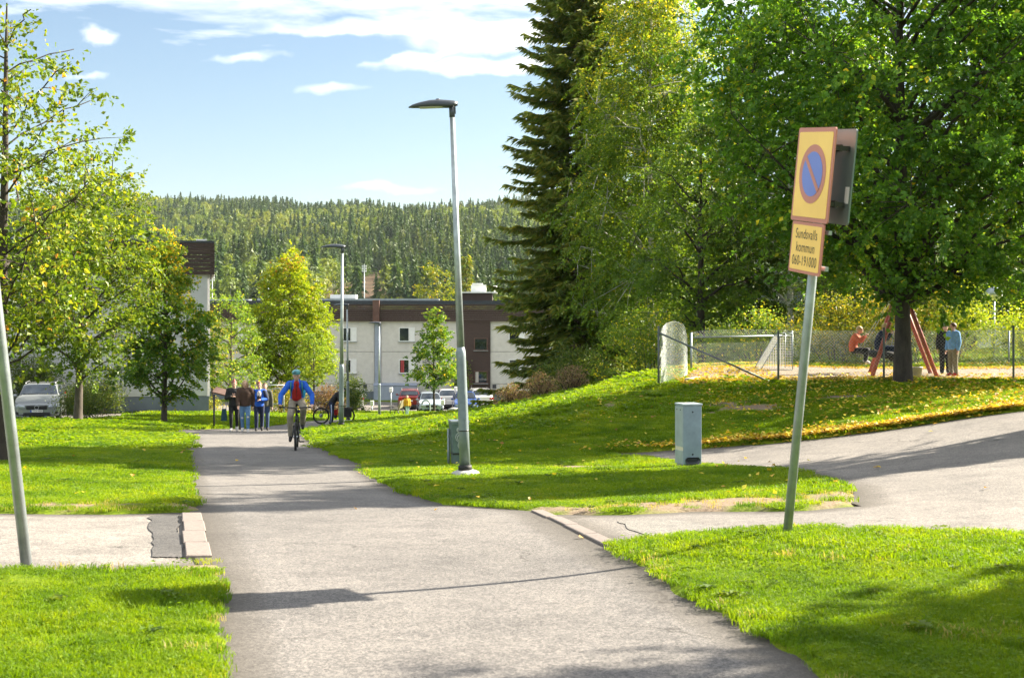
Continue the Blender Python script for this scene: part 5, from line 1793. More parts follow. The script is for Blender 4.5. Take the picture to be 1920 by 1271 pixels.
# information board, tube frame, bench, hoops, socket posts
def small_stuff():
    x, y = -9.75, 46.3
    x, y = -10.4, 48.4
    r = thing('notice_board', 'tilted brown board on a thin black post beside the walking group', 'board', (x, y, gz(x, y)))
    MB().tube([(0, 0, -0.3), (0, 0, 1.18)], 0.035, 8).build('post', M_BLACKM, r)
    MB().tube([(0.85, 0.3, -0.3), (0.85, 0.3, 1.05)], 0.035, 8).build('post', M_BLACKM, r)
    MB().box((0.42, 0.2, 1.2), (0.95, 0.5, 0.05), Matrix.Rotation(R(14), 3, 'Y') @ Matrix.Rotation(R(18), 3, 'X')).build('panel', mat('rust_brown', (0.10, 0.055, 0.042), 0.7, 0.15), r)
    x, y = -15.35, 86
    r = thing('tube_frame', 'galvanised tube frame standing behind the walking group', 'frame', (x, y, gz(x, y)))
    for (a, b) in (((-1.4, 0, 1.95), (1.25, 0.2, 1.9)), ((1.2, 0, -0.1), (1.2, 0, 1.92)), ((-1.4, 0, -0.1), (-1.4, 0, 1.95)), ((0.5, 0, 0.75), (1.2, 0, 0.75)), ((0.3, 0, 1.65), (1.2, 0, 1.75)), ((1.2, 0, 0.1), (1.75, -.3, -0.02))):
        MB().tube([a, b], 0.035, 6).build('tube', M_GALV, r)
    # bench seen from its end
    x, y = -6.72, 81.6
    mw = mat('bench_slat', (0.17, 0.15, 0.085), 0.6, 0.15, 5, stretch=(1, 0.2, 1))
    r = thing('park_bench', 'black-framed park bench with pale wooden slats beside the child in yellow', 'bench', (x, y, gz(x, y)), R(-6))
    for s in (-0.75, 0.75):
        MB().tube([(-0.35, s, 0.0), (-0.28, s, 0.42), (0.16, s, 0.40), (0.30, s, 0.92)], 0.028, 6).tube([(0.22, s, 0.0), (0.14, s, 0.42)], 0.028, 6).tube([(-0.40, s, 0.62), (0.2, s, 0.64)], 0.022, 6).build('side_frame', M_BLACKM, r)
    for i in range(4):
        MB().box((-0.29 + i * 0.12, 0, 0.45), (0.10, 1.7, 0.03)).build('seat_slat', mw, r)
    for i in range(4):
        f = i / 3
        MB().box((0.175 + 0.11 * f, 0, 0.55 + 0.34 * f), (0.03, 1.7, 0.095), Matrix.Rotation(R(18), 3, 'Y')).build('back_slat', mw, r)
    x, y = -6.0, 97.5
    r = thing('steel_hoop', 'low curved grey steel hoop in front of the silver-blue car', 'hoop', (x, y, gz(x, y)))
    pts = [(0.28 * math.cos(R(a)) - 0.05, 0, 0.62 + 0.28 * math.sin(R(a))) for a in range(0, 200, 20)]
    MB().tube([(0.23, 0, -0.2), (0.23, 0, 0.3)] + pts, 0.06, 10).build('tube', M_GALV, r)
    for x, y, h, lab in ((-9.25, 106, 1.62, 'white-headed engine heater post beside the red car'), (-4.35, 107, 1.7, 'white-headed engine heater post between the white cars'), (-5.05, 101.3, 0.85, 'short engine heater post in front of the white saloon car'), (-10.2, 101, 0.75, 'low cream socket post by the lawn edge near the bench')):
        r = thing('heater_post', lab, 'post', (x, y, gz(x, y)))
        MB().tube([(0, 0, -0.2), (0, 0, h - 0.3)], 0.04, 8).build('post', M_GALV, r)
        MB().cbox((0, 0, h - 0.12), (0.26, 0.22, 0.36), 0.03).build('socket_box', M_WHITE, r)
    x, y = -4.2, 100.6
    r = thing('stone_block', 'rounded pale stone at the lawn edge in front of the blue car', 'stone', (x, y, gz(x, y)))
    MB().ellipsoid((0, 0, 0.1), (0.5, 0.35, 0.28), 14, 8).build('stone', M_BASE, r)
    # floodlight masts beyond the roofs
    for x, y, h, lab in ((-73.5, 340, 17.8, 'tall mast with white floodlight panels beside the end block roof'), (-61.5, 350, 17.0, 'floodlight mast partly behind the oval tree top'), (-37.5, 352, 20.5, 'floodlight mast standing against the wooded hill right of the path lamp')):
        r = thing('floodlight_mast', lab, 'mast', (x, y, gz(x, y)))
        MB().tube([(0, 0, 0), (0, 0, h)], [0.16, 0.09], 8).build('mast', M_GALV, r)
        for i in range(3):
            for j in (-1, 0, 1):
                MB().box((j * 0.42, -0.2, h - 0.4 - i * 0.62), (0.32, 0.2, 0.44)).build('floodlight', M_WHITE, r)
    x, y = 15.5, 44.6
    r = thing('globe_lamp', 'white ball lamp with grey dome cap above the bushes of the playground', 'lamp', (x, y, gz(x, y)))
    MB().tube([(0, 0, -0.2), (0, 0, 1.92)], 0.04, 10).build('pole', M_GALV, r)
    MB().lathe([(0.05, 1.88), (0.16, 1.92), (0.255, 2.02), (0.26, 2.06)], 20).build('globe', mat('opal_glass', (0.75, 0.73, 0.66), 0.3, 0.03), r)
    MB().lathe([(0.27, 2.06)] + [(0.27 * math.cos(R(a)), 2.06 + 0.26 * math.sin(R(a))) for a in range(10, 90, 12)], 20).build('dome_cap', mat('dome_grey', (0.38, 0.44, 0.50), 0.35, 0.06, metallic=0.2), r)


small_stuff()


# ---------------------------------------------------------------- cars
M_CGLASS = glass_mat('car_glass', (0.012, 0.02, 0.03), 0.03)
M_TYRE = mat('tyre', (0.014, 0.014, 0.015), 0.8, 0.2, 20)
M_RIM = mat('rim', (0.42, 0.43, 0.45), 0.3, 0.1, metallic=0.8)
M_TRIM = mat('black_trim', (0.014, 0.014, 0.016), 0.45, 0.1)
M_HEADL = mat('headlight', (0.40, 0.44, 0.50), 0.08, 0.05, metallic=0.3)
M_TAILL = mat('taillight', (0.32, 0.012, 0.012), 0.12, 0.1)
M_PLATE = mat('number_plate', (0.72, 0.72, 0.70), 0.4, 0.03)
M_EUBLUE = mat('plate_blue', (0.02, 0.06, 0.42), 0.4, 0.03)


def car_paint(name, c):
    return mat(name, c, 0.22, 0.03, 2, metallic=0.25, coat=0.6)


def car(label, x, y, yaw, paint, style='wagon', L=4.6, W=1.84, H=1.48, front=True, plate_text=None, z=None, group=None):
    """body runs along local Y, nose towards -Y"""
    root = thing('parked_car', label, 'car', (x, y, gz(x, y) - 0.045), yaw, group)
    hw = W / 2
    # stations: y, sill z, deck/bonnet z, roof z (None = no cabin), half width, roof half width
    by = {'wagon': (0.19, 0.36, 0.86, 0.985), 'suv': (0.19, 0.36, 0.84, 0.97), 'hatch': (0.17, 0.36, 0.80, 0.96), 'sedan': (0.20, 0.38, 0.70, 0.86)}[style]
    bel = H * 0.63
    ys = [-0.5, -0.487, -0.44, -0.36, -0.5 + by[0] + 0.06, -0.5 + by[1], -0.05, 0.12, -0.5 + by[2], -0.5 + by[3], 0.485, 0.5]
    ys = sorted(set(ys))
    V = []
    rows = []
    for t in ys:
        yy = t * L
        u = t + 0.5
        edge = min(1.0, min(u, 1 - u) / 0.07)
        w = hw * (0.80 + 0.20 * math.sin(math.pi / 2 * edge) ** 0.8)
        # bonnet / deck height
        if u < by[0] + 0.03:
            k = u / (by[0] + 0.03)
            deck = H * (0.44 + 0.155 * min(1, k * 1.6) ** 0.5)
            deck = min(deck + 0.03 * k, bel)
        else:
            deck = bel
        if u > 0.95 and style == 'sedan':
            deck = H * 0.66
        if u > by[3]:
            deck = min(deck, H * (0.64 if style != 'sedan' else 0.66))
        # roof line
        if u <= by[0] + 0.03 or u >= by[3] + 1e-6:
            roof = deck
        elif u < by[1]:
            roof = deck + (H - deck) * ((u - by[0] - 0.03) / (by[1] - by[0] - 0.03)) ** 0.85
        elif u > by[2]:
            roof = deck + (H - 0.05 - deck) * (1 - (u - by[2]) / (by[3] - by[2])) ** 0.8
        else:
            roof = H - 0.035 * abs((u - 0.5) * 2) ** 2
        wr = w * (1 - 0.20 * (roof - deck) / (H - bel + 1e-3))
        zs = 0.20 + 0.10 * (1 - edge)
        row = [(-w * 0.93, zs), (-w, zs + 0.12), (-w * 1.0, bel * 0.62), (-w * 0.965, deck - 0.03), (-w * 0.93, deck), (-wr + 0.07 * (roof > deck + .1), roof - 0.045 * (roof > deck + .1)), (-wr * 0.72, roof), (0, roof + 0.012)]
        row = row + [(-a, b) for a, b in row[-2::-1]]
        rows.append([(a, yy, b) for a, b in row])
    n = len(rows[0])
    V = [p for r_ in rows for p in r_]
    F = []
    for i in range(len(rows) - 1):
        for k in range(n - 1):
            F.append((i * n + k, i * n + k + 1, i * n + n + k + 1, i * n + n + k))
        F.append((i * n + n - 1, i * n, i * n + n, i * n + 2 * n - 1))
    F += [tuple(range(n)), tuple(range(len(V) - 1, len(V) - n - 1, -1))]
    body = MB().add(V, F, 0, False).build('body', paint, root, 0.025)

    def at(u):
        yy = (u - 0.5) * L
        i = max(j for j in range(len(ys)) if ys[j] <= u - 0.5 + 1e-6)
        i = min(i, len(ys) - 2)
        f = ((u - 0.5) - ys[i]) / (ys[i + 1] - ys[i])
        return [tuple(np.array(rows[i][k]) * (1 - f) + np.array(rows[i + 1][k]) * f) for k in range(n)]

    def band(name, u0, u1, k0, k1, ins, m, parent, off=0.012, cut=(0.08, 0.08)):
        """pane laid on the shell between stations u0,u1 and section points k0..k1"""
        m0 = at(u0); m1 = at(u1)
        ks = list(range(k0, k1 + 1))
        a = [np.array(m0[k]) for k in ks]; b = [np.array(m1[k]) for k in ks]
        pts = a + b
        c = sum(pts) / len(pts)
        pts = [p + (c - p) * ins for p in pts]
        nrm = np.cross(pts[len(ks) - 1] - pts[0], pts[len(ks)] - pts[0]); nrm /= np.linalg.norm(nrm) + 1e-9
        ctr = np.array([0, c[1] * 0.6, H * 0.5])
        if np.dot(nrm, c - ctr) < 0:
            nrm = -nrm
        pts = [p + nrm * off for p in pts]
        q = len(ks)
        fs = [(i, i + 1, q + i + 1, q + i) for i in range(q - 1)]
        back = [p - nrm * 0.01 for p in pts]
        MB().add([tuple(p) for p in pts], fs).build(name, m, parent)
    band('windscreen', by[0] + 0.045, by[1] - 0.012, 5, 9, 0.05, M_CGLASS, root, 0.03)
    band('rear_window', by[2] + 0.015, by[3] - 0.02 if style == 'sedan' else by[2] + (by[3] - by[2]) * 0.72, 5, 9, 0.07, M_CGLASS, root, 0.035)
    for k0, k1 in ((4, 5), (9, 10)):
        band('side_window', by[1] - 0.06, 0.535, k0, k1, 0.14, M_CGLASS, root, 0.02)
        band('side_window', 0.55, min(by[2], 0.80), k0, k1, 0.14, M_CGLASS, root, 0.02)
    # wheels and arches
    rw = 0.335 if style != 'suv' else 0.36
    ry = Matrix.Rotation(R(90), 3, 'Y')
    for fy in (-0.315, 0.29):
        for sx in (-1, 1):
            w = thing_part('wheel', root, (sx * (hw - 0.10), fy * L, rw))
            MB().lathe([(rw * 0.62, -0.105), (rw * 0.92, -0.11), (rw, -0.08), (rw, 0.08), (rw * 0.92, 0.11), (rw * 0.62, 0.105)], 20, rot=ry).build('tyre', M_TYRE, w)
            MB().lathe([(rw * 0.60, -0.112), (rw * 0.60, 0.112)], 14, rot=ry).build('rim', M_RIM, w)
            V2 = [(sx * (hw + 0.004), fy * L + (rw + 0.07) * math.cos(R(a)), rw + (rw + 0.07) * math.sin(R(a))) for a in range(-20, 201, 22)]
            MB().add(V2, [tuple(range(len(V2)))]).build('wheel_arch', M_TRIM, root)
    # front
    yF = -L / 2
    gr = MB().cbox((0, yF + 0.0, H * 0.385), (W * 0.46, 0.09, 0.17), 0.03, axis='y').build('grille', M_TRIM, root)
    MB().cbox((0, yF + 0.01, H * 0.19), (W * 0.60, 0.10, 0.17), 0.03, axis='y').build('lower_grille', M_TRIM, root)
    for sx in (-1, 1):
        MB().cbox((sx * hw * 0.70, yF + 0.06, H * 0.41), (hw * 0.40, 0.16, 0.13), 0.03, Matrix.Rotation(R(sx * 14), 3, 'Z') @ Matrix.Rotation(R(sx * -6), 3, 'Y'), axis='y').build('headlight', M_HEADL, root)
        MB().cbox((sx * hw * 0.80, yF + 0.08, H * 0.24), (hw * 0.26, 0.12, 0.12), 0.03, axis='y').build('fog_vent', M_TRIM, root)
        MB().add([(sx * hw * 0.30, yF - 0.03, H * 0.12), (sx * hw * 0.42, yF - 0.03, H * 0.12), (sx * hw * 0.66, yF - 0.01, H * 0.235), (sx * hw * 0.52, yF - 0.02, H * 0.235)], [(0, 1, 2, 3)]).add([(sx * hw * 0.50, yF - 0.028, H * 0.13), (sx * hw * 0.95, yF + 0.06, H * 0.14), (sx * hw * 0.95, yF + 0.06, H * 0.165), (sx * hw * 0.50, yF - 0.028, H * 0.16)], [(0, 1, 2, 3)]).build('bumper_trim', paint, root)
        MB().ellipsoid((sx * (hw + 0.10), (by[1] - 0.5 - 0.05) * L, bel + 0.06), (0.11, 0.07, 0.075), 10, 6).box((sx * (hw + 0.0), (by[1] - 0.5 - 0.05) * L, bel + 0.03), (0.12, 0.04, 0.04)).build('mirror', paint, root)
        MB().cbox((sx * hw * 0.78, L / 2 - 0.035, H * 0.56), (hw * 0.36, 0.12, 0.18 if style != 'wagon' else 0.26), 0.03, axis='y').build('taillight', M_TAILL, root)
        if style in ('wagon', 'suv'):
            MB().tube([(sx * hw * 0.66, -0.10 * L, H - 0.01), (sx * hw * 0.68, -0.06 * L, H + 0.045), (sx * hw * 0.68, 0.28 * L, H + 0.04), (sx * hw * 0.66, 0.32 * L, H - 0.02)], 0.022, 6).build('roof_rail', M_RIM, root)
    npf = MB().box((0, yF - 0.055, H * 0.285), (0.50, 0.02, 0.11)).build('number_plate', M_PLATE, root)
    MB().box((-0.225, yF - 0.067, H * 0.285), (0.05, 0.006, 0.105)).build('plate_band', M_EUBLUE, npf)
    if plate_text:
        text_mesh('plate_lettering', plate_text, 0.11, M_INK, npf, (0.03, yF - 0.068, H * 0.285), (R(90), 0, 0), 0.9)
    MB().box((0, L / 2 + 0.012, H * 0.47), (0.50, 0.02, 0.11)).build('number_plate', M_PLATE, root)
    MB().cbox((0, L / 2 - 0.02, H * 0.20), (W * 0.72, 0.10, 0.22), 0.03, axis='y').build('rear_bumper', M_TRIM, root)
    return root, gr


def thing_part(name, parent, loc):
    o = bpy.data.objects.new(name, None)
    o.empty_display_size = 0.1
    COL.objects.link(o); o.parent = parent; o.location = loc
    return o


P_SILV = car_paint('paint_silver', (0.27, 0.29, 0.30))
P_WHIT = car_paint('paint_white', (0.74, 0.74, 0.73))
P_RED = car_paint('paint_dark_red', (0.20, 0.012, 0.016))
P_BLUE = car_paint('paint_blue', (0.018, 0.07, 0.28))
P_ICE = car_paint('paint_ice_blue', (0.42, 0.50, 0.57))
P_GREY = car_paint('paint_grey', (0.36, 0.36, 0.35))
c1, g1 = car('silver estate car with dark grille and round emblem parked facing the lawn', -20.9, 61.6, R(14), P_SILV, 'wagon', 4.75, 1.86, 1.52, True, 'TGY 484')
rg = []
MB().tube([(0.085 * math.cos(R(a)), -2.425, 1.52 * 0.385 + 0.085 * math.sin(R(a))) for a in range(0, 361, 24)], 0.016, 6, cap=False).tube([(0.05, -2.425, 0.645), (0.36, -2.42, 0.675)], 0.008, 4).build('emblem', M_RIM, g1)
car('dark red estate car with roof rails seen from behind', -8.05, 109, R(184), P_RED, 'wagon', 4.6, 1.80, 1.52)
car('ice blue hatchback facing the lawn beside the small green tree', -6.15, 103.6, R(7), P_ICE, 'hatch', 4.2, 1.76, 1.46)
car('white saloon car seen from behind between the ice blue and dark blue cars', -5.1, 110.5, R(186), P_WHIT, 'sedan', 4.7, 1.85, 1.46)
car('dark blue car facing the lawn behind the tall lamp post', -3.5, 103.2, R(5), P_BLUE, 'hatch', 4.2, 1.76, 1.55)
car('white hatchback seen from behind next to the brown stair tower', -2.6, 110, R(188), P_WHIT, 'suv', 4.4, 1.82, 1.56)
car('grey off-roader with dark rear window beside the purple bush', -12.35, 106.5, R(188), P_GREY, 'suv', 4.5, 1.85, 1.66)


# ---------------------------------------------------------------- bicycles
M_BFRAME = mat('bike_black', (0.014, 0.014, 0.016), 0.35, 0.1)


def wheel_parts(parent, x, z, r, hub=True):
    w = thing_part('wheel', parent, (x, 0, z))
    rx = Matrix.Rotation(R(90), 3, 'X')
    n = 28
    V = []; F = []
    tr = 0.027
    for i in range(n):
        a = 2 * math.pi * i / n
        for k in range(6):
            b = 2 * math.pi * k / 6
            rr = r - tr + tr * math.cos(b)
            V.append((rr * math.cos(a), tr * 0.95 * math.sin(b), rr * math.sin(a)))
    for i in range(n):
        for k in range(6):
            F.append((i * 6 + k, i * 6 + (k + 1) % 6, ((i + 1) % n) * 6 + (k + 1) % 6, ((i + 1) % n) * 6 + k))
    MB().add(V, F, 0, True).build('tyre', M_TYRE, w)
    rim = [((r - 0.06) * math.cos(2 * math.pi * i / 24), 0, (r - 0.06) * math.sin(2 * math.pi * i / 24)) for i in range(25)]
    MB().tube(rim, 0.011, 5, cap=False).build('rim', M_BFRAME, w)
    sp = MB()
    for i in range(20):
        a = 2 * math.pi * i / 20
        sp.tube([(0.02 * math.cos(a + 1), 0.025 * (-1) ** i, 0.02 * math.sin(a + 1)), ((r - 0.06) * math.cos(a), 0, (r - 0.06) * math.sin(a))], 0.0016, 3, cap=False)
    sp.build('spokes', M_RIM, w)
    MB().lathe([(0.024, -0.05), (0.024, 0.05)], 10, rot=rx).build('hub', M_RIM, w)
    MB().lathe([(0.08, 0.028), (0.08, 0.031)], 16, rot=rx).build('brake_disc', M_RIM, w)
    return w


def bicycle(label, loc, yaw, r=0.33, cargo=False, flat=True):
    """nose towards local +X"""
    b = thing('bicycle', label, 'bicycle', loc, yaw)
    wb = 1.08
    xr, xf = -wb / 2, wb / 2
    wheel_parts(b, xr, r, r)
    wheel_parts(b, xf, r, r)
    bb = (-0.08, 0, r - 0.03); seat = (-0.22, 0, r + 0.47); head0 = (0.33, 0, r + 0.28); head1 = (0.29, 0, r + 0.42)
    fr = MB()
    for a, c, q in ((bb, seat, .017), (bb, head0, .021), (seat, head1, .018), (head0, head1, .022)):
        fr.tube([a, c], q, 8)
    for s in (-1, 1):
        fr.tube([(bb[0], s * .03, bb[2]), (xr, s * .06, r)], .011, 6).tube([(seat[0], s * .02, seat[2] - .06), (xr, s * .06, r)], .010, 6)
    fr.build('frame', M_BFRAME, b)
    fk = MB()
    fk.tube([head0, (0.36, 0, r + .20)], .02, 8).tube([(0.36, -.06, r + .21), (0.36, .06, r + .21)], .018, 8)
    for s in (-1, 1):
        fk.tube([(0.36, s * .055, r + .22), (xf, s * .06, r)], .015, 6)
    fk.build('fork', M_BFRAME, b)
    hb = MB().tube([head1, (0.27, 0, r + .56), (0.33, 0, r + .58)], .015, 8).tube([(0.26, -.32, r + .60), (0.32, -.16, r + .60), (0.34, 0, r + .58), (0.32, .16, r + .60), (0.26, .32, r + .60)], .013, 8).build('handlebar', M_BFRAME, b)
    for s in (-1, 1):
        MB().tube([(0.27, s * .25, r + .60), (0.25, s * .35, r + .60)], .018, 8).build('grip', M_BLACK, hb)
        MB().tube([(0.31, s * .22, r + .59), (0.37, s * .27, r + .55)], .006, 5).build('brake_lever', M_RIM, hb)
    MB().lathe([(0.04, 0), (0.042, 0.03), (0.03, 0.05)], 12, (0.37, 0.05, r + .52), rot=Matrix.Rotation(R(90), 3, 'Y')).build('front_lamp', M_BLACK, b)
    MB().tube([seat, (-0.245, 0, r + .60)], .013, 8).build('seat_post', M_RIM, b)
    MB().ellipsoid((-0.26, 0, r + .63), (.14, .075, .035), 12, 6).ellipsoid((-0.15, 0, r + .63), (.10, .03, .025), 10, 6).build('saddle', M_BLACK, b)
    rx = Matrix.Rotation(R(90), 3, 'X')
    cr = MB().lathe([(.09, -.045), (.09, -.04)], 20, bb, rot=rx).tube([(bb[0], .05, bb[2]), (bb[0] + .12, .06, bb[2] - .12)], .011, 6).tube([(bb[0], -.05, bb[2]), (bb[0] - .12, -.06, bb[2] + .12)], .011, 6).build('crank', M_BFRAME, b)
    for s, dx, dz in ((1, .12, -.12), (-1, -.12, .12)):
        MB().box((bb[0] + dx, s * .115, bb[2] + dz), (.09, .10, .022)).build('pedal', M_BLACK, cr)
    if cargo:
        MB().box((xr - 0.02, 0.14, r + .12), (.38, .14, .36)).box((xr - 0.02, -0.14, r + .12), (.38, .14, .36)).box((xr - 0.02, 0, r + .33), (.5, .14, .02)).build('pannier', M_BLACK, b)
    return b


# ---------------------------------------------------------------- people
M_SKIN = mat('skin', (0.56, 0.34, 0.25), 0.55, 0.06, 10)
M_EYE = mat('eye_dark', (0.03, 0.02, 0.02), 0.2, 0.05)
M_LIP = mat('lip', (0.42, 0.16, 0.13), 0.5, 0.05)


def remesh(o, v, it=5):
    m = o.modifiers.new('remesh', 'REMESH'); m.mode = 'VOXEL'; m.voxel_size = v; m.use_smooth_shade = True
    s = o.modifiers.new('smooth', 'SMOOTH'); s.iterations = it; s.factor = 0.5
    return o


def lerp(a, b, t):
    return Vector(a) * (1 - t) + Vector(b) * t


def cloth(name, c, rough=0.85):
    return mat('cloth_' + name, c, rough, 0.2, 14, bump=1.0, bscale=16)


def person(label, loc, yaw, h, J, top, legs, shoes, hair, hood=None, hair_style='short', child=False, puffy=0.0, extra=None, skin=None):
    """J: joints of a figure 1.0 high that faces -Y (x is the viewer's right when it faces the viewer)"""
    skin = skin or M_SKIN
    root = thing('person', label, 'person', loc, yaw)
    d = dict(pelvis=(0, 0, .52), waist=(0, 0, .62), chest=(0, 0, .74), neck=(0, 0, .835), head=(0, -.01, .925),
             shl=(-.105, 0, .805), shr=(.105, 0, .805), ell=(-.14, 0.01, .64), elr=(.14, 0.01, .64), wrl=(-.15, -.03, .50), wrr=(.15, -.03, .50),
             hil=(-.052, 0, .515), hir=(.052, 0, .515), knl=(-.06, -.01, .285), knr=(.06, -.01, .285), anl=(-.06, 0.01, .045), anr=(.06, 0.01, .045), tol=(-.07, -.085, .018), tor=(.07, -.085, .018))
    d.update(J)
    S = {k: Vector(v) * h for k, v in d.items() if k not in ('look', 'grip', 'handl', 'handr')}
    hs = 1.15 if child else 1.0

    def cap(m, a, b, ra, rb):
        m.capsule(S[a] if isinstance(a, str) else a, S[b] if isinstance(b, str) else b, ra * h, rb * h, 10)
    b = MB()
    cap(b, 'pelvis', 'waist', .082, .074); cap(b, 'waist', 'chest', .074, .088); cap(b, 'chest', 'neck', .07, .036); cap(b, 'shl', 'shr', .044, .044)
    cap(b, 'neck', lerp(S['neck'], S['head'], .7), .034, .034)
    for s in 'lr':
        cap(b, 'sh' + s, 'el' + s, .035, .026); cap(b, 'el' + s, 'wr' + s, .026, .017)
        cap(b, 'hi' + s, 'kn' + s, .056, .036); cap(b, 'kn' + s, 'an' + s, .036, .022); cap(b, 'an' + s, 'to' + s, .024, .018)
    # head with jaw, nose, ears
    hc = S['head']
    fd = Vector((0, -1, 0))
    if 'look' in J:
        fd = Vector(J['look']).normalized()
    sd = fd.cross(Vector((0, 0, 1))).normalized()
    up = sd.cross(fd).normalized()
    rot = Matrix((sd, -fd, up)).transposed()
    b.ellipsoid(hc + up * .008 * h, (.046 * h * hs, .056 * h * hs, .062 * h * hs), 14, 10, rot=rot)
    b.ellipsoid(hc + fd * .018 * h - up * .03 * h, (.034 * h * hs, .036 * h * hs, .036 * h * hs), 12, 8, rot=rot)
    b.capsule(hc + fd * .054 * h * hs + up * .006 * h, hc + fd * .064 * h * hs - up * .010 * h, .006 * h, .009 * h, 6)
    for s in (-1, 1):
        b.ellipsoid(hc + sd * s * .048 * h * hs - up * .003 * h, (.006 * h, .012 * h, .018 * h), 8, 6, rot=rot)
    # hands: palm, four fingers, thumb
    for s in 'lr':
        w = S['wr' + s]
        dr = (w - S['el' + s]).normalized()
        hd = Vector(J.get('hand' + s, dr)).normalized()
        sgn = -1 if s == 'l' else 1
        side = hd.cross(Vector((0, 0, 1)))
        if side.length < 0.3:
            side = Vector((0, -1, 0))
        side = side.normalized()
        nrm = side.cross(hd).normalized()
        pc = w + hd * .030 * h
        b.ellipsoid(pc, (.022 * h, .012 * h, .030 * h), 10, 6, rot=Matrix((side, nrm, hd)).transposed())
        for f, (o_, ln) in enumerate(((-.016, .040), (-.005, .046), (.006, .043), (.016, .033))):
            r0 = pc + hd * .024 * h + side * o_ * h
            curl = J.get('grip', 0.35)
            k1 = r0 + (hd * (1 - curl * .4) - nrm * curl * .5 * sgn).normalized() * ln * .5 * h
            k2 = k1 + (hd * (1 - curl * 1.3) - nrm * curl * sgn).normalized() * ln * .5 * h
            b.capsule(r0, k1, .0062 * h, .0056 * h, 6); b.capsule(k1, k2, .0056 * h, .0045 * h, 6)
        t0 = pc - side * .018 * h - hd * .008 * h
        b.capsule(t0, t0 + (hd - side * 1.1).normalized() * .028 * h, .0075 * h, .0055 * h, 6)
    remesh(b.build('body', skin, root), .0075 * h, 3)
    for s in (-1, 1):
        MB().ellipsoid(hc + fd * .0515 * h * hs + sd * s * .019 * h + up * .008 * h, (.0065 * h, .005 * h, .005 * h), 8, 6).build('eye', M_EYE, root)
    MB().ellipsoid(hc + fd * .0525 * h - up * .027 * h, (.015 * h, .006 * h, .004 * h), 8, 6, rot=rot).build('mouth', M_LIP, root)
    # clothes
    t = MB(); g = .012 + puffy
    tors = [(lerp(S['pelvis'], S['waist'], -.22), .094, .076), (lerp(S['pelvis'], S['waist'], .1), .094, .078), (S['waist'], .088, .072), (lerp(S['waist'], S['chest'], .6), .095, .075), (lerp(S['chest'], S['neck'], .2), .108, .074), (lerp(S['chest'], S['neck'], .62), .100, .062), (lerp(S['chest'], S['neck'], .86), .060, .048), (lerp(S['chest'], S['neck'], 1.06), .043, .043)]
    n_ = 16; V_ = []
    for i_, (c_, rx_, ry_) in enumerate(tors):
        ax_ = (tors[min(i_ + 1, 7)][0] - tors[max(i_ - 1, 0)][0]).normalized()
        fy_ = ax_.cross(Vector((1, 0, 0))).normalized()
        for k_ in range(n_):
            a_ = 2 * math.pi * k_ / n_
            V_.append(c_ + Vector((1, 0, 0)) * math.cos(a_) * (rx_ + g * .8) * h + fy_ * math.sin(a_) * (ry_ + g * .8) * h)
    F_ = [(i_ * n_ + k_, i_ * n_ + (k_ + 1) % n_, i_ * n_ + n_ + (k_ + 1) % n_, i_ * n_ + n_ + k_) for i_ in range(7) for k_ in range(n_)] + [tuple(range(n_ - 1, -1, -1)), tuple(range(7 * n_, 8 * n_))]
    t.add(V_, F_)
    cap(t, 'shl', 'shr', .044 + g * .6, .044 + g * .6)
    for s in 'lr':
        cap(t, 'sh' + s, 'el' + s, .040 + g * .8, .034 + g * .7); cap(t, 'el' + s, lerp(S['el' + s], S['wr' + s], .93), .034 + g * .7, .024 + g * .5)
    remesh(t.build('jacket', top, root), .011 * h, 4)
    t = MB()
    lg = legs[1] if isinstance(legs, tuple) else .010
    lm_ = legs[0] if isinstance(legs, tuple) else legs
    cap(t, 'pelvis', lerp(S['pelvis'], S['waist'], .6), .084, .080)
    for s in 'lr':
        cap(t, 'hi' + s, 'kn' + s, .060 + lg * .6, .040 + lg); cap(t, 'kn' + s, lerp(S['kn' + s], S['an' + s], .95), .040 + lg, .028 + lg * 1.2)
    remesh(t.build('trousers', lm_, root), .010 * h, 4)
    for s in 'lr':
        t = MB()
        cap(t, lerp(S['an' + s], S['to' + s], -.25), lerp(S['an' + s], S['to' + s], .35), .032, .031); cap(t, lerp(S['an' + s], S['to' + s], .35), 'to' + s, .031, .023)
        remesh(t.build('shoe', shoes, root), .008 * h, 3)
    # hair
    if hair is not None:
        t = MB()
        t.ellipsoid(hc + up * .022 * h - fd * .012 * h, (.054 * h * hs, .060 * h * hs, .058 * h * hs), 14, 10, rot=rot)
        if hair_style == 'long':
            for k in range(7):
                a = R(20 + k * 23)
                o_ = sd * math.cos(a) * .05 * h - fd * math.sin(a) * .045 * h
                t.capsule(hc + o_ + up * .01 * h, hc + o_ * 1.25 - up * (.085 + .02 * (k % 2)) * h, .021 * h, .014 * h, 7)
        if hair_style == 'bun':
            t.ellipsoid(hc + up * .078 * h - fd * .03 * h, (.026 * h, .026 * h, .024 * h), 10, 8)
        if hair_style == 'cap':
            t.ellipsoid(hc + up * .028 * h + fd * .055 * h, (.044 * h, .040 * h, .008 * h), 12, 6, rot=rot)
        remesh(t.build('hat' if hair_style == 'cap' else 'hair', hair, root), .009 * h, 2)
    if hood:
        t = MB().ellipsoid(S['neck'] - fd * .05 * h - Vector((0, 0, .012 * h)), (.072 * h, .045 * h, .05 * h), 12, 8)
        remesh(t.build('hood', hood, root), .010 * h, 3)
    return root, S, (hc, fd, sd, up)


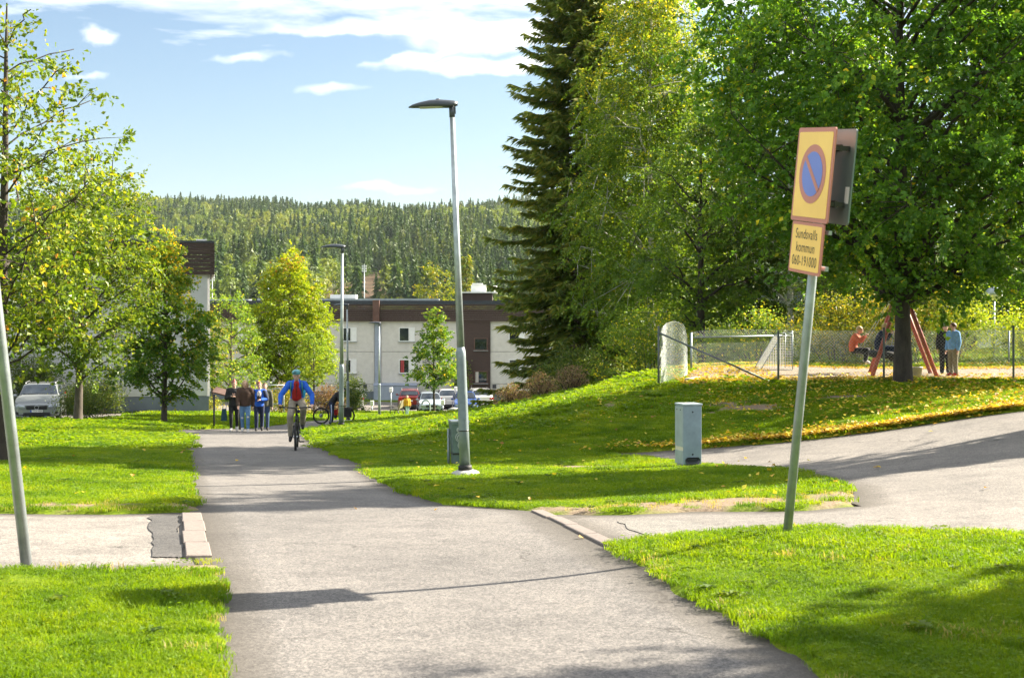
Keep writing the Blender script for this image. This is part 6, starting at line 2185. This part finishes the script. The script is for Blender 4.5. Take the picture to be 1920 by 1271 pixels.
C_BLK = cloth('black', (0.014, 0.014, 0.016)); C_BRN = cloth('brown', (0.055, 0.028, 0.017)); C_JEAN = cloth('jeans', (0.10, 0.20, 0.36))
C_BLUE = cloth('blue', (0.012, 0.10, 0.52)); C_NAVY = cloth('navy', (0.012, 0.02, 0.055)); C_KHAK = cloth('khaki', (0.27, 0.235, 0.18))
C_WHT = cloth('white', (0.62, 0.58, 0.54)); C_RED = cloth('red', (0.42, 0.018, 0.015)); C_YEL = cloth('yellow', (0.62, 0.32, 0.015))
C_OLV = cloth('olive', (0.06, 0.06, 0.04)); C_LBL = cloth('light_blue', (0.14, 0.33, 0.62)); C_CAMO = cloth('camo', (0.20, 0.18, 0.11)); C_ORG = cloth('orange_red', (0.55, 0.12, 0.05)); C_DJEAN = cloth('dark_jeans', (0.025, 0.05, 0.11)); C_TEAL = cloth('teal', (0.012, 0.05, 0.07)); C_CYAN = cloth('cyan', (0.02, 0.33, 0.55)); C_GRN = cloth('lime_strap', (0.12, 0.45, 0.12))
H_BLND = mat('hair_blond', (0.42, 0.30, 0.15), 0.6, 0.25, 30); H_BRWN = mat('hair_brown', (0.09, 0.045, 0.03), 0.6, 0.2, 30); H_RED = mat('hair_auburn', (0.22, 0.06, 0.05), 0.6, 0.2, 30); H_DARK = mat('hair_dark', (0.02, 0.015, 0.012), 0.6, 0.2, 30)


def gp(x, y, dz=-0.03):
    return (x, y, gz(x, y) + dz)


walk = dict(knl=(-.055, -.055, .285), anl=(-.055, -.03, .045), tol=(-.06, -.13, .02), knr=(.055, .02, .285), anr=(.05, .085, .075), tor=(.055, .01, .02))
walk2 = dict(knr=(.055, -.055, .285), anr=(.055, -.04, .045), tor=(.06, -.14, .02), knl=(-.055, .01, .285), anl=(-.05, .07, .07), tol=(-.055, -.01, .02))
p, S, _ = person('person in a black jacket and leggings looking at a phone while walking', gp(-9.32, 46.5), R(8), 1.71,
                 dict(walk, ell=(-.15, .0, .65), wrl=(-.05, -.12, .69), elr=(.15, .0, .65), wrr=(.045, -.12, .68), look=(0.1, -1, -.25)), C_BLK, (C_BLK, .0), C_WHT, H_RED, hair_style='bun')
ph = thing('phone', 'dark phone held by the person in black', 'phone', (0, 0, 0))
ph.location = Vector(gp(-9.32, 46.5)) + Matrix.Rotation(R(8), 3, 'Z') @ Vector((0, -.25, 1.19))
MB().cbox((0, 0, 0), (.075, .012, .15), .004, Matrix.Rotation(R(-35), 3, 'X'), axis='y').build('case', M_BLACK, ph)
bg_ = thing('tote_bag', 'dark teal bag hanging beside the person in black', 'bag', gp(-9.62, 46.35, .32))
MB().add([(-.10, -.05, 0), (.09, -.05, 0), (.09, .05, 0), (-.10, .05, 0), (-.07, -.03, .40), (.07, -.03, .40), (.07, .03, .40), (-.07, .03, .40)], [(0, 3, 2, 1), (4, 5, 6, 7), (0, 1, 5, 4), (1, 2, 6, 5), (2, 3, 7, 6), (3, 0, 4, 7)]).build('bag_body', C_TEAL, bg_)
MB().tube([(-.05, 0, .39), (-.02, 0, .58), (.13, 0, .70), (.05, 0, .39)], .008, 5).build('strap', C_TEAL, bg_)
p, S, _ = person('person with blond hair in a brown padded jacket and ripped blue jeans walking', gp(-8.70, 45.2), R(10), 1.70,
                 dict(walk2, ell=(-.135, -.04, .645), wrl=(-.13, -.13, .52), elr=(.145, .06, .645), wrr=(.145, .05, .50), look=(0.05, -1, -.1)), C_BRN, (C_JEAN, .002), C_WHT, H_BLND, hair_style='long', puffy=.008)
for s, dz in (('knl', -.01), ('knr', .015)):
    q = S[s]
    MB().ellipsoid(q + Vector((0, -.052, dz)) * 1.7 * .62, (.04, .02, .035), 8, 6).build('ripped_knee', C_WHT, p)
p, S, _ = person('person in a blue and navy jacket carrying a black camera while walking', gp(-8.68, 47.6), R(10), 1.68,
                 dict(walk, ell=(-.155, -.01, .65), wrl=(-.03, -.13, .66), elr=(.155, -.01, .65), wrr=(.03, -.13, .64), look=(0.1, -1, -.15)), C_BLUE, (C_NAVY, .006), C_BLK, H_RED, hair_style='short')
MB().capsule(S['shl'] + Vector((-.0, -.035, -.02)), S['ell'], .085, .075, 10).build('navy_sleeve', C_NAVY, p)
MB().capsule(S['shr'] + Vector((.0, -.035, -.02)), S['elr'], .085, .075, 10).build('navy_sleeve', C_NAVY, p)
MB().ellipsoid(S['chest'] + Vector((0, -.13, .02)), (.075, .05, .12), 10, 8).build('white_shirt', C_WHT, p)
cm = thing('camera', 'black camera held at the chest by the person in blue', 'camera', (0, 0, 0))
cm.location = Vector(gp(-8.68, 47.6)) + Matrix.Rotation(R(10), 3, 'Z') @ Vector((0, -.31, 1.17))
MB().cbox((0, 0, 0), (.15, .07, .10), .012, axis='y').build('camera_body', M_BLACK, cm)
MB().lathe([(.042, 0), (.045, .09), (.04, .095)], 14, (0, -.03, 0), rot=Matrix.Rotation(R(70), 3, 'X')).build('lens', M_BLACK, cm)
person('person in an olive jacket and dark jeans walking behind the blue jacket', gp(-8.70, 48.8), R(10), 1.66, dict(walk2), C_OLV, (C_DJEAN, .004), C_BLK, H_BRWN, hair_style='short', puffy=.004)

# boy cycling towards the viewer
CX, CY = -4.6, 29.6
cz = gz(CX, CY) - 0.03
byaw = math.atan2(-0.99, 0.12)
bicycle('black mountain bike ridden by the child in the blue jacket', (CX, CY, cz), byaw, 0.325)


def ride(v, yaw=byaw):
    """bike frame (nose +X) -> person frame (faces -Y)"""
    return (-v[1], -v[0], v[2])


hh = 1.42
r_ = 0.325
px = lambda v: tuple(c / hh for c in ride(v))
pose = dict(pelvis=px((-.26, 0, r_ + .72)), waist=px((-.20, 0, r_ + .86)), chest=px((-.10, 0, r_ + 1.0)), neck=px((-.02, 0, r_ + 1.13)), head=px((.035, 0, r_ + 1.25)),
            shl=px((-.05, .155, r_ + 1.08)), shr=px((-.05, -.155, r_ + 1.08)), ell=px((.06, .33, r_ + .84)), elr=px((.06, -.33, r_ + .84)), wrl=px((.23, .335, r_ + .655)), wrr=px((.23, -.335, r_ + .655)),
            hil=px((-.24, .075, r_ + .71)), hir=px((-.24, -.075, r_ + .71)), knl=px((.10, .13, r_ + .40)), knr=px((.10, -.15, r_ + .57)), anl=px((-.03, .12, r_ - .045)), anr=px((-.24, -.12, r_ + .185)),
            tol=px((.12, .13, r_ - .12)), tor=px((-.10, -.13, r_ + .125)), grip=0.8, handl=(0, -1, -.35), handr=(0, -1, -.35), look=(0, -1, -.12))
pr, S, (hc, fd, sd, up) = person('child in a blue jacket, red vest and helmet cycling along the path', (CX, CY, cz), byaw + R(90), hh, pose, C_BLUE, (C_KHAK, .012), C_BLK, None, hood=C_BLUE, child=True)
t = MB()
t.ellipsoid(hc + up * .050 * hh - fd * .012 * hh, (.066 * hh, .080 * hh, .048 * hh), 16, 10, rot=Matrix((sd, -fd, up)).transposed())
t.box(hc + up * .040 * hh + fd * .070 * hh, (.10 * hh, .03 * hh, .012 * hh))
t.build('helmet', mat('helmet_paint', (0.05, 0.20, 0.22), 0.3, 0.9, 9), pr)
MB().tube([hc + sd * .06 * hh, hc - up * .065 * hh + fd * .03 * hh, hc - sd * .06 * hh], .006, 5).build('chin_strap', M_BLACK, pr)
v = MB()
v.capsule(S['waist'] + Vector((-.03, -.045, -.09)), S['chest'] + Vector((-.025, -.052, 0)), .075, .078, 12).capsule(S['waist'] + Vector((.03, -.045, -.09)), S['chest'] + Vector((.025, -.052, 0)), .075, .078, 12).capsule(S['chest'] + Vector((-.025, -.052, 0)), S['neck'] + Vector((-.01, -.035, -.035)), .075, .05, 10).capsule(S['chest'] + Vector((.025, -.052, 0)), S['neck'] + Vector((.01, -.035, -.035)), .075, .05, 10)
remesh(v.build('vest', C_RED, pr), .012, 3)
MB().tube([S['waist'] + Vector((0, -.122, -.08)), S['chest'] + Vector((0, -.131, 0)), S['neck'] + Vector((0, -.09, -.02))], .006, 5).build('zip', M_BLACK, pr)
bp = MB().ellipsoid(S['chest'] + Vector((.02, .20, -.12)), (.17, .11, .24), 14, 10)
remesh(bp.build('backpack', C_CYAN, pr), .015, 3)
for s in (-1, 1):
    MB().tube([S['shl' if s < 0 else 'shr'] + Vector((-s * .04, -.085, .05)), S['chest'] + Vector((s * .125, -.12, -.05)), S['waist'] + Vector((s * .13, -.06, -.05))], .006, 5).build('strap', C_GRN, pr)

# person standing over a bike on the shaded path
BX, BY = -7.62, 59.3
bz = gz(BX, BY) - 0.03
bicycle('black bicycle with a pannier held by the person in dark clothes', (BX, BY, bz), R(183), 0.36, cargo=True)
pose = dict(pelvis=(0, .0, .52), waist=(0, -.05, .61), chest=(0, -.13, .71), neck=(0, -.205, .785), head=(0, -.265, .86), shl=(-.10, -.16, .76), shr=(.10, -.16, .76), ell=(-.14, -.2, .62), elr=(.14, -.2, .62), wrl=(-.13, -.29, .53), wrr=(.13, -.29, .53), grip=.8, look=(0, -1, -.3))
pr, S, (hc, fd, sd, up) = person('person in a black hooded jacket and striped blue trousers leaning over a bicycle', (BX - .05, BY - .32, bz), R(92), 1.74, pose, C_BLK, (C_NAVY, .008), C_BLK, C_NAVY, hair_style='cap')
for s in (-1, 1):
    q = 'hil' if s < 0 else 'hir'; k = 'knl' if s < 0 else 'knr'; a = 'anl' if s < 0 else 'anr'
    MB().tube([S[q] + Vector((s * .115, 0, -.03)), S[k] + Vector((s * .085, 0, 0)), S[a] + Vector((s * .065, 0, .03))], .022, 6).build('side_stripe', cloth('stripe', (0.42, 0.50, 0.68)), pr)
bagr = thing('red_bag', 'small red bag hanging at the frame of the standing bicycle', 'bag', (BX + .1, BY - .02, bz + .50))
MB().cbox((0, 0, 0), (.16, .10, .26), .03).build('bag_body', C_RED, bagr)

person('small child in a yellow top and pale trousers standing beside the bench', gp(-6.15, 81.3, 0), R(20), 1.2, dict(walk), C_YEL, (cloth('pale_teal', (0.25, 0.38, 0.36)), .008), C_WHT, H_BLND, child=True, puffy=.02)


# ---------------------------------------------------------------- playground
M_WIRE = mat('fence_wire', (0.30, 0.33, 0.32), 0.45, 0.1, metallic=0.5)
M_FPOST = mat('fence_post', (0.10, 0.12, 0.11), 0.6, 0.15, metallic=0.3)
M_SWING = mat('swing_red', (0.34, 0.075, 0.05), 0.55, 0.18, 8)


def netting(pts, hts, pitch, wr, lift=0.03):
    """chain-link sheet over a plan polyline; hts = height at each point"""
    p = np.array(pts, float)
    d = np.r_[0, np.cumsum(np.hypot(*np.diff(p[:, :2], axis=0).T))]
    Lt = d[-1]
    Hm = max(hts)
    m = MB()
    nseg = int((Lt + Hm) / pitch) + 1

    def pos(s, v):
        x = np.interp(s, d, p[:, 0]); y = np.interp(s, d, p[:, 1]); hmax = np.interp(s, d, hts)
        return (x, y, gz(x, y) + lift + v * hmax)
    k = 7
    for sgn in (1, -1):
        for i in range(-1, nseg + 1):
            s0 = i * pitch - (Hm if sgn > 0 else 0)
            q = []
            for j in range(k):
                v = j / (k - 1)
                s = s0 + sgn * v * Hm + (Hm if sgn > 0 and False else 0)
                if sgn < 0:
                    s = i * pitch - v * Hm
                if -1e-6 <= s <= Lt + 1e-6:
                    q.append(pos(s, v))
            if len(q) >= 2:
                m.tube(q, wr, 3, cap=False)
    for v in (0.0, 1.0):
        q = [pos(s, v) for s in np.linspace(0, Lt, max(2, int(Lt / .4)))]
        m.tube(q, wr * 1.3, 3, cap=False)
    return m


def playground():
    f = thing('chain_link_fence', 'chain-link fence with dark posts in front of the playground, its left end torn open', 'fence', (0, 0, 0))
    for x, y, h in ((3.66, 34.6, 1.52), (6.53, 34.0, 1.27), (9.05, 33.75, 1.3), (12.15, 33.6, 1.35), (15.2, 33.4, 1.35), (18.5, 33.2, 1.35)):
        MB().tube([(x, y, gz(x, y) - .3), (x, y, gz(x, y) + h)], .027, 8).build('post', M_FPOST, f)
    MB().tube([(3.66, 34.58, gz(3.66, 34.6) + 1.35), (6.35, 34.02, gz(6.35, 34.02) + .02)], .024, 8).build('brace', M_FPOST, f)
    tag(netting([(6.53, 34.0), (9.05, 33.75), (12.15, 33.6), (15.2, 33.4), (18.5, 33.2)], [1.2] * 5, .085, .0018).build('wire_mesh', M_WIRE, f), kind='stuff')
    tag(netting([(3.70, 34.66), (3.82, 35.1), (3.98, 35.7), (4.25, 36.3), (4.55, 36.75), (4.72, 37.3), (4.78, 38.0)], [1.38, 1.44, 1.5, 1.52, 1.40, 1.02, .55], .085, .003).build('torn_mesh', M_WIRE, f), kind='stuff')
    b = thing('back_fence', 'pale chain-link fence with a top rail along the back of the playground', 'fence', (0, 0, 0))
    for x, y in ((5.08, 39.3), (8.3, 41.1), (11.5, 41.2), (14.8, 41.3), (18, 41.3)):
        MB().tube([(x, y, gz(x, y) - .3), (x, y, gz(x, y) + 1.02)], .03, 8).build('post', M_GALVD, b)
    MB().tube([(5.08, 39.3, gz(5.08, 39.3) + .88), (8.3, 41.1, gz(8.3, 41.1) + .88)], .022, 8).build('rail', M_GALVD, b)
    tag(netting([(5.08, 39.3), (8.3, 41.1), (11.5, 41.2), (14.8, 41.3), (18, 41.3)], [1.0] * 5, .085, .0019).build('wire_mesh', M_WIRE, b), kind='stuff')
    # hockey goal
    gx, gy = 7.25, 38.4
    g = thing('hockey_goal', 'small hockey goal with white net on the sand', 'goal', (gx, gy, gz(gx, gy) - .02), R(0))
    fr = [((.42, -.5, 0), (.42, -.5, 1.0)), ((.42, .5, 0), (.42, .5, 1.0)), ((.42, -.5, 1.0), (.42, .5, 1.0)), ((.42, -.5, 0), (-.45, -.5, 0)), ((.42, .5, 0), (-.45, .5, 0)), ((-.45, -.5, 0), (-.45, .5, 0)), ((.42, -.5, 1), (.1, -.5, .92)), ((.1, -.5, .92), (-.45, -.5, 0)), ((.42, .5, 1), (.1, .5, .92)), ((.1, .5, .92), (-.45, .5, 0)), ((.1, -.5, .92), (.1, .5, .92))]
    t = MB()
    for a, c in fr:
        t.tube([a, c], .012, 6)
    t.build('goal_frame', M_GALVD, g)
    nt = MB()
    for s in (-.5, .5):
        for i in range(1, 14):
            z = i / 14 * .98
            xb = -.45 + .55 * min(z / .92, 1)
            nt.tube([(xb, s, z), (.42, s, z)], .004, 3, cap=False)
        for i in range(1, 13):
            x = -.45 + .87 * i / 13
            zt = min(.92 * (x + .45) / .55, .95)
            nt.tube([(x, s, 0), (x, s, zt)], .004, 3, cap=False)
    for i in range(0, 15):
        y = -.5 + i / 14
        nt.tube([(-.45, y, 0), (.1, y, .92)], .004, 3, cap=False)
    for i in range(0, 14):
        z = i / 14 * .92
        nt.tube([(-.45 + .55 * z / .92, -.5, z), (-.45 + .55 * z / .92, .5, z)], .004, 3, cap=False)
    tag(nt.build('net', mat('net_white', (0.72, 0.72, 0.68), 0.8), g), kind='stuff')
    # swing frame of red tubes, crossbar running away from the viewer
    ax, ay, az = 9.78, 34.75, 2.36
    z0 = gz(ax, ay)
    sw = thing('swing_set', 'red A-frame swing set behind the dark-trunked linden', 'swing', (ax, ay, z0))
    for dy, ox in ((0.0, 0.0), (2.9, .70)):
        for dx in (-.80, .92):
            MB().tube([(ox + dx, dy, -.1), (ox, dy + .02, az)], .052, 10).build('leg', M_SWING, sw)
    MB().tube([(-.04, -.15, az), (.74, 3.05, az)], .05, 10).build('crossbar', M_SWING, sw)
    # two swings hanging from the bar
    s1 = thing('swing', 'black swing seat on chains carrying the child in orange', 'swing', (ax, ay, z0))
    for dy in (1.75, 2.15):
        MB().tube([(dy * .24, dy, az), (-.60, dy, .62)], .008, 5).build('chain', M_GALV, s1)
    MB().box((-.61, 1.95, .60), (.2, .46, .03), Matrix.Rotation(R(22), 3, 'Y')).build('seat', M_BLACK, s1)
    s2 = thing('tyre_swing', 'old tyre swing on chains carrying the child in navy', 'swing', (ax, ay, z0))
    for dy, dx in ((.65, -.30), (1.15, -.30), (.9, -.05)):
        MB().tube([(.22, .9, az), (dx, dy, .62)], .008, 5).build('chain', M_GALV, s2)
    n = 24
    V = []; F = []
    for i in range(n):
        a = 2 * math.pi * i / n
        for k in range(8):
            bb = 2 * math.pi * k / 8
            rr = .33 + .11 * math.cos(bb)
            V.append((-.18 + rr * math.cos(a), .9 + rr * math.sin(a), .56 + .10 * math.sin(bb) - .1 * math.cos(a) * rr))
    for i in range(n):
        for k in range(8):
            F.append((i * 8 + k, i * 8 + (k + 1) % 8, ((i + 1) % n) * 8 + (k + 1) % 8, ((i + 1) % n) * 8 + k))
    MB().add(V, F, 0, True).build('tyre', M_TYRE, s2)
    sit = dict(pelvis=(0, .10, .47), waist=(0, .12, .57), chest=(0, .08, .69), neck=(0, .03, .79), head=(0, -.02, .88), shl=(-.105, .06, .76), shr=(.105, .06, .76), ell=(-.15, -.04, .66), elr=(.15, -.04, .66), wrl=(-.12, -.12, .75), wrr=(.12, -.12, .75),
               hil=(-.052, .06, .46), hir=(.052, .06, .46), knl=(-.07, -.17, .47), knr=(.07, -.17, .47), anl=(-.06, -.13, .245), anr=(.06, -.13, .245), tol=(-.06, -.21, .21), tor=(.06, -.21, .21), grip=.8)
    person('blond child in an orange-red jacket sitting on the swing', (ax - .60, ay + 1.95, z0 + .06), R(70), 1.28, dict(sit, look=(.2, -1, 0)), C_ORG, (C_BLK, .012), C_WHT, H_BLND, child=True, puffy=.01)
    person('blond child in a navy jacket sitting on the tyre swing', (ax - .2, ay + .9, z0 + .14), R(70), 1.28, dict(sit), C_NAVY, (C_NAVY, .012), C_BLK, H_BLND, child=True, puffy=.008)
    person('child in a black tracksuit and black cap standing by the fence', gp(11.62, 37.2, -.02), R(-10), 1.36, dict(look=(.3, -1, 0)), C_BLK, (C_BLK, .012), C_BLK, C_BLK, hair_style='cap', child=True)
    person('child in a light blue jacket and camouflage trousers with red shoes', gp(11.55, 36.3, -.02), R(-62), 1.38, dict(look=(-.1, -1, 0)), C_LBL, (C_CAMO, .012), C_RED, H_BRWN, hood=C_LBL, child=True, puffy=.006)
    bx, by_ = 10.05, 34.45
    bk = thing('bucket', 'white plastic bucket beside the dark trunk of the big linden', 'bucket', (bx, by_, gz(bx, by_) - .02))
    MB().lathe([(.11, 0), (.14, .30), (.15, .30), (.15, .325), (.13, .32), (.1, .02)], 18).build('pail', mat('white_plastic', (0.62, 0.60, 0.55), 0.5, 0.05), bk)
    MB().tube([(.145 * math.cos(R(a)), -.02, .31 - .09 * math.sin(R(a))) for a in range(0, 181, 20)], .004, 5).build('handle', M_GALV, bk)
    # timber edge of the sand by the torn fence
    e = thing('timber_edge', 'pale weathered timber edging at the torn end of the fence', 'timber', (4.6, 35.3, gz(4.6, 35.3)), R(68))
    MB().cbox((0, 0, .03), (1.2, .12, .14), .015, axis='x').build('beam', mat('old_timber', (0.42, 0.36, 0.28), 0.85, 0.2, 8, bump=.5), e)


playground()


# ---------------------------------------------------------------- air over the valley
def haze():
    m, n, l, out = base_mat('haze_air')
    v = NN(n, 'ShaderNodeVolumePrincipled')
    v.inputs['Color'].default_value = (0.80, 0.90, 1.0, 1)
    v.inputs['Density'].default_value = 0.000032
    v.inputs['Anisotropy'].default_value = 0.3
    l.new(v.outputs[0], out.inputs['Volume'])
    o = MB().box((0, 1150, 84), (4200, 3100, 200)).build('haze', m)
    tag(o, 'pale blue haze over the valley', None, None, 'stuff')


haze()
